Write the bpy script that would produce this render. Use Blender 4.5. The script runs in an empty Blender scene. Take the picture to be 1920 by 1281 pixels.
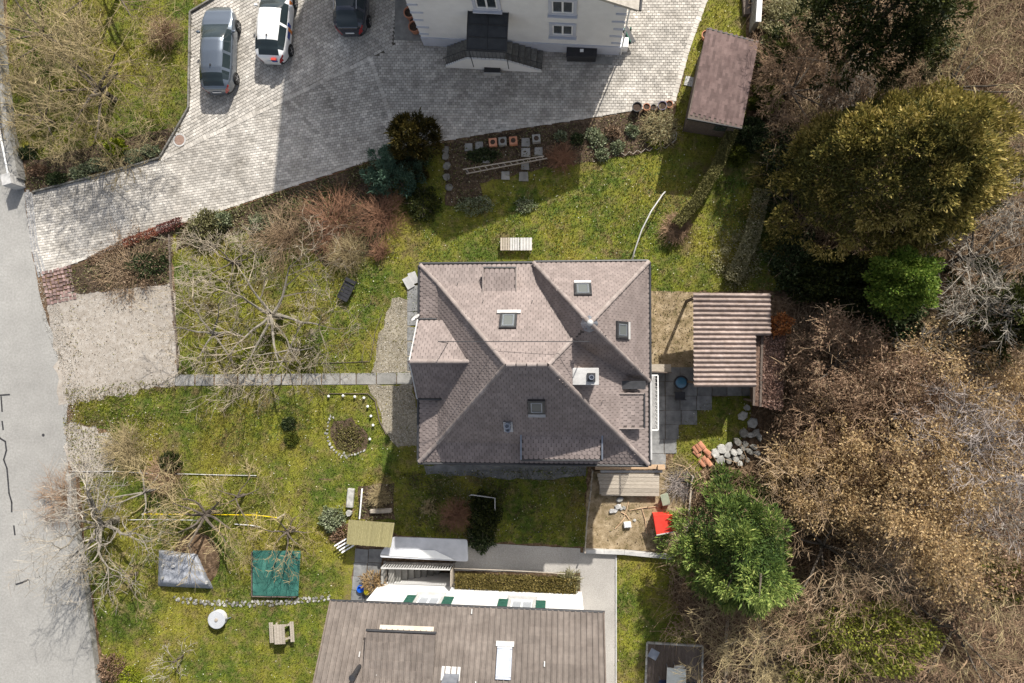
import bpy, math, random
import numpy as np
from mathutils import Vector, Matrix

# ------------------------------------------------------------------ camera, sky, sun
scn = bpy.context.scene
COL = scn.collection
H, F, CX, CY = 35.5, 1280.0, 960.0, 640.5
NADIR = (1050.0, 680.0)
CAM = Vector((0, 0, H))
_dn = Vector(((NADIR[0]-CX)/F, -(NADIR[1]-CY)/F, -1)).normalized()
ROT = _dn.rotation_difference(Vector((0, 0, -1))).to_matrix()
cam = bpy.data.cameras.new('camera'); cam.lens = 24.0; cam.sensor_width = 36.0; cam.clip_end = 5000
cam_o = bpy.data.objects.new('camera', cam); COL.objects.link(cam_o)
cam_o.matrix_world = Matrix.Translation(CAM) @ ROT.to_4x4()
scn.camera = cam_o

SUN_EL = math.radians(38.5)
SUN_H = Vector((0.38, 0.925, 0)).normalized()
to_sun = Vector((SUN_H.x*math.cos(SUN_EL), SUN_H.y*math.cos(SUN_EL), math.sin(SUN_EL)))
world = bpy.data.worlds.new('World'); scn.world = world; world.use_nodes = True
wn = world.node_tree; bg = wn.nodes['Background']
sky = wn.nodes.new('ShaderNodeTexSky'); sky.sky_type = 'NISHITA'; sky.sun_disc = False
sky.sun_elevation = SUN_EL; sky.sun_rotation = math.atan2(SUN_H.x, SUN_H.y)
sky.air_density = 1.0; sky.dust_density = 2.5; sky.ozone_density = 0.6
hsv = wn.nodes.new('ShaderNodeHueSaturation'); hsv.inputs['Saturation'].default_value = .55
wn.links.new(sky.outputs[0], hsv.inputs['Color']); wn.links.new(hsv.outputs[0], bg.inputs[0]); bg.inputs[1].default_value = 0.12
sun = bpy.data.lights.new('sun', 'SUN'); sun.energy = 5.0; sun.angle = math.radians(0.8); sun.color = (1.0, 0.955, 0.88)
sun_o = bpy.data.objects.new('sun', sun); COL.objects.link(sun_o); sun_o.location = (10, 20, 60)
sun_o.rotation_euler = to_sun.to_track_quat('Z', 'Y').to_euler()
vs = scn.view_settings; vs.view_transform = 'Standard'; vs.look = 'None'; vs.gamma = 1.0; vs.exposure = 0.52
vs.use_curve_mapping = False

# ------------------------------------------------------------------ geometry helpers
def ray(px, py):
    return (ROT @ Vector(((px-CX)/F, -(py-CY)/F, -1))).normalized()
def W(px, py, z=0.0):
    d = ray(px, py); t = (z-H)/d.z
    return CAM + d*t
def RP(px, py, p0, n):
    d = ray(px, py); t = (p0-CAM).dot(n)/d.dot(n)
    return CAM + d*t
def WL(pts, z=0.0): return [W(a, b, z) for a, b in pts]
S = 1/36.0            # metres per photo pixel on the ground

def tag(o, label=None, cat=None, group=None, kind=None):
    if label: o['label'] = label
    if cat: o['category'] = cat
    if group: o['group'] = group
    if kind: o['kind'] = kind
    return o
def thing(name, label, cat, loc=(0, 0, 0), group=None, rz=0):
    o = bpy.data.objects.new(name, None); COL.objects.link(o); o.empty_display_size = 0.2
    o.location = loc; o.rotation_euler = (0, 0, rz)
    return tag(o, label, cat, group)
def origin(o):
    v = Vector((0, 0, 0))
    while o is not None:
        v += Vector(o.location); o = o.parent
    return v
def link(name, me, mat, parent=None):
    o = bpy.data.objects.new(name, me); COL.objects.link(o)
    if mat is not None and len(me.materials) == 0: me.materials.append(mat)
    o.parent = parent
    return o
def copy_tree(o, parent=None):
    c = o.copy(); COL.objects.link(c); c.parent = parent
    for ch in list(o.children): copy_tree(ch, c)
    return c

class MB:
    def __init__(s): s.v = []; s.f = []; s.a = []
    def add(s, vs, fs, a=None):
        o = len(s.v); s.v += [tuple(v) for v in vs]; s.f += [tuple(i+o for i in f) for f in fs]
        s.a += [0.5 if a is None else a]*len(fs); return s
    def box(s, c, d, rz=0.0, rx=0.0, ry=0.0):
        m = Matrix.Rotation(rz, 3, 'Z') @ Matrix.Rotation(ry, 3, 'Y') @ Matrix.Rotation(rx, 3, 'X')
        c = Vector(c); x, y, z = d[0]/2, d[1]/2, d[2]/2
        vs = [c + m @ Vector((i*x, j*y, k*z)) for i in (-1, 1) for j in (-1, 1) for k in (-1, 1)]
        return s.add(vs, [(0, 1, 3, 2), (4, 6, 7, 5), (0, 4, 5, 1), (2, 3, 7, 6), (0, 2, 6, 4), (1, 5, 7, 3)])
    def bar(s, p0, p1, w, h, up=Vector((0, 0, 1))):
        p0, p1 = Vector(p0), Vector(p1); d = (p1-p0).normalized()
        sx = d.cross(up)
        if sx.length < 1e-4: sx = Vector((1, 0, 0))
        sx.normalize(); u = sx.cross(d).normalized()
        vs = [p + sx*(i*w/2) + u*(j*h/2) for p in (p0, p1) for i, j in ((-1, -1), (1, -1), (1, 1), (-1, 1))]
        return s.add(vs, [(3, 2, 1, 0), (4, 5, 6, 7), (0, 1, 5, 4), (1, 2, 6, 5), (2, 3, 7, 6), (3, 0, 4, 7)])
    def prism(s, poly, z0, z1):
        n = len(poly)
        ar = sum(poly[i][0]*poly[(i+1) % n][1]-poly[(i+1) % n][0]*poly[i][1] for i in range(n))
        if ar < 0: poly = poly[::-1]
        vs = [(p[0], p[1], z0) for p in poly]+[(p[0], p[1], z1) for p in poly]
        fs = [tuple(range(n-1, -1, -1)), tuple(range(n, 2*n))]+[(i, (i+1) % n, n+(i+1) % n, n+i) for i in range(n)]
        return s.add(vs, fs)
    def slab(s, quad, th):           # thickened 3-D polygon, th below the surface
        q = [Vector(p) for p in quad]; n = (q[1]-q[0]).cross(q[2]-q[0]).normalized()
        if n.z < 0: q = q[::-1]; n = -n
        k = len(q); vs = q+[p-n*th for p in q]
        fs = [tuple(range(k)), tuple(range(2*k-1, k-1, -1))]+[(i, k+i, k+(i+1) % k, (i+1) % k) for i in range(k)]
        return s.add(vs, fs)
    def poly(s, pts, a=None): return s.add(pts, [tuple(range(len(pts)))], a)
    def tube(s, pts, rads, n=8, cap=True):
        pts = [Vector(p) for p in pts]
        if not hasattr(rads, '__len__'): rads = [rads]*len(pts)
        vs = []; ref = None
        for i, p in enumerate(pts):
            d = (pts[min(i+1, len(pts)-1)]-pts[max(i-1, 0)]).normalized()
            if ref is None: ref = d.orthogonal().normalized()
            x = (ref-d*ref.dot(d)).normalized(); y = d.cross(x); ref = x
            vs += [p+(x*math.cos(2*math.pi*k/n)+y*math.sin(2*math.pi*k/n))*rads[i] for k in range(n)]
        fs = [(i*n+k, i*n+(k+1) % n, (i+1)*n+(k+1) % n, (i+1)*n+k) for i in range(len(pts)-1) for k in range(n)]
        if cap: fs += [tuple(range(n-1, -1, -1)), tuple(range((len(pts)-1)*n, len(pts)*n))]
        return s.add(vs, fs)
    def lathe(s, c, prof, n=20, axis=None):
        c = Vector(c); m = Matrix.Identity(3) if axis is None else Vector((0, 0, 1)).rotation_difference(Vector(axis)).to_matrix()
        vs = [c + m @ Vector((r*math.cos(2*math.pi*k/n), r*math.sin(2*math.pi*k/n), z)) for r, z in prof for k in range(n)]
        fs = [(i*n+k, i*n+(k+1) % n, (i+1)*n+(k+1) % n, (i+1)*n+k) for i in range(len(prof)-1) for k in range(n)]
        fs += [tuple(range(n-1, -1, -1)), tuple(range((len(prof)-1)*n, len(prof)*n))]
        return s.add(vs, fs)
    def stone(s, c, d, rnd, rz=None, flat=0.75):
        # an irregular faceted stone: two jittered rings and caps
        n = rnd.randint(6, 8); rz = rnd.uniform(0, 6.28) if rz is None else rz
        cs, sn = math.cos(rz), math.sin(rz); vs = []
        js = [rnd.uniform(.82, 1.12) for _ in range(n)]
        for q, zz in ((.86, 0), (1.0, .45), (flat, 1.0)):
            for k in range(n):
                a = 2*math.pi*k/n; r = js[k]*q*rnd.uniform(.94, 1.06)
                x, y = r*math.cos(a)*d[0]/2, r*math.sin(a)*d[1]/2
                vs.append((c[0]+x*cs-y*sn, c[1]+x*sn+y*cs, c[2]+d[2]*zz*(1 if zz < 1 else rnd.uniform(.88, 1.08))))
        fs = [(i*n+k, i*n+(k+1) % n, (i+1)*n+(k+1) % n, (i+1)*n+k) for i in range(2) for k in range(n)]
        fs += [tuple(range(n-1, -1, -1)), tuple(range(2*n, 3*n))]
        return s.add(vs, fs)
    def build(s, name, mat, parent=None, smooth=False, bevel=0.0, attr=False, seg=1):
        o0 = origin(parent) if parent is not None else Vector((0, 0, 0))
        me = bpy.data.meshes.new(name)
        me.from_pydata([(x-o0.x, y-o0.y, z-o0.z) for x, y, z in s.v], [], s.f)
        if attr: me.attributes.new('v', 'FLOAT', 'FACE').data.foreach_set('value', s.a)
        if smooth: me.polygons.foreach_set('use_smooth', [True]*len(me.polygons))
        me.update()
        o = link(name, me, mat, parent)
        if bevel > 0:
            b = o.modifiers.new('bevel', 'BEVEL'); b.width = bevel; b.segments = seg; b.limit_method = 'ANGLE'
        return o
    def solo(s, name, mat, label, cat, group=None, **k):
        # a thing that is one mesh: origin moved to its base
        lo = [min(v[i] for v in s.v) for i in range(3)]; hi = [max(v[i] for v in s.v) for i in range(3)]
        c = ((lo[0]+hi[0])/2, (lo[1]+hi[1])/2, lo[2])
        s.v = [(x-c[0], y-c[1], z-c[2]) for x, y, z in s.v]
        o = s.build(name, mat, None, **k); o.location = c
        return tag(o, label, cat, group)

def npmesh(name, V, k, mat, parent=None, attr=None, smooth=False):
    V = np.asarray(V, dtype=np.float32).reshape(-1, 3)
    if parent is not None: V = V - np.array(origin(parent), dtype=np.float32)
    n = len(V)//k
    me = bpy.data.meshes.new(name)
    me.vertices.add(n*k); me.vertices.foreach_set('co', V.ravel())
    me.loops.add(n*k); me.loops.foreach_set('vertex_index', np.arange(n*k, dtype=np.int32))
    me.polygons.add(n); me.polygons.foreach_set('loop_start', np.arange(0, n*k, k, dtype=np.int32))
    me.polygons.foreach_set('loop_total', np.full(n, k, dtype=np.int32))
    if attr is not None: me.attributes.new('v', 'FLOAT', 'FACE').data.foreach_set('value', np.asarray(attr, dtype=np.float32))
    if smooth: me.polygons.foreach_set('use_smooth', np.ones(n, dtype=bool))
    me.update(calc_edges=True)
    return link(name, me, mat, parent)

def segmesh(name, segs, n, mat, parent=None):
    # tapered n-sided prisms for branches, vectorised
    A = np.array([[*p, *q, a, b] for p, q, a, b in segs], dtype=np.float64)
    p0, p1, r0, r1 = A[:, 0:3], A[:, 3:6], A[:, 6], A[:, 7]
    d = p1-p0; d /= np.linalg.norm(d, axis=1, keepdims=True)+1e-9
    ref = np.where(np.abs(d[:, 2:3]) < .9, np.array([[0, 0, 1.]]), np.array([[1., 0, 0]]))
    x = np.cross(d, ref); x /= np.linalg.norm(x, axis=1, keepdims=True); y = np.cross(d, x)
    quads = []
    cs = [(math.cos(2*math.pi*k/n), math.sin(2*math.pi*k/n)) for k in range(n+1)]
    for k in range(n):
        o0 = x*cs[k][0]+y*cs[k][1]; o1 = x*cs[k+1][0]+y*cs[k+1][1]
        quads.append(np.stack([p0+o0*r0[:, None], p0+o1*r0[:, None], p1+o1*r1[:, None], p1+o0*r1[:, None]], axis=1))
    V = np.concatenate(quads, axis=0)
    return npmesh(name, V, 4, mat, parent)

def leafquads(C, D, L, Wd, rng, tilt=None):
    # one rhombic leaf per centre: C base, D direction, L length, Wd width
    n = len(C); D = D/(np.linalg.norm(D, axis=1, keepdims=True)+1e-9)
    r = rng.normal(size=(n, 3)); sd = np.cross(D, r); sd /= np.linalg.norm(sd, axis=1, keepdims=True)+1e-9
    L = np.broadcast_to(np.asarray(L, dtype=float), (n,))[:, None]; Wd = np.broadcast_to(np.asarray(Wd, dtype=float), (n,))[:, None]
    return np.stack([C, C+D*L*.5+sd*Wd*.5, C+D*L, C+D*L*.45-sd*Wd*.5], axis=1)

def pip(poly, X, Y):
    inside = np.zeros(X.shape, dtype=bool); n = len(poly); j = n-1
    for i in range(n):
        xi, yi, xj, yj = poly[i][0], poly[i][1], poly[j][0], poly[j][1]
        c = ((yi > Y) != (yj > Y)) & (X < (xj-xi)*(Y-yi)/(yj-yi+1e-12)+xi)
        inside ^= c; j = i
    return inside
def inpoly(poly, x, y):
    ins = False; n = len(poly); j = n-1
    for i in range(n):
        if (poly[i][1] > y) != (poly[j][1] > y) and x < (poly[j][0]-poly[i][0])*(y-poly[i][1])/(poly[j][1]-poly[i][1]+1e-12)+poly[i][0]: ins = not ins
        j = i
    return ins
def rough_edge(poly, step=0.35, amp=0.06, seed=1):
    rnd = random.Random(seed); out = []; n = len(poly)
    for i in range(n):
        a, b = Vector(poly[i][:2]), Vector(poly[(i+1) % n][:2]); d = b-a; L = d.length
        if L < 1e-6: continue
        if L > 60: out.append((a.x, a.y)); continue
        k = max(1, int(L/step)); nn = Vector((-d.y, d.x))/L
        for q in range(k):
            p = a+d*(q/k)+nn*(rnd.uniform(-amp, amp) if q else 0)
            out.append((p.x, p.y))
    return out
def sheet(name, pts, z, mat, kind='structure', rough=0.0, seed=1, world=False):
    poly = [(p[0], p[1]) for p in (pts if world else WL(pts))]
    if rough > 0: poly = rough_edge(poly, amp=rough, seed=seed)
    o = MB().poly([(x, y, z) for x, y in poly]).build(name, mat)
    if o.data.polygons[0].normal.z < 0: o.data.flip_normals()
    if kind: o['kind'] = kind
    return o

# ------------------------------------------------------------------ materials
def hexl(h):
    h = h.lstrip('#'); c = [int(h[i:i+2], 16)/255 for i in (0, 2, 4)]
    return tuple(x/12.92 if x <= .04045 else ((x+.055)/1.055)**2.4 for x in c)
MATS = {}
def pmat(name, stops, scale=2.0, detail=6, rough=.9, bump=.3, bscale=30.0, big=None, attr=0.0, attr_ramp=False,
         obj=0.0, transl=0.0, spec=.25, metal=0.0, coat=0.0, distort=0.0, stretch=None, mid=None, nr=.62, bdist=.02):
    if name in MATS: return MATS[name]
    m = bpy.data.materials.new(name); m.use_nodes = True; nt = m.node_tree; N = nt.nodes; Lk = nt.links
    b = N['Principled BSDF']; b.inputs['Roughness'].default_value = rough; b.inputs['Metallic'].default_value = metal
    b.inputs['Specular IOR Level'].default_value = spec; b.inputs['Coat Weight'].default_value = coat
    if coat: b.inputs['Coat Roughness'].default_value = .04
    geo = N.new('ShaderNodeNewGeometry'); pos = geo.outputs['Position']
    if stretch:
        mp = N.new('ShaderNodeMapping'); Lk.new(pos, mp.inputs[0]); mp.inputs['Scale'].default_value = stretch; pos = mp.outputs[0]
    ramp = N.new('ShaderNodeValToRGB'); cr = ramp.color_ramp
    if isinstance(stops[0], (int, float)): stops = [(0.35, stops), (0.65, stops)]
    while len(cr.elements) < len(stops): cr.elements.new(.5)
    for e, (p, c) in zip(cr.elements, stops): e.position = p; e.color = (*c, 1)
    if attr_ramp:
        at = N.new('ShaderNodeAttribute'); at.attribute_name = 'v'; Lk.new(at.outputs['Fac'], ramp.inputs[0])
    else:
        no = N.new('ShaderNodeTexNoise'); no.inputs['Scale'].default_value = scale; no.inputs['Detail'].default_value = detail
        no.inputs['Roughness'].default_value = nr; no.inputs['Distortion'].default_value = distort
        Lk.new(pos, no.inputs['Vector']); Lk.new(no.outputs['Fac'], ramp.inputs[0])
    colr = ramp.outputs[0]
    def mulval(colr, fac_socket, amt):
        mr = N.new('ShaderNodeMapRange'); mr.inputs['To Min'].default_value = 1-amt; mr.inputs['To Max'].default_value = 1+amt
        Lk.new(fac_socket, mr.inputs[0])
        hs = N.new('ShaderNodeHueSaturation'); Lk.new(mr.outputs[0], hs.inputs['Value']); Lk.new(colr, hs.inputs['Color'])
        return hs.outputs[0]
    for q in (big, mid):
        if q:
            n2 = N.new('ShaderNodeTexNoise'); n2.inputs['Scale'].default_value = q[0]; n2.inputs['Detail'].default_value = 4
            Lk.new(geo.outputs['Position'], n2.inputs['Vector'])
            mr = N.new('ShaderNodeMapRange'); mr.inputs['From Min'].default_value = .3; mr.inputs['From Max'].default_value = .7
            Lk.new(n2.outputs['Fac'], mr.inputs[0]); colr = mulval(colr, mr.outputs[0], q[1])
    if attr:
        at2 = N.new('ShaderNodeAttribute'); at2.attribute_name = 'v'; colr = mulval(colr, at2.outputs['Fac'], attr)
    if obj:
        oi = N.new('ShaderNodeObjectInfo'); colr = mulval(colr, oi.outputs['Random'], obj)
    Lk.new(colr, b.inputs['Base Color'])
    if bump:
        n3 = N.new('ShaderNodeTexNoise'); n3.inputs['Scale'].default_value = bscale; n3.inputs['Detail'].default_value = 5
        Lk.new(pos, n3.inputs['Vector'])
        bp = N.new('ShaderNodeBump'); bp.inputs['Strength'].default_value = bump; bp.inputs['Distance'].default_value = bdist
        Lk.new(n3.outputs['Fac'], bp.inputs['Height']); Lk.new(bp.outputs[0], b.inputs['Normal'])
    if transl:
        tr = N.new('ShaderNodeBsdfTranslucent'); Lk.new(colr, tr.inputs[0])
        mx = N.new('ShaderNodeMixShader'); mx.inputs[0].default_value = transl
        Lk.new(b.outputs[0], mx.inputs[1]); Lk.new(tr.outputs[0], mx.inputs[2]); Lk.new(mx.outputs[0], N['Material Output'].inputs[0])
    MATS[name] = m
    return m
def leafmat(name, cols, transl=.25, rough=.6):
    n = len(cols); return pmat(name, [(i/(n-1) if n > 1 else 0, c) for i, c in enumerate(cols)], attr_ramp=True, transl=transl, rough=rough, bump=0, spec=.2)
def lawn_mat(name, blade=False, cool=0.0):
    if name in MATS: return MATS[name]
    m = bpy.data.materials.new(name); m.use_nodes = True; nt = m.node_tree; N = nt.nodes; Lk = nt.links
    b = N['Principled BSDF']; b.inputs['Roughness'].default_value = .85; b.inputs['Specular IOR Level'].default_value = .15
    geo = N.new('ShaderNodeNewGeometry')
    def noise(sc, det, lo, hi):
        n = N.new('ShaderNodeTexNoise'); n.inputs['Scale'].default_value = sc; n.inputs['Detail'].default_value = det; n.inputs['Roughness'].default_value = .65
        Lk.new(geo.outputs['Position'], n.inputs['Vector'])
        r = N.new('ShaderNodeMapRange'); r.inputs['From Min'].default_value = lo; r.inputs['From Max'].default_value = hi
        Lk.new(n.outputs['Fac'], r.inputs[0]); return r.outputs[0]
    def mix(f, a, bb):
        x = N.new('ShaderNodeMix'); x.data_type = 'RGBA'; Lk.new(f, x.inputs[0])
        for s, i in ((a, 6), (bb, 7)):
            if isinstance(s, tuple): x.inputs[i].default_value = (*s, 1)
            else: Lk.new(s, x.inputs[i])
        return x.outputs[2]
    green, olive, lime, tan = (.075, .115, .014), (.215, .195, .030), (.245, .250, .028), (.26, .20, .09)
    c = mix(noise(.26, 5, .42, .60), green, olive)
    c = mix(noise(.75, 4, .48, .72), c, lime)
    c = mix(noise(2.2, 7, .50, .76), c, tan); c = mix(noise(.55, 7, .54, .68), c, (.165, .125, .055)); c = mix(noise(5.5, 5, .56, .78), c, (.05, .075, .014))
    if not blade: c = mix(noise(14, 4, .44, .80), c, (.07, .055, .025))
    if blade:
        at = N.new('ShaderNodeAttribute'); at.attribute_name = 'v'
        mr = N.new('ShaderNodeMapRange'); mr.inputs['To Min'].default_value = .35; mr.inputs['To Max'].default_value = 1.6; Lk.new(at.outputs['Fac'], mr.inputs[0])
        hs = N.new('ShaderNodeHueSaturation'); Lk.new(mr.outputs[0], hs.inputs['Value']); Lk.new(c, hs.inputs['Color']); c = hs.outputs[0]
        tr = N.new('ShaderNodeBsdfTranslucent'); Lk.new(c, tr.inputs[0]); mx = N.new('ShaderNodeMixShader'); mx.inputs[0].default_value = .3
        Lk.new(b.outputs[0], mx.inputs[1]); Lk.new(tr.outputs[0], mx.inputs[2]); Lk.new(mx.outputs[0], N['Material Output'].inputs[0])
    Lk.new(c, b.inputs['Base Color'])
    if not blade:
        n3 = N.new('ShaderNodeTexNoise'); n3.inputs['Scale'].default_value = 18; n3.inputs['Detail'].default_value = 6
        Lk.new(geo.outputs['Position'], n3.inputs['Vector'])
        bp = N.new('ShaderNodeBump'); bp.inputs['Strength'].default_value = .7; bp.inputs['Distance'].default_value = .06
        Lk.new(n3.outputs['Fac'], bp.inputs['Height']); Lk.new(bp.outputs[0], b.inputs['Normal'])
    MATS[name] = m
    return m

M_lawn = lawn_mat('lawn'); M_blade = lawn_mat('grass_blades', True)
M_litter = pmat('leaf_litter', [(.30, (.045, .028, .016)), (.48, (.11, .070, .040)), (.62, (.20, .135, .085)), (.78, (.30, .22, .15))], scale=5, detail=9, bump=.8, bscale=14, big=(.35, .35), bdist=.06)
M_road = pmat('road_asphalt', [(.3, (.23, .222, .205)), (.7, (.315, .306, .288))], scale=9, detail=10, bump=.3, bscale=60, big=(.07, .16), mid=(1.1, .07), rough=.85)
M_seal = pmat('crack_seal', [(.3, (.02, .02, .022)), (.7, (.045, .045, .048))], scale=8, bump=.2, rough=.7)
M_paver = pmat('pavers', [(.25, (.29, .266, .232)), (.5, (.415, .387, .347)), (.75, (.51, .48, .434))], scale=.9, detail=5, attr=.30, bump=.35, bscale=60, big=(.30, .24), mid=(2.2, .14), rough=.85)
M_joint = pmat('paver_joints', [(.3, (.06, .054, .042)), (.7, (.13, .115, .095))], scale=3, bump=.3)
M_gravelpad = pmat('fine_gravel', [(.28, (.20, .165, .13)), (.5, (.315, .28, .24)), (.72, (.45, .42, .38))], scale=3.2, detail=14, bump=.5, bscale=90, big=(.35, .13), nr=.8)
M_gravel = pmat('grey_gravel', [(.3, (.10, .085, .055)), (.5, (.235, .205, .155)), (.7, (.40, .365, .30))], scale=11, detail=6, bump=.8, bscale=40, big=(.8, .2), nr=.75)
M_walk = pmat('washed_concrete', [(.3, (.24, .225, .205)), (.5, (.34, .32, .295)), (.7, (.45, .43, .40))], scale=26, detail=5, bump=.5, bscale=60, big=(.6, .12), nr=.75)
M_conc = pmat('concrete', [(.3, (.19, .185, .17)), (.7, (.30, .29, .27))], scale=3, detail=9, bump=.3, bscale=40, obj=.16, big=(.7, .15))
M_patio = pmat('patio_slabs', [(.3, (.13, .13, .13)), (.7, (.24, .24, .235))], scale=3, detail=9, bump=.3, bscale=40, obj=.22, big=(.7, .2))
M_palecon = pmat('pale_concrete', [(.3, (.36, .355, .345)), (.7, (.50, .49, .475))], scale=3, detail=8, bump=.25, bscale=40, big=(1, .12))
M_soil = pmat('bed_soil', [(.3, (.032, .021, .013)), (.5, (.075, .050, .032)), (.7, (.15, .11, .075))], scale=6, detail=9, bump=.9, bscale=18, big=(.6, .25), bdist=.06)
M_dry = pmat('dry_soil', [(.28, (.12, .10, .045)), (.45, (.22, .165, .095)), (.62, (.34, .265, .17)), (.8, (.42, .34, .24))], scale=2.6, detail=9, bump=.7, bscale=16, big=(.5, .2), bdist=.05)
M_stone = pmat('stone', [(.3, (.22, .215, .20)), (.7, (.44, .43, .40))], scale=5, detail=8, bump=.5, bscale=25, obj=.22)
M_darkstone = pmat('weathered_stone', [(.3, (.10, .095, .085)), (.7, (.24, .23, .205))], scale=6, detail=8, bump=.5, bscale=25, obj=.22)
M_tile = pmat('roof_tiles', [(.3, (.176, .142, .130)), (.7, (.236, .194, .179))], scale=1.6, detail=6, attr=.15, bump=.25, bscale=60, rough=.72, big=(.35, .10), mid=(7, .08), spec=.35)
M_ridge = pmat('ridge_tiles', [(.3, (.20, .165, .15)), (.7, (.275, .235, .215))], scale=3, detail=6, obj=.15, bump=.2, rough=.75)
M_btile = pmat('pan_tiles', [(.3, (.120, .100, .087)), (.7, (.162, .138, .121))], scale=1.6, detail=8, obj=.10, attr=.10, bump=.25, bscale=50, rough=.8, big=(.4, .12), mid=(6, .10))
M_render = pmat('white_render', [(.3, (.69, .685, .67)), (.7, (.77, .765, .75))], scale=1.5, detail=7, bump=.12, bscale=90, big=(.35, .05))
M_cream = pmat('cream_render', [(.3, (.42, .37, .30)), (.7, (.52, .46, .385))], scale=2, detail=7, bump=.15, bscale=80)
M_greyblue = pmat('grey_render', [(.3, (.44, .46, .52)), (.7, (.52, .54, .60))], scale=2, detail=6, bump=.1, bscale=80)
M_gutter = pmat('dark_metal', [(.3, (.022, .022, .024)), (.7, (.04, .04, .043))], scale=5, bump=.05, rough=.45, spec=.5)
M_lead = pmat('grey_metal', [(.3, (.20, .22, .26)), (.7, (.30, .32, .36))], scale=4, bump=.1, rough=.4, metal=.5)
M_white = pmat('white_paint', [(.3, (.72, .72, .71)), (.7, (.80, .80, .79))], scale=4, bump=.08, rough=.5)
M_skyglass = pmat('roof_glass', (.12, .13, .125), bump=0, rough=.1, spec=.5)
M_glass = pmat('window_glass', (.035, .045, .05), bump=0, rough=.06, spec=.9, coat=.6)
M_paleglass = pmat('blind_glass', (.36, .38, .41), bump=0, rough=.2, spec=.4)
M_wood = pmat('weathered_wood', [(.3, (.26, .225, .18)), (.7, (.42, .37, .31))], scale=6, stretch=(1, 6, 1), detail=7, obj=.15, bump=.3, bscale=30)
M_wooddark = pmat('dark_wood', [(.3, (.085, .066, .055)), (.7, (.155, .125, .105))], scale=5, stretch=(6, 1, 1), detail=7, obj=.2, bump=.3, bscale=30)
M_woodwarm = pmat('raw_planks', [(.3, (.40, .26, .15)), (.7, (.58, .42, .28))], scale=5, stretch=(1, 6, 1), detail=6, obj=.15, bump=.2)
M_terra = pmat('terracotta', [(.3, (.36, .15, .085)), (.7, (.50, .24, .15))], scale=5, detail=6, bump=.2, obj=.15)
M_potsoil = pmat('pot_soil', [(.3, (.03, .02, .015)), (.7, (.075, .05, .035))], scale=15, bump=.6)
M_blackpl = pmat('black_plastic', [(.3, (.014, .014, .017)), (.7, (.03, .03, .034))], scale=5, bump=.1, rough=.5, spec=.4)
M_tyre = pmat('tyre_rubber', (.018, .018, .018), bump=.1, rough=.8)
M_alloy = pmat('alloy', (.48, .48, .50), bump=0, rough=.3, metal=.8)
M_bark = pmat('bark', [(.3, (.055, .045, .036)), (.7, (.15, .125, .10))], scale=6, stretch=(1, 1, .3), detail=8, bump=.7, bscale=18)
M_palebark = pmat('lichen_bark', [(.3, (.12, .105, .082)), (.7, (.27, .245, .205))], scale=5, detail=8, bump=.5, bscale=20)

# ------------------------------------------------------------------ ground and surfaces
pit_a, pit_b = W(724, 1057), W(849, 1099)
PX0, PX1, PY1, PY0 = pit_a.x, pit_b.x, pit_a.y, pit_b.y
g = MB(); B = 1500
for (x0, x1, y0, y1) in ((-B, PX0, -B, B), (PX1, B, -B, B), (PX0, PX1, PY1, B), (PX0, PX1, -B, PY0)):
    g.poly([(x0, y0, 0), (x1, y0, 0), (x1, y1, 0), (x0, y1, 0)])
tag(g.build('ground', M_litter), kind='structure')

ROAD = [(-9000, -1500), (-10, -1500), (-4, -100), (0, 60), (20, 250), (45, 355), (58, 460), (72, 540), (88, 600), (112, 650), (128, 720), (124, 800), (128, 880), (140, 960), (158, 1060), (185, 1281), (205, 1700), (230, 3000), (-9000, 3000)]
sheet('road', ROAD, .008, M_road, rough=.05, seed=3)
# crack sealing on the road
def sealline(pts):
    mb = MB(); q = WL(pts, .012)
    for a, b in zip(q, q[1:]):
        d = (b-a).normalized(); n = Vector((-d.y, d.x, 0))*.045
        mb.poly([a-n-d*.02, b-n+d*.02, b+n+d*.02, a+n-d*.02])
    return mb.build('crack_seal', M_seal, bpy.data.objects['road'])
for i, pts in enumerate(([(-30, 752), (-8, 742), (18, 740)], [(2, 744), (4, 772)], [(4, 790), (6, 806)], [(-4, 812), (0, 822), (10, 828), (12, 845), (7, 862), (13, 878), (15, 900), (17, 925), (22, 942), (22, 960)], [(26, 986), (28, 1003)], [(30, 1096), (43, 1092), (53, 1087)])):
    o = sealline(pts); o.location.z = .001*i
mb = MB(); mb.lathe(W(81, 816, .0125), [(.08, 0), (.085, .003), (.05, .004)], 10); mb.build('drain_spot', M_seal, bpy.data.objects['road'])

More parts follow.
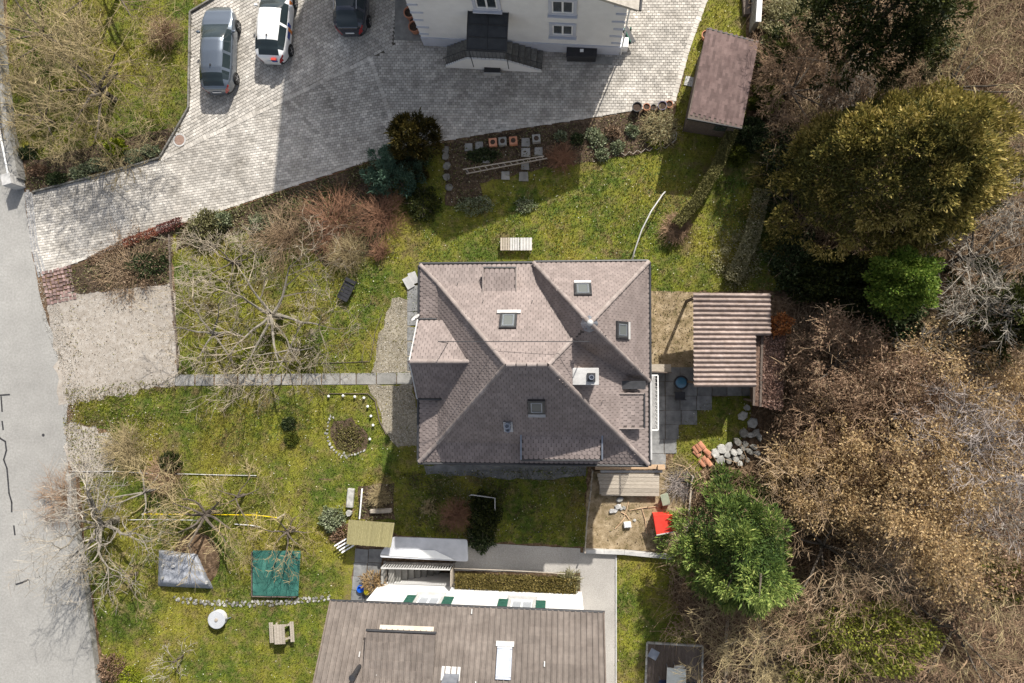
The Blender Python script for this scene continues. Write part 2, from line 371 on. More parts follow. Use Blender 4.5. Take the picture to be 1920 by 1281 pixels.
DRIVE = [(50, 357), (62, 362), (300, 298), (355, 203), (357, 25), (402, -4), (420, -260), (1345, -260), (1325, 0), (1292, 92), (1265, 192), (1195, 206), (1100, 222), (940, 246), (832, 264), (760, 288), (690, 303), (560, 346), (420, 394), (330, 421), (205, 470), (90, 512), (70, 508), (58, 460)]
drv = sheet('driveway', DRIVE, .010, M_joint, rough=.0)
def clean_poly(pts): return [(p.x, p.y) for p in WL(pts)]
DR = clean_poly(DRIVE)
ZA = clean_poly([(300, 298), (355, 203), (357, 25), (402, -4), (420, -260), (760, -260), (738, 92), (695, 108)])
ZB = clean_poly([(40, 350), (300, 298), (695, 108), (730, 212), (745, 292), (330, 440), (60, 530)])
def pave(zone, notz, ang, w, h, seed, mb, stagger=.5):
    rnd = random.Random(seed); ca, sa = math.cos(ang), math.sin(ang)
    xs = [p[0] for p in zone]; ys = [p[1] for p in zone]
    cx, cy = sum(xs)/len(xs), sum(ys)/len(ys); R = max(math.hypot(x-cx, y-cy) for x, y in zone)+1
    rows = int(R/h); cols = int(R/w)
    for j in range(-rows, rows):
        for i in range(-cols, cols):
            u = (i+(stagger*(j % 2)))*w; v = j*h
            x, y = cx+u*ca-v*sa, cy+u*sa+v*ca
            if not inpoly(zone, x, y) or not inpoly(DR, x, y) or any(inpoly(z, x, y) for z in notz): continue
            hw, hh = w/2-.017, h/2-.017; z = .026+rnd.uniform(-.004, .004); tx = rnd.uniform(-.012, .012); ty = rnd.uniform(-.012, .012)
            t = [(x+a*ca-b*sa, y+a*sa+b*ca, z+a*tx+b*ty) for a, b in ((-hw, -hh), (hw, -hh), (hw, hh), (-hw, hh))]
            e = .012; bt = [(x+a*ca-b*sa, y+a*sa+b*ca, .011) for a, b in ((-hw-e, -hh-e), (hw+e, -hh-e), (hw+e, hh+e), (-hw-e, hh+e))]
            mb.add(t+bt, [(0, 1, 2, 3), (4, 5, 1, 0), (5, 6, 2, 1), (6, 7, 3, 2), (7, 4, 0, 3)], rnd.betavariate(2, 2))
WHOLE = DR
mb = MB()
pave(ZA, [], math.radians(28), .225, .17, 1, mb)
pave(ZB, [ZA], math.radians(8), .21, .145, 2, mb)
pave(WHOLE, [ZA, ZB], math.radians(-2), .21, .145, 3, mb)
o = mb.build('pavers', M_paver, drv, attr=True); o['kind'] = 'stuff'
# pale border courses between the paving fields
mb = MB(); rnd = random.Random(5)
def course(pts, w, mb, step=.2, z=.040):
    q = WL(pts)
    for a, b in zip(q, q[1:]):
        d = b-a; L = d.length; d.normalize(); n = Vector((-d.y, d.x, 0)); k = int(L/step)
        for i in range(k):
            c = a+d*(i+.5)*L/k; hl = L/k/2-.009
            zz = z+rnd.uniform(-.002, .003)
            t = [c+d*sx*hl+n*sy*w/2+Vector((0, 0, zz)) for sx, sy in ((-1, -1), (1, -1), (1, 1), (-1, 1))]
            bt = [p+Vector((0, 0, -zz+.011)) for p in t]
            mb.add(t+bt, [(0, 1, 2, 3), (4, 5, 1, 0), (5, 6, 2, 1), (6, 7, 3, 2), (7, 4, 0, 3)], rnd.uniform(.45, 1))
course([(302, 300), (695, 110), (730, 212), (745, 288)], .20, mb)
course([(690, 300), (560, 343), (420, 391), (330, 418), (205, 467), (92, 509)], .16, mb)
course([(1195, 204), (1100, 220), (940, 244), (832, 262)], .14, mb)
course([(1338, -200), (1322, 0), (1289, 92), (1262, 190)], .24, mb, .22, .042)
o = mb.build('border_course', M_paver, drv, attr=True); o['kind'] = 'stuff'
# rough setts along the road edge
mb = MB(); rnd = random.Random(8)
for pts in ([(49, 360), (60, 460), (74, 520)], [(54, 360), (65, 460), (80, 518)], [(59, 362), (70, 458), (86, 514)]):
    course(pts, .12, mb, .13, .03)
M_sett = pmat('setts', [(.3, (.17, .17, .17)), (.7, (.33, .32, .31))], scale=4, detail=6, attr=.35, bump=.5)
o = mb.build('sett_strip', M_sett, drv, attr=True); o['kind'] = 'stuff'
# reddish setts where the bank meets the road
mb = MB(); rnd = random.Random(9)
for r in range(9):
    for i in range(8):
        p = W(82+i*7+r*1.2+rnd.uniform(-1, 1), 512+r*7.2-i*1.6+rnd.uniform(-1, 1))
        mb.box((p.x, p.y, .022), (.165, .15, .05), rnd.uniform(-.15, .15)); mb.a[-6:] = [rnd.random()]*6
M_redsett = pmat('red_setts', [(.3, (.15, .085, .075)), (.7, (.30, .22, .20))], scale=5, detail=6, attr=.4, bump=.5)
o = tag(mb.build('sett_patch', M_redsett, attr=True), kind='structure')

sheet('gravel_pad', [(140, 548), (322, 528), (334, 690), (330, 722), (240, 738), (150, 752), (110, 760), (100, 640), (88, 580), (120, 545)], .014, M_gravelpad, rough=.22, seed=4)
sheet('gravel_verge', [(120, 800), (180, 796), (225, 830), (215, 870), (190, 890), (138, 892), (124, 850)], .016, M_gravelpad, rough=.32, seed=6)

LAWNS = {
 'top': [(5, -260), (420, -260), (402, -4), (357, 22), (353, 203), (340, 236), (75, 300), (40, 300), (20, 200)],
 'mid': [(322, 440), (560, 350), (690, 306), (830, 270), (1262, 262), (1268, 192), (1293, 92), (1327, 0), (1346, -260), (1398, -260), (1398, 60), (1400, 250), (1460, 330), (1480, 545), (1215, 548), (1100, 600), (780, 600), (770, 702), (335, 704)],
 'west': [(148, 748), (328, 722), (772, 720), (812, 860), (812, 892), (700, 902), (150, 888), (190, 886), (222, 850), (200, 805), (134, 790)],
 'south': [(150, 888), (700, 900), (690, 930), (655, 960), (668, 1030), (652, 1150), (660, 1400), (210, 1400), (180, 1150), (162, 1060)],
 'back': [(690, 888), (1100, 872), (1096, 1026), (880, 1012), (760, 1005), (655, 975)],
 'east': [(1153, 1040), (1270, 1045), (1262, 1120), (1300, 1195), (1330, 1400), (1153, 1400)],
 'nook': [(1262, 875), (1270, 800), (1300, 772), (1330, 745), (1414, 742), (1408, 775), (1390, 825), (1345, 855), (1300, 890)],
}
LW = {}
for i, (k, pts) in enumerate(LAWNS.items()):
    LW[k] = [(p.x, p.y) for p in WL(pts)]
    sheet('lawn', pts, .004+.0008*i, M_lawn, rough=.08, seed=20+i)

BEDS = {
 'front': [(48, 305), (78, 300), (200, 268), (330, 238), (343, 233), (300, 296), (64, 359), (50, 350)],
 'bank': [(128, 506), (210, 474), (326, 424), (320, 530), (240, 540), (140, 550)],
 'drive': [(332, 424), (430, 394), (560, 349), (690, 306), (735, 296), (735, 400), (700, 480), (610, 500), (560, 440), (470, 430), (330, 470)],
 'pots': [(832, 268), (940, 250), (1100, 226), (1195, 210), (1262, 205), (1268, 268), (1180, 292), (1010, 318), (900, 345), (905, 380), (835, 385)],
 'south': [(672, 912), (740, 905), (742, 975), (672, 972)],
 'hedge': [(852, 1074), (1086, 1078), (1086, 1106), (850, 1098)],
 'rubble': [(775, 560), (785, 500), (740, 520), (742, 560)],
 'shade': [(765, 890), (900, 884), (960, 905), (945, 940), (935, 1008), (830, 1003), (780, 980), (770, 930)],
}
BW = {}
for i, (k, pts) in enumerate(BEDS.items()):
    if k == 'rubble': continue
    BW[k] = [(p.x, p.y) for p in WL(pts)]
    if k == 'shade': continue
    sheet('planting_bed', pts, .020+.001*i, M_soil, rough=.10, seed=40+i)
sheet('yard_soil', [(1216, 545), (1305, 548), (1300, 690), (1216, 690)], .018, M_dry, rough=.05, seed=60)
sheet('pen_floor', [(1100, 925), (1112, 885), (1290, 880), (1285, 1036), (1096, 1030)], .022, M_dry, rough=.06, seed=61)
GRAVELS = {'a': [(735, 560), (772, 560), (772, 700), (696, 700), (708, 640)], 'b': [(690, 722), (774, 722), (790, 836), (745, 838), (716, 800), (706, 750)]}
GW = {}
for k, pts in GRAVELS.items():
    GW[k] = [(p.x, p.y) for p in WL(pts)]
    sheet('gravel_path', pts, .024 if k == 'a' else .025, M_gravel, rough=.10, seed=70)
sheet('house_apron', [(795, 872), (1100, 872), (1098, 893), (1010, 900), (800, 890)], .033, M_patio, rough=.08, seed=72)
WALK = [(880, 1017), (1088, 1028), (1088, 1074), (852, 1070), (852, 1058)]
sheet('garden_walk', WALK, .026, M_walk, rough=.02, seed=73)
WALK2 = [(1088, 1036), (1154, 1040), (1154, 1420), (1088, 1420)]
sheet('side_walk', WALK2, .030, M_walk, rough=.0, seed=74)
def kerb(pts, w, h, mat, name='kerb', step=1.0, par=None, z0=0.0, wob=0.0, seed=1):
    q = WL(pts); rnd = random.Random(seed); r = []
    for a, b in zip(q, q[1:]):
        L = (b-a).length; k = max(1, round(L/step)); d = (b-a).normalized()
        for i in range(k):
            p0 = a+(b-a)*(i/k)+d*.004; p1 = a+(b-a)*((i+1)/k)-d*.004
            hh = h+rnd.uniform(-wob, wob)
            mb = MB().bar(p0+Vector((0, 0, z0+hh/2)), p1+Vector((0, 0, z0+hh/2)), w, hh)
            r.append(mb.build(name, mat, par, bevel=.008))
    return r
kr = thing('kerb_edging', 'pale concrete kerb along the washed concrete walk beside the lower house', 'kerb', W(1155, 1150))
kerb([(1155, 1040), (1155, 1400)], .07, .09, M_palecon, 'kerb_stone', 1.0, kr)
kr = thing('kerb_edging', 'thin dark stone edging between gravel pad and garden lawn', 'kerb', W(327, 575))
kerb([(319, 440), (322, 528), (333, 640), (335, 692)], .06, .16, M_wooddark, 'kerb_stone', .9, kr)
kr = thing('kerb_edging', 'brown stone edging round the parking bays beside the grey car', 'kerb', W(356, 115))
kerb([(404, -4), (358, 24), (355, 203), (301, 297), (180, 331), (64, 361)], .09, .16, M_darkstone, 'kerb_stone', .8, kr)
kr = thing('kerb_edging', 'dark low edging along the curved gravel path below the footpath', 'kerb', W(712, 790))
kerb([(618, 738), (690, 738), (704, 752), (712, 790), (725, 815)], .035, .08, M_wooddark, 'edging_board', 1.0, kr)
kr = thing('kerb_edging', 'dark low edging between gravel path and lawn above the footpath', 'kerb', W(712, 650))
kerb([(560, 683), (694, 678), (704, 620), (716, 590)], .03, .05, M_wooddark, 'edging_board', 1.2, kr)
kr = thing('kerb_edging', 'rusty metal edging along the driveway above the garden bed', 'kerb', W(520, 362))
kerb([(330, 424), (420, 397), (560, 349), (690, 306)], .03, .07, pmat('rusty_edge', [(.3, (.16, .075, .04)), (.7, (.28, .15, .09))], scale=6), 'edging_board', 1.2, kr)

def slab_at(cx, cy, w, d, rz, z, th, mat, parent, name='slab', jit=0.0, seed=0):
    rnd = random.Random(seed); p = W(cx, cy)
    mb = MB(); hw, hd = w/2, d/2; ca, sa = math.cos(rz), math.sin(rz)
    q = [(p.x+a*ca-b*sa, p.y+a*sa+b*ca) for a, b in [(sx*hw+rnd.uniform(-jit, jit), sy*hd+rnd.uniform(-jit, jit)) for sx, sy in ((-1, -1), (1, -1), (1, 1), (-1, 1))]]
    mb.prism(q, z, z+th); return mb.build(name, mat, parent, bevel=.006)
fp = tag(bpy.data.objects.new('footpath', None), kind='structure'); COL.objects.link(fp); fp.location = W(550, 712)
xs = [327, 366, 402, 446, 492, 528, 566, 603, 638, 668, 706, 744, 774]
for i, (a, b) in enumerate(zip(xs, xs[1:])):
    slab_at((a+b)/2, 713-.008*(a-327), (b-a)*S-.014, .60, .006, .004, .034+.004*(i % 3), M_conc, fp, seed=i)
# patio right of the house
pt = tag(bpy.data.objects.new('patio', None), kind='structure'); COL.objects.link(pt); pt.location = W(1270, 770)
rows = [(700, 27, [1220, 1248, 1276]), (727, 27, [1220, 1248, 1276, 1304, 1332, 1360, 1390]), (742, 18, [1276, 1304, 1332, 1360, 1390]), (756, 26, [1220, 1248, 1276, 1304]), (770, 22, [1276, 1304]), (784, 26, [1220, 1248, 1276]), (792, 20, [1290]), (811, 26, [1220, 1248]), (838, 26, [1220, 1248]), (864, 26, [1220, 1248])]
rows = [(702, [(1216, 1244), (1246, 1272), (1274, 1302)]), (729, [(1216, 1244), (1246, 1274), (1276, 1304), (1306, 1332), (1334, 1360), (1362, 1388), (1390, 1412)]),
        (756, [(1216, 1244), (1246, 1272), (1274, 1303), (1305, 1332)]), (783, [(1216, 1244), (1246, 1274), (1276, 1304)]), (810, [(1216, 1244), (1246, 1270)]), (837, [(1216, 1242), (1244, 1266)]), (864, [(1216, 1246)])]
k = 0
for cy, cells in rows:
    for a, b in cells:
        k += 1; slab_at((a+b)/2+2, cy, (b-a)*S, .72, 0, .003, .036+.004*(k % 3), M_patio, pt, jit=.006, seed=k)
# small terrace left of the lower house
ter = tag(bpy.data.objects.new('terrace', None), kind='structure'); COL.objects.link(ter); ter.location = W(690, 1080)
k = 0
for cy in (1042, 1068, 1094, 1120, 1146):
    for cx in (673, 699):
        k += 1; x = cx-(cy-1042)*.09+5
        slab_at(x, cy, .70, .70, -.04, .003, .036+.003*(k % 3), M_patio, ter, jit=.012, seed=80+k)
# slabs along the west wall of the house
ap = tag(bpy.data.objects.new('house_paving', None), kind='structure'); COL.objects.link(ap); ap.location = W(778, 600)
for i, cy in enumerate((548, 572, 598, 626, 654, 682)):
    slab_at(778, cy, .8, .70, 0, .003, .040+.004*(i % 2), M_patio, ap, jit=.01, seed=120+i)
# stone strip across the south lawn
st = thing('stone_strip', 'row of rough grey stones set across the lower lawn', 'stone edging', W(500, 1126))
rnd = random.Random(31)
for i in range(46):
    t = i/45; x = 330+t*290; y = 1118+10*math.sin(t*3.2+.3)+t*4
    for r in range(2):
        p = W(x+rnd.uniform(-3, 3), y+r*5+rnd.uniform(-2, 2))
        MB().stone((p.x, p.y, -.02), (rnd.uniform(.14, .24), rnd.uniform(.12, .18), rnd.uniform(.06, .10)), rnd).build('stone', M_darkstone if rnd.random() < .6 else M_stone, st)

# ------------------------------------------------------------------ buildings
def tile_facet(poly, tw, th, mb, rnd, lift=.019):
    # overlapping round-ended tiles laid over a planar facet; poly[0]->poly[1] is the eave
    p0, p1 = poly[0], poly[1]; e = (p1-p0).normalized(); n = None
    for q in poly[2:]:
        n = e.cross(q-p0)
        if n.length > 1e-5: break
    n.normalize()
    if n.z < 0: n = -n; 
    up = n.cross(e)
    if up.z < 0: up = -up
    q2 = [((p-p0).dot(e), (p-p0).dot(up)) for p in poly]
    us = [q[0] for q in q2]; vs_ = [q[1] for q in q2]
    r0 = 0; v = min(vs_)
    while v < max(vs_):
        u = min(us)+(tw/2 if r0 % 2 else 0)
        while u < max(us)+tw:
            if inpoly(q2, u, v+th*.5):
                pts = []
                j = rnd.uniform(-.003, .003)
                for a, b, hh in ((-.46, 1.15, .002), (.46, 1.15, .002), (.46, .34, lift*.75), (.22, .02, lift), (-.22, .02, lift), (-.46, .34, lift*.75)):
                    pts.append(p0+e*(u+a*tw)+up*(v+b*th)+n*(hh+.004+j))
                if (pts[1]-pts[0]).cross(pts[2]-pts[0]).dot(n) < 0: pts = pts[::-1]
                mb.poly(pts, rnd.betavariate(2, 2))
            u += tw
        v += th; r0 += 1
RIDGE_ME = None
def ridge_line(a, b, parent, r=.095, step=.34):
    global RIDGE_ME
    if RIDGE_ME is None:
        mb = MB(); n = 6; vs = []
        for x, k in ((0, 1.0), (.36, .86)):
            for i in range(n+1):
                t = math.pi*(i/n); vs.append((x, math.cos(t)*.1*k, math.sin(t)*.085*k))
        mb.add(vs, [(i, i+1, n+2+i, n+1+i) for i in range(n)]+[tuple(range(n, -1, -1))])
        RIDGE_ME = bpy.data.meshes.new('ridge_tile'); RIDGE_ME.from_pydata(mb.v, [], mb.f); RIDGE_ME.update()
        RIDGE_ME.materials.append(M_ridge)
    d = b-a; L = d.length; d.normalize(); k = int(L/step); o0 = origin(parent)
    y = Vector((0, 0, 1)).cross(d).normalized(); z = d.cross(y)
    for i in range(k):
        o = link('ridge_tile', RIDGE_ME, None, parent)
        m = Matrix((d, y, z)).transposed().to_4x4(); m.translation = a+d*(i*L/k)-o0+Vector((0, 0, .01))
        o.matrix_local = m
def gutter(a, b, parent, r=.065, name='gutter'):
    return MB().tube([a, b], r, 8).build(name, M_gutter, parent)
def skylight(c, e, up, w, h, parent, apron=None, glass=None):
    # framed roof window lying on a facet: c centre, e along the eave, up upslope
    n = e.cross(up).normalized()
    if n.z < 0: n = -n
    mb = MB(); t = .09
    for a0, a1 in ((c-e*w/2-up*h/2, c+e*w/2-up*h/2), (c-e*w/2+up*h/2, c+e*w/2+up*h/2)): mb.bar(a0-e*t/2, a1+e*t/2, t, .14, n)
    for a0, a1 in ((c-e*w/2-up*(h/2-t/2-.003), c-e*w/2+up*(h/2-t/2-.003)), (c+e*w/2-up*(h/2-t/2-.003), c+e*w/2+up*(h/2-t/2-.003))): mb.bar(a0, a1, t, .136, n)
    f = mb.build('skylight', M_gutter if glass is None else M_lead, parent, bevel=.01)
    g = MB(); q = [c+e*(sx*(w/2-.045))+up*(sy*(h/2-.045))+n*.055 for sx, sy in ((-1, -1), (1, -1), (1, 1), (-1, 1))]
    g.slab(q, .03); g.build('pane', glass or M_skyglass, f)
    i = MB(); ii = .10
    for s in (-1, 1): i.bar(c+e*s*(w/2-ii)+n*.060-up*(h/2-ii), c+e*s*(w/2-ii)+n*.060+up*(h/2-ii), .035, .02, n)
    for s in (-1, 1): i.bar(c+up*s*(h/2-ii)+n*.061-e*(w/2-ii), c+up*s*(h/2-ii)+n*.061+e*(w/2-ii), .035, .02, n)
    i.build('sash', M_lead, f)
    if apron:
        side, col, wid = apron
        q0 = c+up*side*(h/2+.17)
        MB().slab([q0+e*sx*wid/2+up*sy*.11+n*.035 for sx, sy in ((-1, -1), (1, -1), (1, 1), (-1, 1))], .02).build('flashing', col, f)
    return f

# ---------- main house
EZ = 5.0
A_ = W(788, 497, EZ); B_ = W(1214, 497, EZ); C_ = W(788, 866, EZ)
hx0, hx1, hy1, hy0 = A_.x, B_.x, A_.y, C_.y
house = thing('main_house', 'white house with brown hipped tile roof, corner tower roof and dormers in the centre', 'house', ((hx0+hx1)/2, (hy0+hy1)/2, 0))
ins = .45
MB().box(((hx0+hx1)/2, (hy0+hy1)/2, 2.48), (hx1-hx0-2*ins, hy1-hy0-2*ins, 4.96)).build('wall', M_cream, house)
RZ = 9.4
r0 = W(949, 684, RZ); r1 = W(1028, 684, RZ); ry = r0.y; rx0, rx1 = r0.x, r1.x
fl, fz = .92, EZ+.46
E4 = [Vector((hx0, hy1, EZ)), Vector((hx1, hy1, EZ)), Vector((hx1, hy0, EZ)), Vector((hx0, hy0, EZ))]
K4 = [Vector((hx0+fl, hy1-fl, fz)), Vector((hx1-fl, hy1-fl, fz)), Vector((hx1-fl, hy0+fl, fz)), Vector((hx0+fl, hy0+fl, fz))]
RA, RB = Vector((rx0, ry, RZ)), Vector((rx1, ry, RZ))
roof = MB()
facets = [[K4[1], K4[0], RA, RB], [K4[2], K4[1], RB], [K4[3], K4[2], RB, RA], [K4[0], K4[3], RA],
          [E4[1], E4[0], K4[0], K4[1]], [E4[2], E4[1], K4[1], K4[2]], [E4[3], E4[2], K4[2], K4[3]], [E4[0], E4[3], K4[3], K4[0]]]
for f in facets: roof.poly(f)
roof.slab([p+Vector((0, 0, -.02)) for p in E4], .12)
M_under = pmat('tile_gaps', [(.3, (.060, .050, .046)), (.7, (.095, .081, .075))], scale=4)
ro = roof.build('roof', M_under, house)
mb = MB(); rnd = random.Random(77)
for f in facets: tile_facet(f, .22, .175, mb, rnd)
o = mb.build('roof_tiles', M_tile, ro, attr=True); o['kind'] = 'stuff'
for a, b in zip(K4, (RA, RB, RB, RA)): ridge_line(a, b, ro)
for a, b in zip(E4, K4): ridge_line(a, b, ro)
ridge_line(RA, RB, ro)
go = .07
for a, b in ((Vector((hx0-go, hy1+go, EZ-.06)), Vector((hx1, hy1+go, EZ-.06))), (Vector((hx1+go, hy1, EZ-.06)), Vector((hx1+go, hy0-go, EZ-.06))), (Vector((hx1, hy0-go, EZ-.06)), Vector((hx0-go, hy0-go, EZ-.06))), (Vector((hx0-go, hy0, EZ-.06)), Vector((hx0-go, hy1, EZ-.06)))):
    gutter(a, b, house)
for px_, py_ in ((1216, 690), (1216, 500), (790, 866), (1000, 868)):
    p = W(px_, py_, EZ); MB().tube([(p.x, p.y, EZ-.1), (p.x, p.y, .03)], .045, 8).build('downpipe', M_gutter, house)
# white verge strips on the east side
MB().bar((hx1+go+.06, hy0+.2, EZ-.02), (hx1+go+.06, (hy0+hy1)/2, EZ-.02), .07, .05).build('eave_board', M_palecon, house)
# tower roof
T0 = W(1001, 502, EZ); T1 = W(1214, 714, EZ); tz = EZ+.10
tx0, tx1, ty1, ty0 = T0.x, hx1+.03, hy1+.03, T1.y
AP = W(1106, 606, 9.5)
TE = [Vector((tx0, ty1, tz)), Vector((tx1, ty1, tz)), Vector((tx1, ty0, tz)), Vector((tx0, ty0, tz))]
tw = MB(); tf = [[TE[1], TE[0], AP], [TE[2], TE[1], AP], [TE[3], TE[2], AP], [TE[0], TE[3], AP]]
for f in tf: tw.poly(f)
tw.slab([p+Vector((0, 0, -.02)) for p in TE], .10)
two = tw.build('tower_roof', M_under, house)
mb = MB()
for f in tf: tile_facet(f, .22, .175, mb, rnd)
o = mb.build('roof_tiles', M_tile, two, attr=True); o['kind'] = 'stuff'
for p in TE[:3]: ridge_line(p, AP, two)
MB().lathe(AP, [(.34, -.46), (.20, -.16), (.07, .03), (.05, .10)], 8).build('apex_cap', M_lead, two)
MB().lathe(AP, [(.03, .08), (.09, .12), (.13, .20), (.09, .29), (.02, .33)], 14).build('finial', M_palecon, two, smooth=True)
gutter(Vector((tx0, ty1+.06, tz-.05)), Vector((tx1, ty1+.06, tz-.05)), two); gutter(Vector((tx1+.06, ty1, tz-.05)), Vector((tx1+.06, ty0, tz-.05)), two)
# west gabled dormer
dl, dr = W(769, 678, 7.35).x, hx0+4.2
yr = W(769, 678, 7.35).y; yt = W(773, 601, 5.75).y; yb = W(782, 746, 5.75).y
dm = MB(); R0, R1 = Vector((dl, yr, 7.35)), Vector((dr, yr, 7.35))
dt0, dt1 = Vector((dl, yt, 5.75)), Vector((dr, yt, 5.75)); db0, db1 = Vector((dl, yb, 5.75)), Vector((dr, yb, 5.75))
df = [[dt1, dt0, R0, R1], [db0, db1, R1, R0]]
for f in df: dm.slab(f, .10)
dmo = dm.build('dormer', M_under, house)
mb = MB()
for f in df: tile_facet(f, .22, .175, mb, rnd)
o = mb.build('roof_tiles', M_tile, dmo, attr=True); o['kind'] = 'stuff'
ridge_line(R0, Vector((hx0+3.0, yr, 7.35)), dmo)
MB().add([(dl+.25, yt-.15, 4.9), (dl+.25, yb+.15, 4.9), (dl+.25, yb+.15, 5.78), (dl+.25, yr, 7.2), (dl+.25, yt-.15, 5.78), (dr, yt-.15, 4.9), (dr, yb+.15, 4.9), (dr, yb+.15, 5.78), (dr, yr, 7.2), (dr, yt-.15, 5.78)],
         [(0, 1, 2, 3, 4), (0, 5, 6, 1), (0, 4, 9, 5), (1, 6, 7, 2)]).build('dormer_wall', M_cream, dmo)
for a, b in ((dt0, R0), (R0, db0)): MB().bar(a+Vector((-.03, 0, -.04)), b+Vector((-.03, 0, -.04)), .05, .16).build('verge_board', M_palecon, dmo)
gutter(db0+Vector((0, -.06, -.05)), Vector((hx0+1.2, yb-.06, 5.70)), dmo, .05); gutter(dt0+Vector((0, .06, -.05)), Vector((hx0+.9, yt+.06, 5.70)), dmo, .05)
# shed dormers: top, east, south
def shed_dormer(q, side, mat_edge, wallh=1.0, gut=True, edge=.05):
    # q: front-left, front-right, back-right, back-left of the roof plane
    mb = MB(); mb.slab(q, .09); o = mb.build('dormer', M_under, house)
    t = MB(); tile_facet([q[0], q[1], q[2], q[3]], .22, .175, t, rnd)
    k = t.build('roof_tiles', M_tile, o, attr=True); k['kind'] = 'stuff'
    n = Vector((0, 0, 1))
    w = MB(); dn = Vector((0, 0, -wallh)); inn = (q[3]-q[0]).normalized()*.12
    f0, f1 = q[0]+inn-Vector((0, 0, .1)), q[1]+inn-Vector((0, 0, .1))
    w.add([f0, f1, f1+dn, f0+dn], [(0, 1, 2, 3)])
    w.add([q[0]+inn-Vector((0, 0, .1)), q[3]-Vector((0, 0, .1)), q[3]-Vector((0, 0, .1))+dn, q[0]+inn+dn], [(0, 1, 2, 3)])
    w.add([q[1]+inn-Vector((0, 0, .1)), q[2]-Vector((0, 0, .1)), q[2]-Vector((0, 0, .1))+dn, q[1]+inn+dn], [(0, 1, 2, 3)])
    w.build('dormer_wall', M_cream, o)
    for a, b in ((q[0], q[3]), (q[1], q[2])): MB().bar(a+n*.01, b+n*.01, edge, .14).build('verge_board', mat_edge, o)
    if gut:
        d = (q[0]-q[3]); d.z = 0; d.normalize(); gutter(q[0]+d*.05-n*.05, q[1]+d*.05-n*.05, o, .05)
    return o
z0, z1 = 5.72, 6.0
shed_dormer([W(968, 504, z0), W(906, 504, z0), W(906, 572, z1), W(968, 572, z1)], 'n', M_ridge)
z0, z1 = 5.72, 6.05
shed_dormer([W(1206, 803, z0), W(1206, 738, z0), W(1132, 738, z1), W(1132, 803, z1)], 'e', M_ridge)
z0, z1 = 5.68, 5.95
shed_dormer([W(977, 861, z0), W(1129, 861, z0), W(1129, 798, z1), W(977, 798, z1)], 's', M_lead, edge=.07)
# shade of the recess beside the east dormer, put in as a dark box
MB().box(tuple(W(1188, 722, 5.7)), (1.0, .35, .25)).build('recess_shade', M_gutter, house)
# roof windows
def facet_pt(f, px, py):
    n = (f[1]-f[0]).cross(f[2]-f[0]).normalized(); c = RP(px, py, f[0], n)
    e = (f[1]-f[0]).normalized(); n = n if n.z > 0 else -n; up = n.cross(e)
    if up.z < 0: up = -up
    return c+n*.05, e, up
c, e, u = facet_pt(facets[0], 953, 604); skylight(c, e, u, .62, .88, house, (-1, M_palecon, 1.0))
c, e, u = facet_pt(tf[0], 1093, 545); skylight(c, e, u, .62, .95, house, (-1, M_white, .70))
c, e, u = facet_pt(tf[1], 1164, 619); skylight(c, e, u, .62, .85, house, (-1, M_palecon, .72))
c, e, u = facet_pt(facets[2], 1006, 761); skylight(c, e, u, .62, .80, house, (-1, M_lead, .72))
# chimney
cc = W(1098, 706, 8.3); ch = MB(); ch.box((cc.x, cc.y, 7.1), (.90, .56, 2.3)); cho = ch.build('chimney', M_cream, house)
MB().box((cc.x, cc.y, 8.30), (1.04, .68, .10)).build('chimney_cap', M_palecon, cho, bevel=.015)
MB().box((cc.x+.22, cc.y-.03, 8.40), (.32, .34, .11)).build('flue_cover', M_gutter, cho, bevel=.01)
MB().lathe((cc.x+.22, cc.y-.03, 8.45), [(.10, 0), (.10, .16), (.075, .16), (.075, .05)], 14).build('flue_pot', M_lead, cho)
# vent pipes on the south slope
c, e, u = facet_pt(facets[2], 953, 800)
vp = MB().slab([c+e*a+u*b+Vector((0, 0, .01)) for a, b in ((-.2, -.32), (.2, -.32), (.2, .38), (-.2, .38))], .03).build('vent_flashing', M_lead, house)
for du, rr, hh in ((.18, .11, .55), (-.12, .10, .35)):
    p = c+u*du; MB().lathe((p.x, p.y, p.z-.1), [(rr, 0), (rr, hh), (rr*1.2, hh), (rr*1.2, hh+.06), (rr*.75, hh+.06), (rr*.7, hh-.1)], 14).build('vent_pipe', M_lead, vp, smooth=False)
for fi, px_, py_ in ((0, 906, 566), (0, 998, 567), (1, 1128, 752), (0, 858, 534)):
    c, e, u = facet_pt(facets[fi], px_, py_); MB().tube([c, c+Vector((.02, .02, .16))], .02, 6).build('snow_hook', M_gutter, house)
# satellite dish
sd = W(779, 597, 5.2); MB().lathe(sd, [(.04, -.05), (.16, -.02), (.24, .05), (.25, .06), (.15, .0), (.03, -.03)], 18, axis=(-.45, .75, .5)).build('satellite_dish', M_palecon, house, smooth=True)
MB().tube([sd+Vector((.3, -.1, -.3)), sd], .025, 6).build('dish_arm', M_gutter, house)
# balcony rail on the east wall
bp = W(1224, 752, 2.6); br = MB(); bx, b0, b1 = bp.x+.12, W(1224, 803, 2.6).y, W(1224, 703, 2.6).y; wx = hx1-ins
MB().box(((bx+wx)/2, (b0+b1)/2, 2.55), (bx-wx, b1-b0, .14)).build('balcony_floor', M_palecon, house)
for a, b in (((bx, b0, 3.5), (bx, b1, 3.5)), ((wx, b0, 3.5), (bx, b0, 3.5)), ((wx, b1, 3.5), (bx, b1, 3.5))): br.bar(a, b, .05, .05)
k = 14
for i in range(k+1): br.bar((bx, b0+(b1-b0)*i/k, 2.6), (bx, b0+(b1-b0)*i/k, 3.48), .02, .02)
br.build('balcony_rail', M_white, house)
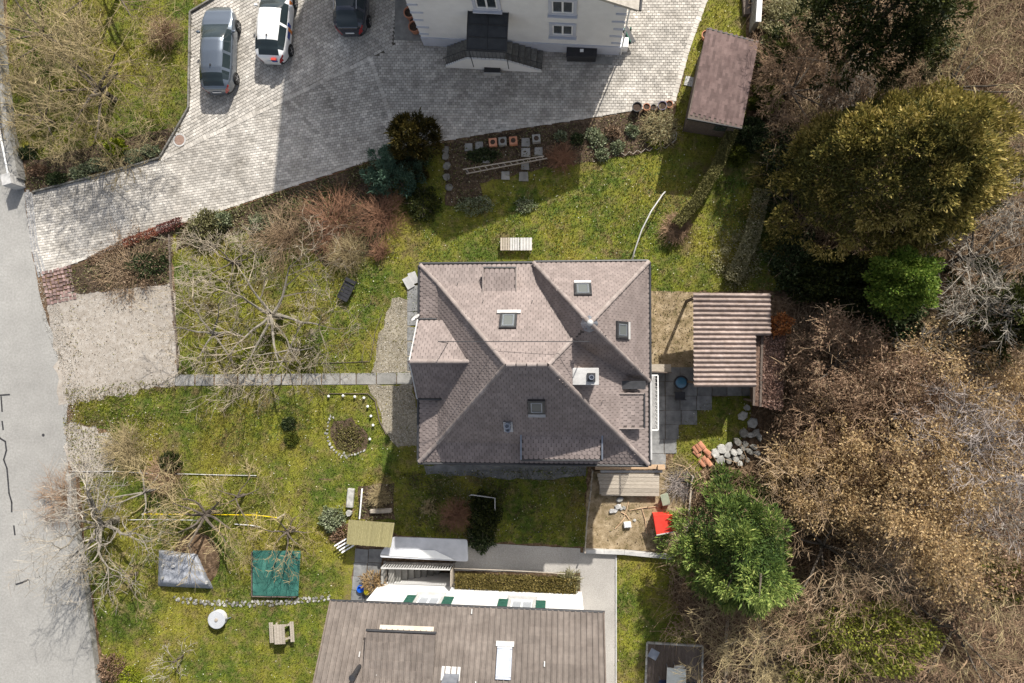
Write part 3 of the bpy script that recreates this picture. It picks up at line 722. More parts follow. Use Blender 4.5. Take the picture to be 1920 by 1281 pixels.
# cable strung above the roof between two short masts
cb = thing('roof_cable', 'thin black cable stretched straight across the main roof', 'cable', W(830, 640, 7.2))
pA, pB = W(822, 640.5, 8.9), W(1104, 640.5, 9.55)
MB().tube([pA, pB], .016, 5).build('wire', M_gutter, cb)
MB().tube([pA, Vector((pA.x, pA.y, 6.4))], .02, 6).build('mast', M_gutter, cb); MB().tube([pB, Vector((pB.x, pB.y, 8.6))], .02, 6).build('mast', M_gutter, cb)

# ---------- windows on a wall plane
def window(c, ex, n, w, h, parent, surround=None, glass=None, sill=True, cols=2, blind=None):
    up = Vector((0, 0, 1))
    def rect(cc, ww, hh, t): return MB().bar(cc-ex*ww/2, cc+ex*ww/2, t, hh, up)
    if surround:
        s = MB(); b = .16
        s.bar(c-ex*(w/2+b)+up*(h/2+b/2)+n*.03, c+ex*(w/2+b)+up*(h/2+b/2)+n*.03, .08, b, up); s.bar(c-ex*(w/2+b)-up*(h/2+b/2)+n*.03, c+ex*(w/2+b)-up*(h/2+b/2)+n*.03, .08, b, up)
        for q in (-1, 1): s.bar(c+ex*q*(w/2+b/2)-up*(h/2-.002)+n*.03, c+ex*q*(w/2+b/2)+up*(h/2-.002)+n*.03, b, .08, n)
        s.build('window_surround', surround, parent, bevel=.01)
    f = MB(); t = .07
    for q in (-1, 1):
        f.bar(c-ex*w/2+up*q*(h/2-t/2)+n*.012, c+ex*w/2+up*q*(h/2-t/2)+n*.012, .06, t, up)
        f.bar(c+ex*q*(w/2-t/2)-up*(h/2-t)+n*.011, c+ex*q*(w/2-t/2)+up*(h/2-t)+n*.011, t, .056, n)
    for i in range(1, cols): f.bar(c+ex*(w*(i/cols-.5))-up*(h/2-t)+n*.010, c+ex*(w*(i/cols-.5))+up*(h/2-t)+n*.010, t*1.3, .052, n)
    fo = f.build('window', M_white, parent, bevel=.006)
    for i in range(cols):
        cw = w/cols; cc = c+ex*(w*((i+.5)/cols-.5))
        MB().bar(cc-ex*(cw/2-.03)+n*.004, cc+ex*(cw/2-.03)+n*.004, .01, h-.1, up).build('pane', glass or M_glass, fo)
    if sill: MB().bar(c-ex*(w/2+.2)-up*(h/2+.20)+n*.08, c+ex*(w/2+.2)-up*(h/2+.20)+n*.08, .20, .07, up).build('window_sill', surround or M_palecon, parent, bevel=.01)
    return fo

# ---------- upper house (top of the photo): gable end towards us
L0, L1 = W(796, 84), W(1160, 102)
ux = (L1-L0).normalized(); uy = Vector((-ux.y, ux.x, 0)); UW = (L1-L0).length; UD = 11.0; UE, UA = 5.7, 8.3
def U(u, v, z): return L0+ux*u+uy*v+Vector((0, 0, z))
uh = thing('upper_house', 'white rendered house with grey quoins and double stair at the top edge', 'house', U(UW/2, UD/2, 0))
wl = MB(); gz = UE+.0
vs5 = [U(0, 0, 0), U(UW, 0, 0), U(UW, 0, UE), U(UW/2, 0, UA-.3), U(0, 0, UE)]; vb5 = [p+uy*UD for p in vs5]
wl.add(vs5+vb5, [(0, 1, 2, 3, 4), (9, 8, 7, 6, 5), (0, 5, 6, 1), (1, 6, 7, 2), (0, 4, 9, 5), (2, 7, 8, 3), (3, 8, 9, 4)])
wl.build('wall', M_render, uh)
MB().bar(U(-.025, -.012, .45), U(UW+.025, -.012, .45), .09, .88).build('plinth', M_greyblue, uh)
ov = .45; sl = (UA-UE)/(UW/2)
ze = UE-ov*sl*.6
rf = MB(); fo_ = -.55
for sgn in (0, 1):
    ue = -ov if sgn == 0 else UW+ov
    q = [U(ue, fo_, ze), U(UW/2, fo_, UA), U(UW/2, UD+.5, UA), U(ue, UD+.5, ze)]
    rf.slab(q, .16)
rfo = rf.build('roof', pmat('weathered_verge', [(.3, (.30, .27, .23)), (.7, (.48, .44, .38))], scale=4, detail=7, bump=.4), uh)
for ue in (-ov-.06, UW+ov+.06): gutter(U(ue, fo_, ze-.05), U(ue, UD, ze-.05), uh, .07)
un = -uy
for px_, py_, w, h, op in ((1055, 55, 1.0, .95, 0), (1055, 12, 1.0, 1.05, 0), (911, 1, 1.0, 1.25, 0)):
    c = RP(px_, py_, L0, un)+un*.01; window(c, ux, un, w, h, uh, M_greyblue)
for i in range(7):
    z = 1.25+i*.72
    for u0, u1 in ((-.02, .62 if i % 2 else .48), (UW-(.62 if i % 2 else .48), UW+.02)):
        MB().bar(U(u0, -.02, z), U(u1, -.02, z), .06, .11).build('quoin', M_greyblue, uh, bevel=.01)
p = U(UW+.0, -.06, 0); MB().tube([p+Vector((.1, 0, .1)), p+Vector((.1, 0, UE-.3))], .04, 8).build('downpipe', M_white, uh)
# unseen block added behind the gable, sized to cast the shadow over the driveway
rb = [U(-3.0, 4.6, 0), U(UW-1.2, 4.6, 0), U(UW-1.2, 14, 0), U(-3.0, 14, 0)]
MB().prism([(p.x, p.y) for p in rb], .01, 11.0).build('shadow_block', M_render, uh)
rm = (rb[0]+rb[2])/2+Vector((0, 0, 13.0)); rk = [p+(p-(rb[0]+rb[2])/2)*.06+Vector((0, 0, 11.0)) for p in rb]; mb = MB()
for a, b in zip(rk, rk[1:]+rk[:1]): mb.poly([a, b, rm])
mb.build('shadow_block_roof', M_tile, uh)
# concrete apron strips
MB().prism([(q.x, q.y) for q in WL([(740, 75), (742, -60), (764, -60), (796, 78)])], .012, .05).build('apron_slab', M_conc, uh)
MB().prism([(q.x, q.y) for q in WL([(1098, 106), (1150, 108), (1148, 122), (1112, 121)])], .012, .055).build('apron_slab', M_conc, uh)
# double stair with landing
sv0 = -.03; sd_ = 1.02
def px2u(px, z=0): return (RP(px, 100, U(0, -.5, 0), un)-L0).dot(ux)
su0, su1 = (W(836, 128)-L0).dot(ux), (W(1016, 132)-L0).dot(ux)
sl0, sl1 = (W(880, 128)-L0).dot(ux), (W(950, 130)-L0).dot(ux); LZ = 1.15
stair = MB(); ns = 6
for side in (0, 1):
    a, b = (su0, sl0) if side == 0 else (su1, sl1)
    for i in range(ns):
        u0 = a+(b-a)*i/ns; u1 = a+(b-a)*(i+1)/ns; z = LZ*(i+1)/(ns+1)
        c = U((u0+u1)/2, -sd_/2-.05, z/2+.012)
        st_ = MB().box(c, (abs(u1-u0)-.004, sd_-.06, z), math.atan2(ux.y, ux.x)).build('stair_step', M_darkstone, uh, bevel=.01)
MB().box(U((sl0+sl1)/2, -sd_/2-.05, LZ/2+.012), (sl1-sl0-.006, sd_-.05, LZ), math.atan2(ux.y, ux.x)).build('stair_landing', M_conc, uh)
# white stair front with sloping top
fr = []
for u, z in ((su0, .15), (sl0, LZ+.05), (sl1, LZ+.05), (su1, .15)): fr.append((u, z))
q0 = [U(u, -sd_-.06, 0.01) for u, z in fr]; q1 = [U(u, -sd_-.06, z) for u, z in fr]; q2 = [U(u, -sd_-.16, 0.01) for u, z in fr]; q3 = [U(u, -sd_-.16, z) for u, z in fr]
m4 = MB()
for i in range(3):
    m4.add([q0[i], q0[i+1], q1[i+1], q1[i], q2[i], q2[i+1], q3[i+1], q3[i]], [(0, 1, 2, 3), (5, 4, 7, 6), (3, 2, 6, 7), (0, 4, 5, 1), (0, 3, 7, 4), (1, 5, 6, 2)])
m4.build('stair_wall', M_render, uh)
rl = MB()
for i in range(3):
    rl.tube([q3[i]+Vector((0, 0, .85))-un*.05, q3[i+1]+Vector((0, 0, .85))-un*.05], .022, 6)
    rl.tube([q3[i]+Vector((0, 0, .15))-un*.05, q3[i+1]+Vector((0, 0, .15))-un*.05], .015, 6)
    k = 10
    for j in range(k+1):
        p = q3[i].lerp(q3[i+1], j/k)-un*.05; rl.tube([p, p+Vector((0, 0, .85))], .011, 5)
rl.build('stair_railing', M_gutter, uh)
# dark canopy over the door
zc = 3.35; cq = [RP(875, 95, Vector((0, 0, 3.15)), Vector((0, 0, 1))), W(951, 97, 3.15), RP(954, 40, L0, un)]
za = 3.75; c0, c1 = cq[0], cq[1]; u0c, u1c = (c0-L0).dot(ux), (c1-L0).dot(ux); vv = (c0-L0).dot(uy)
cm = pmat('canopy_metal', [(.3, (.030, .032, .034)), (.7, (.055, .057, .06))], scale=3, rough=.5, bump=.1)
cp = MB(); n_ = 6; prev = None
for i in range(n_):
    t0, t1 = i/n_, (i+1)/n_
    def zz(t): return za-.55*t**1.8
    cp.slab([U(u0c, vv*t0, zz(t0)), U(u1c, vv*t0, zz(t0)), U(u1c, vv*t1, zz(t1)), U(u0c, vv*t1, zz(t1))], .03)
cpo = cp.build('canopy', cm, uh)
for t in (.03, .36, .68, .98): MB().bar(U(u0c, vv*t, za-.55*t**1.8+.025), U(u1c, vv*t, za-.55*t**1.8+.025), .04, .03).build('canopy_rib', M_gutter, cpo)
for u in (u0c+.02, (u0c+u1c)/2, u1c-.02): MB().tube([U(u, vv*i/6, za-.55*(i/6)**1.8+.03) for i in range(7)], .022, 6).build('canopy_rib', M_gutter, cpo)
for u in (u0c+.08, u1c-.08): MB().tube([U(u, vv*.95, za-.6), U(u, vv*.95, LZ)], .025, 6).build('canopy_post', M_gutter, cpo)
MB().bar(U((u0c+u1c)/2-.5, .01, LZ+1.05), U((u0c+u1c)/2+.5, .01, LZ+1.05), .06, 2.1).build('door', M_wooddark, uh)

# ---------- lower house (bottom of the photo)
e0, e1 = W(620, 1129, 5.0), W(1132, 1151, 5.0)
lx = (e1-e0).normalized(); ly = Vector((lx.y, -lx.x, 0)); LWd = (e1-e0).length; PIT = math.radians(35); LV = 7.2
ls = ly*math.cos(PIT)+Vector((0, 0, math.sin(PIT))); lnrm = lx.cross(ls); lnrm = lnrm if lnrm.z > 0 else -lnrm
def Rf(u, v, h=0): return e0+lx*u+ls*v+lnrm*h
lh = thing('lower_house', 'white house with ribbed brown tile roof and green shutters at the bottom edge', 'house', e0+lx*LWd/2+ly*5-Vector((0, 0, 5)))
rf = MB(); rf.slab([Rf(0, 0), Rf(LWd, 0), Rf(LWd, LV), Rf(0, LV)], .18)
def Rb(u, v): return Rf(u, LV)+(ly*math.cos(PIT)-Vector((0, 0, math.sin(PIT))))*v
rf.slab([Rb(0, 0), Rb(LWd, 0), Rb(LWd, LV), Rb(0, LV)], .18)
lro = rf.build('roof', M_btile, lh)
b0_, b1_ = W(700, 1094), W(1091, 1109)
wy0 = (b0_-e0).dot(ly)*.5+(b1_-e0).dot(ly)*.5; wu0, wu1 = .95, (b1_-e0).dot(lx)
def LP(u, v, z): p = e0+lx*u+ly*v; return Vector((p.x, p.y, z))
wh = wy0; zt_ = 5.0+wh*math.tan(PIT)-.2; zr_ = 5.0+LV*math.sin(PIT)-.3; vm = LV*math.cos(PIT); vb = 2*vm-wh
w5 = [LP(wu0, wh, -2.3), LP(wu0, wh, zt_), LP(wu0, vm, zr_), LP(wu0, vb, zt_), LP(wu0, vb, -2.3)]; w5b = [p+lx*(wu1-wu0) for p in w5]
MB().add(w5+w5b, [(0, 1, 2, 3, 4), (9, 8, 7, 6, 5), (0, 5, 6, 1), (1, 6, 7, 2), (2, 7, 8, 3), (3, 8, 9, 4)]).build('wall', M_render, lh)
# pan tiles: one wavy tile mesh shared by all pieces
tw_, tl_ = .245, .36
ncol = int(LWd/tw_); nrow = int(5.0/tl_); tw_ = LWd/ncol
def tile_verts():
    prof = [(-.5, .075), (-.36, .075), (-.30, .016), (0, .008), (.34, .016), (.46, .030), (.5, .032)]
    vs = [(x*tw_*1.0, y*tl_, z+(.022 if y < .5 else .0)) for y in (-.02, 1.04) for x, z in prof]; n = len(prof)
    fs = [(i, i+1, n+i+1, n+i) for i in range(n-1)]
    vs += [(x*tw_, -.02*tl_, 0) for x, z in prof]; fs += [(2*n+i, 2*n+i+1, i+1, i) for i in range(n-1)]
    return vs, fs
tv, tf_ = tile_verts()
tme = bpy.data.meshes.new('roof_tile'); tme.from_pydata(tv, [], tf_); tme.update(); tme.materials.append(M_btile)
tme.attributes.new('v', 'FLOAT', 'FACE').data.foreach_set('value', [.5]*len(tf_))
MT = Matrix((lx, ls, lnrm)).transposed().to_4x4()
cells = [(j, i) for j in range(int(LV/tl_)) for i in range(ncol)]
cells.sort(key=lambda c: (c[0], abs(c[1]-ncol/2))); rest = MB(); rnd = random.Random(12)
DU0, DU1 = (RP(690, 1215, e0, lnrm)-e0).dot(lx), (RP(816, 1215, e0, lnrm)-e0).dot(lx)
for q, (j, i) in enumerate(cells):
    p = Rf((i+.5)*tw_, j*tl_-.03, .006+rnd.uniform(0, .005))
    if q < 300:
        o = link('roof_tile', tme, None, lro); m = MT.copy(); m.translation = p-origin(lro); o.matrix_local = m
    else:
        rest.add([p+lx*v[0]+ls*v[1]+lnrm*v[2] for v in tv], tf_, rnd.random())
o = rest.build('roof_tiles', M_btile, lro, attr=True); o['kind'] = 'stuff'
gutter(e0+Vector((0, 0, -.03))-ly*.06-lx*.05, e1+Vector((0, 0, -.03))-ly*.06+lx*.05, lh, .065)
for u in (0, LWd): MB().bar(Rf(u, -.05, .02), Rf(u, LV, .02), .06, .16, lnrm).build('verge_board', M_wooddark, lh)
# dormer on the lower house
def onroof(px, py, h=0):
    return RP(px, py, e0+lnrm*h, lnrm)
d0, d1 = onroof(712, 1182), onroof(813, 1186)
hd = .75; f0, f1 = d0+Vector((0, 0, hd)), d1+Vector((0, 0, hd))
dz = ls.copy(); dz = (ly*math.cos(math.radians(12))+Vector((0, 0, math.sin(math.radians(12)))))
dor = MB().slab([f0-lx*.35-ly*.22, f1+lx*.2-ly*.22, f1+lx*.2+dz*3.2, f0-lx*.35+dz*3.2], .12).build('dormer', M_btile, lh)
MB().add([d0-lx*.0-Vector((0, 0, .2)), d1-Vector((0, 0, .2)), f1, f0], [(0, 1, 2, 3)]).build('dormer_front', pmat('dormer_brick', [(.3, (.30, .20, .16)), (.7, (.40, .28, .23))], scale=3), dor)
MB().bar(d0+lnrm*.08-ls*.10, d1+lnrm*.08-ls*.10, .22, .04, lnrm).build('flashing', M_cream, dor)
gutter(f0-lx*.4-ly*.28, f1+lx*.25-ly*.28, dor, .06)
q = MB()
for i in range(int((d1-d0+lx*.55).length/tw_)):
    for j in range(8):
        p = f0-lx*.25+lx*(i*tw_)-ly*.2+dz*(j*tl_)+Vector((0, 0, .01))
        q.add([p+lx*v[0]+dz*v[1]+Vector((0, 0, 1))*v[2] for v in tv], tf_, rnd.random())
o = q.build('roof_tiles', M_btile, dor, attr=True); o['kind'] = 'stuff'
c = onroof(945, 1244, .08); skylight(c, lx, ls, .56, 1.20, lh, (-1, M_palecon, .78), M_paleglass)
p = onroof(674, 1250); MB().lathe(p-Vector((0, 0, .1)), [(.10, 0), (.10, 1.1), (.13, 1.1), (.13, 1.2), (.06, 1.2)], 12).build('vent_pipe', M_gutter, lh)
c = onroof(845, 1262, .07); MB().slab([c+lx*a+ls*b for a, b in ((-.40, -.25), (.40, -.25), (.40, .3), (-.40, .3))], .04).build('flashing', M_palecon, lh)
c = onroof(845, 1281, .2); MB().box(c+Vector((0, 0, .2)), (.62, .5, 1.0), math.atan2(lx.y, lx.x)).build('chimney', M_lead, lh)
for px_, py_ in ((675, 1222), (1021, 1240), (707, 1256), (892, 1278), (885, 1142)):
    c = onroof(px_, py_, .09); MB().bar(c, c+ls*.22, .05, .05, lnrm).build('snow_guard', M_palecon, lh)
# shuttered windows on the garden wall
wp0 = LP(0, wh, 0); wn_ = -ly
M_shut = pmat('green_shutter', [(.3, (.020, .075, .055)), (.7, (.035, .115, .085))], scale=4, rough=.5, bump=.1)
for a, b in ((772, 840), (944, 1013)):
    zc_ = 2.55; ca_ = None
    pa = RP(a, 1121+(a-772)*.055, wp0, wn_); pb = RP(b, 1121+(b-772)*.055, wp0, wn_)
    pa.z = pb.z = 2.35
    for pc in (pa, pb):
        so = MB().bar(pc-lx*.26+wn_*.04, pc+lx*.26+wn_*.04, .05, 1.3, Vector((0, 0, 1))).build('shutter', M_shut, lh, bevel=.006)
        for dz_ in (-.48, -.16, .16, .48): MB().bar(pc-lx*.22+wn_*.07+Vector((0, 0, dz_)), pc+lx*.22+wn_*.07+Vector((0, 0, dz_)), .02, .24, Vector((0, 0, 1))).build('shutter_panel', M_shut, so)
    window((pa+pb)/2+wn_*.01, lx, wn_, (pb-pa).length-.75, 1.25, lh, M_palecon, M_paleglass)
# basement stair well beside the wall
well = tag(bpy.data.objects.new('stair_well', None), kind='structure'); COL.objects.link(well); well.location = ((PX0+PX1)/2, (PY0+PY1)/2, -2.2)
t = .12
M_well = pmat('well_render', [(.3, (.17, .15, .13)), (.7, (.30, .27, .24))], scale=3, detail=7, bump=.3)
MB().box(((PX0+PX1)/2, (PY0+PY1)/2, -2.25), (PX1-PX0+.4, PY1-PY0+.4, .1)).build('well_floor', M_soil, well)
MB().box((PX0-t/2, (PY0+PY1)/2, -1.05), (t, PY1-PY0+.3, 2.3)).build('well_wall', M_well, well)
MB().box((PX1+t/2, (PY0+PY1)/2, -1.02), (t, PY1-PY0+.3, 2.3)).build('well_wall', M_well, well)
MB().box(((PX0+PX1)/2, PY1+t/2, -1.03), (PX1-PX0, t, 2.3)).build('well_wall', M_well, well)
nst = 8
for i in range(nst):
    a = PX0+.08+i*.30; MB().box((a+.15, (PY0+PY1)/2-.05, -2.2+(2.05-i*.24)/2), (.296, PY1-PY0-.04, 2.05-i*.24)).build('stair_step', M_conc, well, bevel=.012)

# ------------------------------------------------------------------ cars
def interp(pts, x):
    for (a, b), (c, d) in zip(pts, pts[1:]):
        if x <= c: t = (x-a)/(c-a) if c > a else 0; return b+(d-b)*(t*t*(3-2*t)*.35+t*.65)
    return pts[-1][1]
def car(name, label, loc, rz, L, wd, ht, paint, style, deco=None, roofglass=False, rails=None):
    root = thing(name, label, 'car', (loc.x, loc.y, .03), 'cars parked on the paved yard', rz)
    k = L/4.7; hw = wd/2; hs = ht/1.43
    if style == 'estate': top = [(0, .58), (.06, .84), (.2, .97), (.45, 1.14), (.80, 1.32), (1.1, 1.39), (1.9, 1.43), (2.5, 1.40), (2.75, 1.33), (3.50, .97), (3.7, .93), (4.3, .78), (4.58, .62), (4.7, .46)]; rw = (.20, .80); ws = (2.66, 3.54)
    elif style == 'hatch': top = [(0, .58), (.06, .84), (.22, .98), (.5, 1.15), (.95, 1.34), (1.25, 1.40), (2.1, 1.44), (2.65, 1.40), (2.9, 1.32), (3.60, .97), (3.8, .93), (4.35, .78), (4.6, .62), (4.7, .46)]; rw = (.22, .92); ws = (2.76, 3.64)
    else: top = [(0, .62), (.05, .95), (.20, 1.05), (.66, 1.44), (.90, 1.52), (2.0, 1.56), (2.7, 1.52), (2.95, 1.44), (3.60, 1.08), (3.8, 1.03), (4.3, .92), (4.6, .72), (4.7, .5)]; rw = (.18, .78); ws = (2.76, 3.64)
    wp = [(0, .52), (.05, .64), (.2, .82), (.55, .94), (1.1, .99), (1.8, 1.0), (3.2, .99), (3.9, .955), (4.3, .86), (4.55, .70), (4.7, .46)]
    belt = [(0, .55), (.06, .84), (.3, .96), (1.2, .95), (3.3, .90), (3.7, .88), (4.3, .76), (4.6, .58), (4.7, .44)]
    rwid = [(0, .50), (.2, .60), (.5, .56), (.9, .56), (1.4, .61), (2.0, .64), (2.7, .62), (3.1, .68), (3.55, .78), (4.0, .76), (4.4, .62), (4.7, .36)]
    NS = 64; X = [4.7*i/NS for i in range(NS+1)]
    rings = []
    for x in X:
        w = interp(wp, x)*hw; zt = interp(top, x); zb = min(interp(belt, x), zt-.015); r = min(interp(rwid, x)*hw, w*.9)
        lo = .20+.10*max(0, 1-x/.5)+.08*max(0, (x-4.3)/.4)
        z6 = zb+(zt-zb)*.80; half = [(w*.93, lo), (w*.99, lo+.14), (w, .58 if zb > .7 else lo+.2), (w*.99, zb-.09), (w*.955, zb), (w*.935, zb+.012), (r+(w*.93-r)*.16, z6), (r*.95, zt-.035*(zt-zb > .2)-.004), (r*.55, zt), (0, zt+.012)]
        ring = [(x, y, z) for y, z in half]+[(x, -y, z) for y, z in half[-2::-1]]
        rings.append([((p[0]-2.35)*k, p[1], p[2]*hs) for p in ring])
    n = len(rings[0]); V = [p for r in rings for p in r]
    parts = {}
    def put(key, f): parts.setdefault(key, []).append(f)
    for i in range(NS):
        xm = (X[i]+X[i+1])/2
        for j in range(n-1):
            jj = j if j < n//2 else n-2-j     # 0..8 from sill to roof centre
            f = (i*n+j, i*n+j+1, (i+1)*n+j+1, (i+1)*n+j)
            side = 'l' if j < n//2 else 'r'
            if jj == 5 and .55 < xm < 3.25 and not (1.86 < xm < 1.99) and not (.98 < xm < 1.07 and style != 'hatch'):
                put('side_window'+side+('b' if xm < 1.9 else 'f'), f)
            elif jj >= 6 and ws[0] < xm < ws[1]: put('windscreen', f)
            elif jj >= 6 and rw[0] < xm < rw[1]: put('rear_window', f)
            elif jj in (3, 4) and xm < .26 or (jj in (2, 3) and xm < .12): put('tail_light'+side, f)
            elif jj in (3, 4) and xm > 4.28: put('headlight'+side, f)
            elif jj >= 7 and roofglass and 1.0 < xm < 2.7: put('roof_glass', f)
            elif jj <= 0 or (jj == 1 and (xm < .1 or xm > 4.6)): put('lower_trim', f)
            else: put('body', f)
    put('body', tuple(range(n-1, -1, -1))); put('body', tuple(NS*n+j for j in range(n)))
    carglass = pmat('car_glass', (.022, .032, .036), bump=0, rough=.06, spec=.5)
    tail = pmat('tail_light_red', (.35, .012, .014), bump=0, rough=.15, spec=.7, coat=.5); head = pmat('headlight_lens', (.5, .52, .54), bump=0, rough=.1, coat=.6)
    trim = pmat('car_trim', (.03, .03, .032), bump=0, rough=.6)
    mm = {'body': paint, 'windscreen': carglass, 'rear_window': carglass, 'roof_glass': carglass, 'lower_trim': trim}
    body = None
    for key in ['body']+[q for q in parts if q != 'body']:
        fs = parts[key]; used = sorted({i for f in fs for i in f}); mp = {o: q for q, o in enumerate(used)}
        nm = key if key in mm else key.rstrip('bf')[:-1] if key.startswith('side') else key[:-1]
        m = mm.get(key) or (carglass if nm == 'side_window' else tail if nm == 'tail_light' else head)
        me = bpy.data.meshes.new(nm); me.from_pydata([V[i] for i in used], [], [tuple(mp[i] for i in f) for f in fs])
        me.polygons.foreach_set('use_smooth', [True]*len(fs)); me.update()
        o = link(nm, me, m, root)
        if key == 'body': body = o
    def loc(mb, nm, m, par=root, **q): return _local(mb, nm, m, par, **q)
    def _local(mb, nm, m, par, smooth=False, bevel=0):
        me = bpy.data.meshes.new(nm); me.from_pydata(mb.v, [], mb.f)
        if smooth: me.polygons.foreach_set('use_smooth', [True]*len(mb.f))
        me.update(); o = link(nm, me, m, par)
        if bevel: b = o.modifiers.new('bevel', 'BEVEL'); b.width = bevel; b.segments = 2
        return o
    for x in (.88, 3.72):
        for s in (-1, 1):
            c = ((x-2.35)*k, s*(hw-.08), .315)
            wv = loc(MB().lathe(c, [(.20, -.11), (.30, -.11), (.325, -.07), (.325, .07), (.30, .11), (.20, .11)], 24, axis=(0, s, 0)), 'wheel', M_tyre)
            rm = MB().lathe((c[0], c[1], c[2]), [(.03, .085), (.19, .075), (.215, .112), (.20, .05)], 20, axis=(0, s, 0))
            loc(rm, 'rim', M_alloy, wv)
            for a in range(5):
                t = a*2*math.pi/5; q = MB().bar((c[0], c[1]+s*.1, c[2]), (c[0]+.2*math.cos(t), c[1]+s*.1, c[2]+.2*math.sin(t)), .05, .03); loc(q, 'spoke', M_alloy, wv)
    for s in (-1, 1):
        q = MB(); q.box(((3.12-2.35)*k, s*(hw+.07), .97*hs), (.12, .20, .14)); loc(q, 'wing_mirror', paint, root, bevel=.04)
        for x in (1.25, 2.35):
            q = MB(); q.box(((x-2.35)*k, s*(hw*.992), .83*hs), (.18, .03, .03)); loc(q, 'door_handle', trim if deco is None else paint, root, bevel=.008)
    q = MB(); q.box((-2.35*k-.008, 0, .66*hs), (.02, .46, .10)); loc(q, 'number_plate', M_white)
    q = MB(); q.box(((1.15-2.35)*k, 0, 1.445*hs), (.10, .05, .06)); loc(q, 'aerial', trim)
    if rails:
        for s in (-1, 1):
            q = MB(); q.tube([((x-2.35)*k, s*hw*.66, (interp(top, x)+.012)*hs) for x in (.85, 1.2, 1.7, 2.2, 2.65)], .016, 6); loc(q, 'roof_rail', rails)
    if deco:
        # coloured stickers wrapped onto the right-hand side and the tail
        def patch(x0, x1, j0, j1, m, off=.006):
            q = MB()
            ids = [i for i in range(NS) if x0 <= (X[i]+X[i+1])/2 <= x1]
            for i in ids:
                for j in range(j0, j1):
                    vs = [rings[i][j], rings[i][j+1], rings[i+1][j+1], rings[i+1][j]]
                    q.add([(v[0]-(off if x0 == 0 else 0), v[1]*(1+off), v[2]+off) for v in vs], [(0, 1, 2, 3)])
            loc(q, 'sticker', m)
        org = pmat('orange_sticker', (.75, .22, .02), bump=0, rough=.35, coat=.4); blu = pmat('blue_sticker', (.015, .05, .28), bump=0, rough=.35, coat=.4)
        patch(1.75, 1.95, n-4, n-2, org); patch(1.95, 2.2, n-5, n-3, blu); patch(1.35, 1.75, n-4, n-3, blu); patch(3.2, 3.5, n-5, n-3, org)
        q = MB(); q.box((-2.35*k+.02, -.24, .90*hs), (.10, .26, .10)); loc(q, 'sticker', pmat('red_sticker', (.55, .06, .04), bump=0, rough=.4))
        q = MB(); q.box((-2.35*k-.006, -.24, .76*hs), (.05, .26, .17)); loc(q, 'sticker', blu)
    return root
P_grey = pmat('grey_car_paint', (.13, .155, .19), bump=0, rough=.28, metal=.55, coat=1.0, spec=.6)
P_white = pmat('white_car_paint', (.80, .80, .79), bump=0, rough=.3, coat=1.0, spec=.5)
P_navy = pmat('navy_car_paint', (.018, .024, .042), bump=0, rough=.25, metal=.3, coat=1.0, spec=.6)
car('estate_car', 'silver grey estate car parked nearest the lawn kerb', W(415, 97, .35), math.radians(90-1), 4.72, 1.80, 1.43, P_grey, 'estate')
car('hatchback_car', 'white hatchback with orange and blue stickers between two darker cars', W(520, 47, .35), math.radians(90-4.5), 4.30, 1.76, 1.46, P_white, 'hatch', deco=True)
car('family_car', 'dark navy car with roof rails and red tail lights nearest the white house', W(663, -8, .35), math.radians(90-1.5), 4.45, 1.80, 1.56, P_navy, 'suv', roofglass=True, rails=M_alloy)
c4 = car('roadside_car', 'black car on the road at the left edge behind the railing', W(-48, 205, .3), math.radians(84), 4.4, 1.8, 1.5, P_navy, 'hatch'); c4['group'] = 'cars on the road'

# ------------------------------------------------------------------ sheds
# shingled garden shed
sc_ = [W(1325, 53, 2.55), W(1422, 79, 2.35), W(1391, 241, 2.35), W(1289, 222, 2.55)]
sh = thing('garden_shed', 'dark timber shed with reddish brown shingle roof by the driveway corner', 'shed', Vector((sum(p.x for p in sc_)/4, sum(p.y for p in sc_)/4, 0)))
cen = Vector((sum(p.x for p in sc_)/4, sum(p.y for p in sc_)/4, 0))
bs = [cen+(Vector((p.x, p.y, 0))-cen)*.88 for p in sc_]
MB().prism([(p.x, p.y) for p in bs], 0, 2.32).build('wall', M_wooddark, sh)
rs = MB().slab(sc_, .07).build('roof', M_wooddark, sh)
M_shing = pmat('shingles', [(.3, (.110, .074, .068)), (.7, (.165, .115, .105))], scale=3, detail=7, obj=.22, bump=.4, bscale=70, big=(.8, .12))
ex_ = (sc_[2]-sc_[1]); Ls = ex_.length; ex_ = ex_.normalized(); eu = (sc_[0]-sc_[1]); Lu = eu.length; eu = eu.normalized(); en = ex_.cross(eu); en = en if en.z > 0 else -en
nr_, nc_ = 20, 14; sw, shh = Ls/nc_, Lu/nr_
sm_ = bpy.data.meshes.new('shingle'); t = .012
sm_.from_pydata([(-sw*.49, 0, t), (sw*.49, 0, t), (sw*.49, shh*1.05, .004), (-sw*.49, shh*1.05, .004), (-sw*.49, 0, 0), (sw*.49, 0, 0)], [], [(0, 1, 2, 3), (4, 5, 1, 0)]); sm_.update(); sm_.materials.append(M_shing)
rnd = random.Random(41); MM = Matrix((ex_, eu, en)).transposed().to_4x4()
for j in range(nr_):
    for i in range(nc_):
        o = link('shingle', sm_, None, rs); m = MM.copy()
        m.translation = sc_[1]+ex_*((i+.5+(.25 if j % 2 else -.25))*sw)*.985+eu*(j*shh)+en*(.006+rnd.uniform(0, .006))-origin(rs); o.matrix_local = m
for a, b in ((sc_[3], sc_[2]), (sc_[0], sc_[1])): MB().bar(a-Vector((0, 0, .07)), b-Vector((0, 0, .07)), .04, .18).build('fascia', M_gutter, sh)
p = bs[3].lerp(bs[2], .7)+Vector((0, -.03, 1.3)); MB().box(p, (.6, .05, .6), math.radians(-10)).build('shed_window', M_glass, sh)
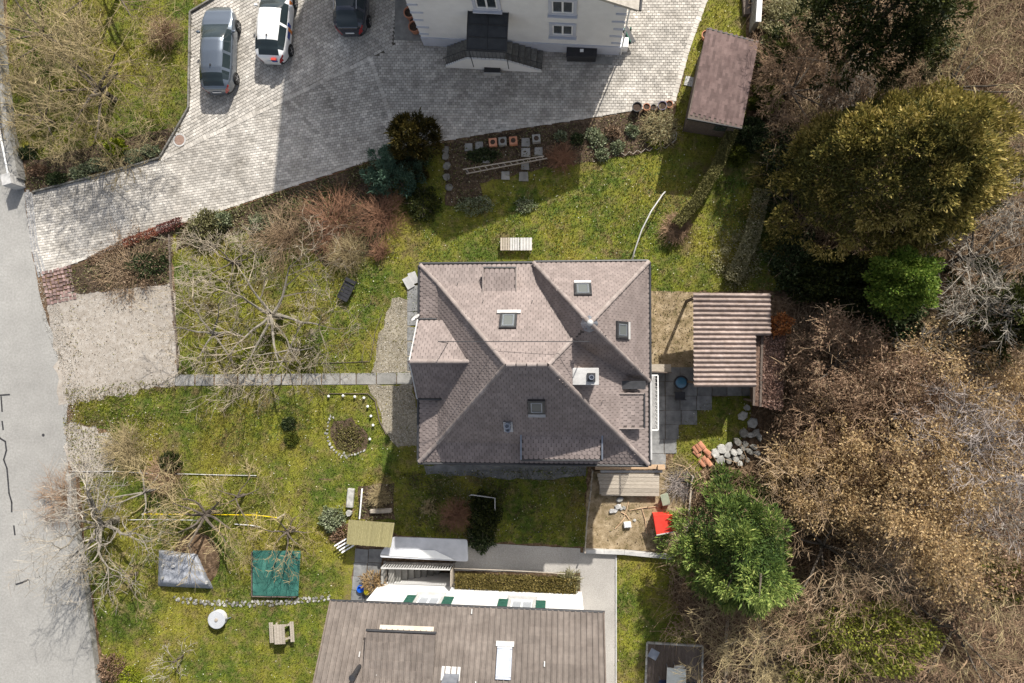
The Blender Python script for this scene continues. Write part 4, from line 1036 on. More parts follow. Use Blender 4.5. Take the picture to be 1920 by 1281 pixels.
# tiled lean-to wood store
ws_ = thing('wood_store', 'open garden store with pale wavy tile roof beside the patio', 'shed', W(1352, 640))
q = [W(1305, 548, 2.6), W(1462, 552, 2.2), W(1414, 727, 2.2), W(1297, 726, 2.6)]
q = [W(1303, 549, 2.6), W(1416, 552, 2.15), W(1413, 727, 2.15), W(1297, 726, 2.6)]
x0_, x1_, yA, yB = q[0].x*.5+q[3].x*.5, q[1].x*.5+q[2].x*.5, q[0].y, q[3].y
ZL, ZR = 2.6, 2.15
MB().slab([Vector((x0_+.05, yA-.05, ZL-.05)), Vector((x1_-.05, yA-.05, ZR-.05)), Vector((x1_-.05, yB+.05, ZR-.05)), Vector((x0_+.05, yB+.05, ZL-.05))], .05).build('roof_deck', M_wooddark, ws_)
M_wave = pmat('wavy_tiles', [(.3, (.205, .155, .13)), (.7, (.325, .26, .23))], scale=4, detail=8, obj=.12, bump=.3, bscale=50, big=(.6, .18), mid=(5, .15))
NR, NC = 20, 4; rh = (yA-yB)/NR; cw = math.hypot(x1_-x0_, ZL-ZR)/NC
prof = [(-.5, .0), (-.38, .010), (-.22, .07), (-.04, .098), (.12, .085), (.26, .022), (.40, -.004), (.5, .0)]
wm = bpy.data.meshes.new('roof_tile'); vs_ = []
for u, dz in ((-.02, .0), (1.03, .05)):
    vs_ += [(u*cw, y*rh, z+dz) for y, z in prof]
npf = len(prof); vs_ += [(1.03*cw, y*rh, z+.0) for y, z in prof]
wm.from_pydata(vs_, [], [(i, npf+i, npf+i+1, i+1) for i in range(npf-1)]+[(npf+i, 2*npf+i, 2*npf+i+1, npf+i+1) for i in range(npf-1)]); wm.update(); wm.materials.append(M_wave)
dx_ = Vector((x1_-x0_, 0, ZR-ZL)).normalized(); dy_ = Vector((0, 1, 0)); dn_ = dx_.cross(dy_); MW_ = Matrix((dx_, dy_, dn_)).transposed().to_4x4()
for j in range(NR):
    for i in range(NC+(1 if j >= 11 else 0)):
        o = link('roof_tile', wm, None, ws_); m = MW_.copy(); m.translation = Vector((x0_, yB+(j+.5)*rh, ZL))+dx_*(i*cw)+dn_*(.01+rnd.uniform(0, .006))-origin(ws_); o.matrix_local = m
for (x, y, z) in ((x0_+.15, yA-.2, ZL), (x0_+.15, yB+.2, ZL), (x1_-.15, yB+.2, ZR), (x1_-.15, yA-.2, ZR), ((x0_+x1_)/2, yB+.2, (ZL+ZR)/2)):
    MB().box((x, y, z/2-.04), (.12, .12, z-.1)).build('post', M_wooddark, ws_)
MB().box((x1_-.3, (yA+yB)/2, .9), (.3, yA-yB-.8, 1.7)).build('log_stack', M_wooddark, ws_)
# leaf-covered lower roof behind it
lq = [W(1413, 590, 1.7), W(1474, 596, 1.6), W(1466, 770, 1.6), W(1410, 760, 1.7)]
ls_ = thing('low_store_roof', 'low dark roof covered with reddish fallen leaves behind the tiled store', 'shed', W(1440, 680))
M_rleaf = pmat('leafy_roof', [(.3, (.05, .035, .028)), (.5, (.12, .075, .055)), (.7, (.22, .145, .105))], scale=9, detail=8, bump=.8, bscale=22, big=(.9, .3))
MB().slab(lq, .08).build('roof', M_rleaf, ls_)
for p in lq: c = (lq[0]+lq[1]+lq[2]+lq[3])/4; z = p.lerp(c, .1); MB().box((z.x, z.y, .8), (.1, .1, 1.58)).build('post', M_wooddark, ls_)
MB().box(((lq[0].x+lq[1].x)/2, (lq[0].y+lq[2].y)/2, .75), (1.1, 3.8, 1.45)).build('wall', M_wooddark, ls_)
mb = MB()
for f in (.0, .22): mb.bar(lq[0].lerp(lq[1], f+.05)+Vector((0, 0, .05)), lq[3].lerp(lq[2], f+.05)+Vector((0, 0, .05)), .10, .05)
mb.build('roof_batten', M_wooddark, ls_)
# mat-covered shelter next to the terrace
mq = [W(654, 975, 1.3), W(740, 981, 1.3), W(733, 1026, 1.15), W(650, 1020, 1.15)]
ms = thing('mat_shelter', 'small shelter with olive reed mat roof above the terrace', 'shelter', W(702, 985))
M_reed = pmat('reed_mat', [(.3, (.20, .175, .075)), (.7, (.34, .305, .16))], scale=7, stretch=(8, 1, 1), detail=6, bump=.5, bscale=24, obj=.1)
rm_ = MB().slab(mq, .03).build('roof_frame', M_wooddark, ms)
nb = 26
for i in range(nb):
    a, b = i/nb, (i+.94)/nb; up = Vector((0, 0, .025+rnd.uniform(0, .012)))
    MB().slab([mq[0].lerp(mq[1], a)+up, mq[0].lerp(mq[1], b)+up, mq[3].lerp(mq[2], b)+up-Vector((0, rnd.uniform(0, .05), 0)), mq[3].lerp(mq[2], a)+up], .02).build('reed_strip', M_reed, rm_)
for p in mq: c = sum(mq, Vector())/4; z = p.lerp(c, .5); MB().tube([(z.x, z.y, 0), (z.x, z.y, p.z-.03)], .04, 7).build('post', M_wood, ms)
# white canopy by the basement stair
cn = thing('white_canopy', 'long white rounded canopy roof above the basement stair', 'canopy', W(800, 1035))
zc = .75
def rrect(c, r=5, k=5):
    out = []; n = len(c)
    for i in range(n):
        p, a, b = Vector(c[i]), Vector(c[i-1]), Vector(c[(i+1) % n]); d0 = (a-p).normalized()*r; d1 = (b-p).normalized()*r
        for t in range(k+1):
            t /= k; out.append(p+d0*(1-t)**2+d1*t**2)
    return out
cpx = rrect([(736, 1007), (876, 1012), (878, 1053), (852, 1052), (712, 1045), (714, 1036)], 5)
poly = [W(p.x, p.y, zc) for p in cpx]
M_canvas = pmat('white_canvas', [(.3, (.40, .405, .43)), (.7, (.50, .505, .53))], scale=2.5, detail=7, bump=.2, bscale=20, rough=.6, big=(.8, .08))
MB().prism([(p.x, p.y) for p in poly], zc-.10, zc).build('roof', M_canvas, cn, bevel=.03, seg=2)
tq = [(728, 1042), (760, 1031), (815, 1032), (852, 1050)]
MB().prism([(p.x, p.y) for p in WL(tq, zc+.03)], zc+.002, zc+.035).build('raised_panel', M_white, cn, bevel=.01)
for a, b in ((730, 1040), (862, 1046), (850, 1034), (752, 1030)): p = W(a, b, zc); MB().tube([(p.x, p.y, 0), (p.x, p.y, zc-.1)], .035, 8).build('post', M_white, cn)
# railing of the stair well
rl_ = thing('stair_railing', 'grey bar railing round the basement stair below the white canopy', 'railing', Vector(((PX0+PX1)/2, PY1+.05, 0)))
mb = MB()
for i in range(27): x = PX0+.02+(PX1-PX0-.04)*i/26; mb.bar((x, PY1+.06, .02), (x, PY1+.06, .95), .045, .03)
mb.build('bars', M_palecon, rl_)
MB().bar((PX0-.02, PY1+.06, .97), (PX1+.02, PY1+.06, .97), .06, .05).build('handrail', M_palecon, rl_)
MB().bar((PX1+.06, PY1, .55), (PX1+.06, PY0+.3, .55), .05, 1.0).build('side_panel', M_wood, rl_)
MB().bar((PX0-.06, PY1, .3), (PX0-.06, PY0+.2, .3), .12, .55).build('side_wall', M_conc, rl_)

# ------------------------------------------------------------------ yard walls, fences
rw_ = thing('roadside_wall', 'grey roadside wall with silver tube rail at the upper left', 'wall', W(20, 230))
pts = [(-8, -120), (2, 60), (22, 240), (42, 340)]; qq = WL(pts)
for a, b in zip(qq, qq[1:]): MB().bar(a+Vector((.12, 0, .3)), b+Vector((.12, 0, .3)), .25, .6).build('wall_section', M_conc, rw_, bevel=.01)
MB().tube([p+Vector((0, 0, .95)) for p in qq], .05, 8).build('rail', M_white, rw_)
for i in range(14):
    t = i/13*3; j = min(2, int(t)); p = qq[j].lerp(qq[j+1], t-j); MB().tube([p+Vector((0, 0, 0)), p+Vector((0, 0, .95))], .03, 6).build('rail_post', M_lead, rw_)
p = W(38, 345); MB().box((p.x, p.y, .5), (.55, .62, 1.0), .25).build('end_pillar', M_palecon, rw_, bevel=.02)
rt = thing('retaining_wall', 'low grey retaining wall between road and lower garden', 'wall', W(160, 1060))
kerb([(138, 886), (142, 960), (160, 1060), (175, 1180), (187, 1281), (200, 1400)], .24, .42, M_conc, 'wall_section', 1.1, rt, wob=.02)
yw = thing('yard_wall', 'grey wall with white coping beside the shed at the top', 'wall', W(1408, 20))
a, b = W(1419, -120), W(1408, 62); MB().bar(a+Vector((0, 0, .55)), b+Vector((0, 0, .55)), .22, 1.1).build('wall_section', M_conc, yw)
MB().bar(a+Vector((.05, 0, 1.14)), b+Vector((.05, 0, 1.14)), .26, .07).build('coping', M_white, yw, bevel=.01)
MB().box(tuple(W(1397, 12)+Vector((0, 0, .14))), (.32, 1.1, .28), .06).solo('wooden_trough', M_wooddark, 'brown wooden trough against the grey wall at the top', 'trough')
MB().prism([(p.x, p.y) for p in WL([(1286, 143), (1302, 146), (1299, 164), (1282, 160)])], .004, .05).solo('stepping_slab', M_palecon, 'pale square slab beside the garden shed', 'slab', bevel=.01)
# animal pen
pn = thing('pen_wall', 'pale low wall along the lower side of the animal pen', 'wall', W(1180, 1035))
kerb([(1094, 1031), (1170, 1034), (1262, 1043)], .20, .30, M_palecon, 'wall_section', 1.3, pn)
pf = thing('pen_fence', 'thin wooden fence on the left side of the animal pen', 'fence', W(1102, 960))
fq = WL([(1110, 880), (1107, 915), (1100, 970), (1096, 1028)])
for a, b in zip(fq, fq[1:]):
    for z in (.35, .75): MB().bar(a+Vector((0, 0, z)), b+Vector((0, 0, z)), .03, .09).build('rail', M_wood, pf)
for i in range(10):
    t = i/9*3; j = min(2, int(t)); p = fq[j].lerp(fq[j+1], t-j); MB().box((p.x, p.y, .45), (.06, .06, .9)).build('post', M_wood, pf)
p2 = thing('pen_fence', 'weathered post fence on the right side of the animal pen', 'fence', W(1288, 960))
fq = WL([(1294, 890), (1288, 960), (1284, 1000)])
for a, b in zip(fq, fq[1:]): MB().bar(a+Vector((0, 0, .5)), b+Vector((0, 0, .5)), .08, .10).build('rail', M_wood, p2)
for p in fq: MB().box((p.x, p.y, .4), (.08, .08, .8)).build('post', M_wood, p2)
rh_ = thing('red_hutch', 'bright red animal hutch beside the green conifer', 'hutch', W(1244, 992))
M_red = pmat('red_paint', [(.3, (.62, .045, .030)), (.7, (.72, .065, .045))], scale=3, rough=.45, bump=.08)
c = W(1245, 990); rq = [W(1225, 967, 1.0), W(1261, 965, 1.0), W(1268, 996, .85), W(1231, 1003, .85)]
MB().slab(rq, .05).build('roof', M_red, rh_); cc_ = sum(rq, Vector())/4
MB().prism([(cc_.x+(p.x-cc_.x)*.88, cc_.y+(p.y-cc_.y)*.88) for p in rq], .02, .86).build('box', M_red, rh_)
MB().bar(rq[3]+Vector((0, -.01, -.02)), rq[2]+Vector((0, -.01, -.02)), .05, .06).build('edge_trim', M_palecon, rh_)
pd = thing('plank_deck', 'raised weathered plank deck along the house side of the pen', 'deck', W(1180, 908))
for i in range(6):
    y = 891+i*7; MB().bar(W(1120+i*1.5, y, .35), W(1236, y+1, .35), .175, .05).build('plank', M_wood, pd)
for a in (1126, 1180, 1230): MB().bar(W(a, 892, .25), W(a, 926, .25), .10, .14).build('joist', M_wood, pd)
for x_, y_ in ((1126, 893), (1230, 893), (1126, 925), (1230, 925)): p = W(x_, y_, .2); MB().box((p.x, p.y, .09), (.1, .1, .18)).build('leg', M_wood, pd)
bm = thing('beam_stack', 'stacked raw orange timber beams under the house eave', 'timber', W(1185, 881))
for i, (y, w, m) in enumerate(((876, .20, M_woodwarm), (883, .12, M_palecon))):
    MB().bar(W(1116+10*i, y+1, .45-.2*i), W(1246-4*i, y-1+2*i, .45-.2*i), w, .14).build('beam', m, bm, bevel=.01)
MB().box(tuple(W(1240, 876, .6)), (.36, .22, .16)).build('beam_end', M_woodwarm, bm)
for x_ in (1130, 1230): p = W(x_, 880, .1); MB().box((p.x, p.y, .1), (.15, .35, .18)).build('bearer', M_wood, bm)
tb = thing('green_feeder', 'small grey green board propped in the pen beside the deck', 'board', W(1248, 937))
MB().slab([W(1238, 929, .55), W(1252, 925, .55), W(1257, 944, .40), W(1243, 949, .40)], .04).build('lid', pmat('greygreen', [(.3, (.26, .30, .22)), (.7, (.36, .39, .29))], scale=4), tb)
p = W(1248, 938, .2); MB().box((p.x, p.y, .2), (.36, .45, .38), .15).build('box', M_wooddark, tb)
bk = MB(); p = W(1176, 983); bk.box((p.x, p.y, .11), (.36, .28, .2), .1); bk.box((p.x, p.y, .225), (.30, .22, .03), .1)
bk.solo('white_tub', M_white, 'small white tub on the soil of the pen', 'tub', bevel=.02)
rnd = random.Random(52)
for i, (x_, y_, s_) in enumerate(((1147, 958, .34), (1154, 957, .32), (1158, 950, .40), (1162, 936, .42), (1190, 975, .20), (1164, 953, .26), (1170, 952, .22))):
    p = W(x_, y_); lb = ['rounded white stone leftmost in the pen', 'rounded white stone second from left in the pen', 'flat pale stone above the white stones in the pen', 'large flat slab stone nearest the plank deck', 'small upright pale stone right of the white tub', 'beige stone in the middle of the pen rubble', 'rightmost pale stone of the pen rubble'][i]
    MB().stone((p.x, p.y, 0.01), (s_, s_*.75, s_*.4), rnd).solo('stone', M_palecon if i < 3 else M_stone, lb, 'stone', 'stones lying in the pen')
for i, (a, b, lb) in enumerate((((1153, 992), (1172, 970), 'short tan stick left of the white tub'), ((1170, 968), (1178, 940), 'straight tan stick running up to the deck'), ((1164, 960), (1180, 974), 'stick lying between the stones of the pen'), ((1203, 952), (1212, 1000), 'long thin stick beside the red hutch'), ((1180, 957), (1232, 950), 'bent branch lying across the pen'))):
    a, b = W(*a, .05), W(*b, .05); m_ = (a+b)/2+Vector((.06, .05, .03)); MB().tube([a, m_, b], .022, 5).solo('stick', M_woodwarm, lb, 'stick', 'sticks lying in the pen')

# ------------------------------------------------------------------ garden furniture and small things
def pot(px, py, r, h, mat, label, group, name='plant_pot', square=False, plant=None):
    p = W(px, py); t = thing(name, label, 'pot', p, group)
    if square:
        q = MB().box((p.x, p.y, h/2+.02), (r*2, r*2, h), .08).build('pot', mat, t, bevel=.01)
        MB().lathe((p.x, p.y, h+.021), [(r*.62, 0), (r*.6, .004)], 14).build('opening', M_potsoil, t)
    else:
        MB().lathe((p.x, p.y, .025), [(r*.72, 0), (r*.95, h*.85), (r, h*.85), (r, h), (r*.84, h), (r*.80, h*.8)], 20).build('pot', mat, t, smooth=False)
        MB().lathe((p.x, p.y, .025), [(r*.82, h*.78), (r*.80, h*.84)], 14).build('soil', M_potsoil, t)
    return t
grp = 'pots lined up at the paving edge'
pot(1193, 206, .26, .42, M_blackpl, 'largest black pot at the left end of the pot row', grp); pot(1211, 205, .19, .34, M_terra, 'brown pot second from the left in the pot row', grp)
pot(1224, 205, .15, .30, M_blackpl, 'smallest black pot in the middle of the pot row', grp); pot(1240, 203, .24, .38, pmat('violet_pot', [(.3, (.09, .08, .11)), (.7, (.16, .14, .19))], scale=5), 'grey violet pot second from the right in the pot row', grp)
pot(1253, 200, .19, .34, M_terra, 'terracotta pot at the right end of the pot row', grp)
grp = 'terracotta pots by the white house corner'
pot(771, 32, .31, .5, M_terra, 'terracotta pot further from the stair on the concrete apron', grp); pot(780, 58, .31, .5, M_terra, 'terracotta pot nearest the house corner on the concrete apron', grp); pot(777, 46, .20, .35, M_terra, 'small terracotta pot squeezed between two larger ones', grp)
pot(1321, 72, .23, .40, M_terra, 'terracotta pot half hidden behind the garden shed', 'pots by the shed')
grp = 'square planters in the potting bed'
for x_, y_, m_, lb in ((925, 270, M_terra, 'red terracotta planter with plant in the bed'), (943, 268, M_conc, 'grey square planter left of the rust one'), (963, 267, M_terra, 'rust coloured square planter in the middle of the row'), (1006, 263, M_conc, 'square dark mouthed planter at the right end of the row')):
    pot(x_, y_, .21, .30, m_, lb, grp, 'square_planter', True)
for x_, y_, s_, lb in ((879, 277, .42, 'leftmost grey stepping slab in the potting bed'), (899, 274, .42, 'second grey stepping slab in the potting bed'), (986, 268, .46, 'grey slab between square planters'), (986, 287, .48, 'grey slab below the planter row, left of a pair'), (1010, 285, .44, 'grey slab below the planter row, right of a pair'), (912, 300, .40, 'slab half under the ladder'), (985, 312, .42, 'mossy slab below the ladder'), (982, 332, .5, 'mossy slab nearest the lawn'), (948, 330, .45, 'mossy slab left of the path slabs')):
    p = W(x_, y_); MB().prism([(p.x-s_/2, p.y-s_/2+.02), (p.x+s_/2, p.y-s_/2), (p.x+s_/2-.02, p.y+s_/2), (p.x-s_/2+.01, p.y+s_/2)], .03, .075+.012*(x_ % 3)).solo('stepping_slab', M_conc, lb, 'slab', 'slabs in the potting bed', bevel=.008)
for i, (x_, y_) in enumerate(((836, 282), (836, 294), (838, 312), (838, 333), (842, 352))):
    p = W(x_, y_); MB().stone((p.x, p.y, .02), (.46, .42, .10), random.Random(60+i), flat=.92).solo('stepping_stone', M_darkstone, 'rough stepping stone beside the dark round shrub, number %s from the driveway' % ('one', 'two', 'three', 'four', 'five')[i], 'stepping stone', 'stepping stones beside the potting bed')
ld = thing('wooden_ladder', 'long grey wooden ladder lying over the potting bed', 'ladder', W(945, 305))
la, lb_ = WL([(868, 318), (1020, 293)], .45); lc, ld_ = WL([(874, 326), (1026, 297)], .45)
for a, b in ((la, lb_), (lc, ld_)): MB().bar(a, b, .05, .06).build('rail', M_wood, ld)
for i in range(13): t = (i+.5)/13; MB().tube([la.lerp(lb_, t), lc.lerp(ld_, t)], .018, 6).build('rung', M_wood, ld)
for t in (.05, .5, .95): p = la.lerp(lb_, t); MB().box((p.x, p.y-.08, .21), (.12, .3, .42)).build('support', M_wooddark, ld)
mc = thing('manhole_cover', 'round rusty manhole cover with pale rim on the driveway', 'manhole', W(337, 263))
p = W(337, 263); MB().lathe((p.x, p.y, .012), [(.36, 0), (.36, .028), (.29, .030), (.29, .02)], 28).build('rim', M_palecon, mc)
MB().lathe((p.x, p.y, .012), [(.285, 0), (.28, .026), (.25, .028)], 28).build('cover', pmat('rusty_iron', [(.3, (.20, .13, .10)), (.7, (.30, .21, .17))], scale=8, bump=.5), mc)
# three slatted crates on the lawn above the house
for i, (x_, m_, lb) in enumerate(((948, M_wood, 'tan slatted wooden stool, leftmost of three on the lawn'), (966, M_palecon, 'white slatted stool in the middle of three on the lawn'), (987, M_palecon, 'pale grey slatted stool, rightmost of three on the lawn'))):
    p = W(x_, 460); t = thing('slatted_stool', lb, 'stool', p, 'slatted stools on the lawn'); w_ = .50 if i < 2 else .62
    for k in range(4): MB().box((p.x-w_/2+w_*(k+.5)/4, p.y, .36), (w_/4-.02, .66, .04)).build('slat', m_, t, bevel=.006)
    for s in (-1, 1):
        MB().box((p.x, p.y+s*.26, .315), (w_, .05, .05)).build('crossbar', m_, t)
        for r in (-1, 1): MB().box((p.x+r*(w_/2-.05), p.y+s*.26, .15), (.05, .05, .29)).build('leg', m_, t)
# black lounger on the lawn
lg = thing('garden_lounger', 'black plastic lounger standing on the lawn left of the house', 'lounger', W(657, 541))
d = (W(666, 520)-W(646, 560)).normalized(); n = Vector((-d.y, d.x, 0)); c = W(656, 541)
for i in range(6): s = -.62+i*.2; MB().bar(c+d*s-n*.28+Vector((0, 0, .34+.03*max(0, i-3)**2)), c+d*s+n*.28+Vector((0, 0, .34+.03*max(0, i-3)**2)), .18, .03).build('slat', M_blackpl, lg)
for s in (-.5, .45):
    for r in (-1, 1): MB().tube([c+d*s+n*.24*r, c+d*s+n*.24*r+Vector((0, 0, .34))], .025, 6).build('leg', M_blackpl, lg)
for r in (-1, 1): MB().bar(c-d*.66+n*.29*r+Vector((0, 0, .36)), c+d*.5+n*.29*r+Vector((0, 0, .40)), .04, .06).build('side_rail', M_blackpl, lg)
# bowed white pole on the lawn
pp = [W(1183, 497, 1.2), W(1190, 470, 1.5), W(1203, 432, 1.6), W(1221, 396, 1.4), W(1243, 364, 1.0), W(1247, 360, .3)]
MB().tube([W(1182, 500, 0)]+pp+[Vector((pp[-1].x, pp[-1].y, 0))], .035, 8).solo('bowed_pole', M_palecon, 'long bowed white pole arching over the lawn above the house', 'pole', smooth=True)
# oval stone bed with white stones and lights
sb = thing('stone_ring', 'arc of white stones round a small bed on the lawn', 'stone edging', W(655, 800)); rnd = random.Random(70)
for i in range(26):
    t = math.radians(150+i*6.2); x_ = 655-36*math.cos(t+math.pi)*1.05; y_ = 802+50*math.sin(t-math.pi)*1.05
    x_, y_ = [(618, 786), (616, 792), (615, 799), (614, 806), (614, 813), (615, 820), (616, 827), (619, 833), (622, 839), (626, 844), (631, 848), (636, 852), (642, 854), (648, 855), (654, 854), (660, 853), (666, 852), (672, 850), (677, 847), (620, 781), (625, 783), (683, 845), (645, 850), (610, 812), (640, 857), (650, 858)][i]
    p = W(x_, y_); MB().stone((p.x, p.y, -.03), (rnd.uniform(.10, .22), rnd.uniform(.08, .17), rnd.uniform(.06, .12)), rnd).build('stone', M_stone, sb)
sheet('ring_bed', [(626, 790), (660, 782), (690, 815), (688, 842), (660, 850), (632, 842), (620, 818)], .030, M_soil, rough=.12, seed=90)
for i, (x_, y_) in enumerate(((618, 743), (645, 742), (667, 744), (684, 746), (691, 762), (697, 780), (701, 797), (695, 823))):
    p = W(x_, y_); t = MB().tube([(p.x, p.y, 0), (p.x, p.y, .1)], .015, 6); t.lathe((p.x, p.y, .1), [(.01, 0), (.055, .02), (.075, .07), (.05, .125), (.01, .14)], 12)
    t.solo('globe_light', M_white, 'small white globe light number %s from the left along the bed' % ('one', 'two', 'three', 'four', 'five', 'six', 'seven', 'eight')[i], 'garden light', 'globe lights round the small bed', smooth=True)
# round white table, picnic table
M_canvas2 = pmat('table_white', [(.3, (.36, .37, .39)), (.7, (.44, .45, .47))], scale=3, rough=.5)
rt_ = thing('round_table', 'round white garden table standing on the lower lawn', 'table', W(412, 1158)); p = W(413, 1157)
MB().lathe((p.x, p.y, .36), [(.44, 0), (.47, .02), (.47, .05), (.44, .06), (.05, .062)], 32).build('tabletop', M_canvas2, rt_)
MB().lathe((p.x, p.y, .42), [(.09, 0), (.08, .05), (.03, .06)], 14).build('hub', M_wood, rt_)
MB().lathe((p.x, p.y, .0), [(.40, 0), (.44, .10), (.30, .34), (.1, .36)], 20).build('base', M_palecon, rt_)
for a in range(3): t = a*2.1; MB().tube([(p.x+.4*math.cos(t), p.y+.4*math.sin(t), .3), (p.x+.6*math.cos(t), p.y+.6*math.sin(t), 0)], .025, 6).build('foot', M_lead, rt_)
pk = thing('picnic_table', 'small wooden picnic table with benches on the lower lawn', 'picnic table', W(534, 1182))
c = W(534, 1180); ang = math.radians(5); d = Vector((math.sin(-ang)*-1, math.cos(ang), 0)); d = Vector((-.07, 1, 0)).normalized()*-1; n = Vector((-d.y, d.x, 0))
for i in range(4): s = (i-1.5)*.145; MB().bar(c+n*s-d*.50+Vector((0, 0, .68)), c+n*s+d*.50+Vector((0, 0, .68)), .135, .04).build('tabletop_board', M_wood, pk, bevel=.006)
for s in (-1, 1):
    for j in (0, 1): MB().bar(c+n*s*(.50+.11*j)-d*.52+Vector((0, 0, .40)), c+n*s*(.50+.11*j)+d*.52+Vector((0, 0, .40)), .10, .04).build('seat_board', M_wood, pk, bevel=.006)
for s in (-1, 1):
    e_ = c+d*s*.34; MB().bar(e_-n*.62+Vector((0, 0, .355)), e_+n*.62+Vector((0, 0, .355)), .05, .09).build('crossbeam', M_wood, pk)
    for r in (-1, 1): MB().bar(e_+n*r*.42, e_+n*r*.16+Vector((0, 0, .66)), .05, .09).build('leg', M_wood, pk)
# grey tarpaulin over a heap, with stones
hp = MB(); rnd = random.Random(95); hc = W(368, 1050); R = 1.35; rings = []
for i in range(9):
    r = R*i/8; rings.append([(hc.x+r*math.cos(a*math.pi/12)*.98, hc.y+r*math.sin(a*math.pi/12)*1.1, .34*max(0, 1-(i/8)**2)**.8+rnd.uniform(-.06, .06)*(i < 8)) for a in range(24)])
hp.add([p for r in rings for p in r], [(i*24+a, (i+1)*24+a, (i+1)*24+(a+1) % 24, i*24+(a+1) % 24) for i in range(8) for a in range(24)])
hp.solo('garden_heap', M_litter, 'rounded brown heap of earth and cuttings under the bare tree', 'heap', smooth=True)
tp = thing('grey_tarpaulin', 'grey tarpaulin sheet weighed down with stones on the lower garden', 'tarpaulin', W(350, 1075))
tm = MB(); nu, nv = 26, 16; cq = [(298, 1031), (372, 1036), (400, 1104), (296, 1099)]
M_tarp = pmat('grey_tarp', [(.3, (.20, .21, .235)), (.7, (.31, .325, .36))], scale=3, detail=7, bump=.5, bscale=6, rough=.55, big=(1.2, .15), bdist=.05)
def q4(c, u, v): a = Vector(c[0]).lerp(Vector(c[1]), u); b = Vector(c[3]).lerp(Vector(c[2]), u); return a.lerp(b, v)
vv_ = []
for j in range(nv+1):
    for i in range(nu+1):
        u, v = i/nu, j/nv; p = q4(cq, u, v)
        edge = min(u, 1-u, v, 1-v); zz = .62*min(1, edge*9)**.6+.05*math.sin(u*17+v*9)*.5+.03*math.sin(v*25-u*6)
        w_ = W(p.x, p.y, max(.03, zz)); vv_.append(w_)
tm.add(vv_, [(j*(nu+1)+i, j*(nu+1)+i+1, (j+1)*(nu+1)+i+1, (j+1)*(nu+1)+i) for j in range(nv) for i in range(nu)])
tm.build('sheet', M_tarp, tp, smooth=True)
for i, (x_, y_, lb) in enumerate(((306, 1061, 'beige stone at the left edge of the grey tarpaulin'), (325, 1062, 'small white stone in the middle of the grey tarpaulin'), (305, 1084, 'tan stone at the lower left of the grey tarpaulin'), (388, 1092, 'white stone at the right end of the grey tarpaulin'))):
    p = W(x_, y_, .64); MB().stone((p.x, p.y, .60), (.2, .16, .12), rnd).solo('weight_stone', M_palecon if i % 2 else M_stone, lb, 'stone', 'stones on the tarpaulin')
gt = thing('green_sandbox', 'square sandbox under a dark green net cover on the lower lawn', 'sandbox', W(518, 1075))
gc = [(474, 1032), (564, 1033), (559, 1118), (474, 1117)]; vv_ = []
M_net = pmat('green_net', [(.3, (.018, .085, .068)), (.7, (.045, .135, .108))], scale=2.5, detail=6, bump=.3, bscale=10, rough=.6, big=(1.2, .3))
for j in range(13):
    for i in range(13):
        u, v = i/12, j/12; p = q4(gc, u, v); e_ = min(u, 1-u, v, 1-v); w_ = W(p.x, p.y, .28 if e_ > .01 else .26)
        w_.z -= .10*math.sin(math.pi*u)*math.sin(math.pi*v)-.02*math.sin(u*14+v*3); vv_.append(w_)
MB().add(vv_, [(j*13+i, j*13+i+1, (j+1)*13+i+1, (j+1)*13+i) for j in range(12) for i in range(12)]).build('cover', M_net, gt, smooth=True)
gq = [W(a, b, 0) for a, b in gc]
for a, b in zip(gq, gq[1:]+gq[:1]): MB().bar(a.lerp(sum(gq, Vector())/4, .03)+Vector((0, 0, .12)), b.lerp(sum(gq, Vector())/4, .03)+Vector((0, 0, .12)), .05, .24).build('side_board', M_wooddark, gt)
# yellow slackline, thin wires
M_yel = pmat('yellow_webbing', (.75, .56, .01), bump=0, rough=.5)
sl_ = thing('yellow_slackline', 'yellow webbing line stretched between two bare trees', 'slackline', W(390, 968))
MB().tube([W(270, 964, .8), W(390, 965, .72), W(480, 966, .75), W(520, 971, .8)], .020, 6).build('webbing', M_yel, sl_); MB().tube([W(482, 960, .75), W(480, 972, .74), W(466, 986, .3)], .018, 6).build('tail', M_yel, sl_)
for a, b in ((268, 964), (522, 971)): p = W(a, b, .8); MB().tube([(p.x, p.y, 0), (p.x, p.y, .85)], .05, 8).build('stake', M_wood, sl_)
MB().tube([W(130, 884, .06), W(220, 884, .10), W(300, 889, .06), W(350, 889, .08), W(420, 891, .06), W(481, 892, .05)], .024, 6).solo('bleached_pole', M_palecon, 'long bleached pole lying between the two lawns', 'pole')
MB().tube([W(240, 975, .3), W(300, 974, .35), W(380, 976, .3)], .022, 6).solo('grey_line', M_palecon, 'thin pale pipe lying beside the slackline', 'pipe')
MB().tube([W(440, 983, .06), W(470, 985, .08), W(488, 989, .06)], .03, 6).solo('short_pipe', M_palecon, 'short pale pipe end on the lower lawn below the slackline', 'pipe')
# logs, pole and bench by the reed shelter
p = W(658, 935); MB().bar(W(660, 915)+Vector((0, 0, .12)), W(657, 951)+Vector((0, 0, .12)), .36, .24).solo('stone_trough', M_stone, 'long pale stone trough left of the reed shelter bed', 'trough', bevel=.04)
p = W(656, 961); MB().stone((p.x, p.y, 0), (.38, .36, .25), rnd, flat=.9).solo('stone_block', M_stone, 'short stone block below the stone trough', 'stone')
MB().tube([W(679, 916, .5), W(677, 940, .6), W(674, 973, .5)], .04, 8).solo('white_pipe', M_white, 'white pipe running from the reed shelter towards the house', 'pipe')
MB().bar(W(695, 958)+Vector((0, 0, .12)), W(736, 956)+Vector((0, 0, .12)), .24, .22).solo('log_edging', M_wood, 'weathered log lying above the reed shelter', 'log', bevel=.05)
bn = thing('slatted_bench', 'small white slatted bench at the corner of the reed shelter', 'bench', W(645, 1028))
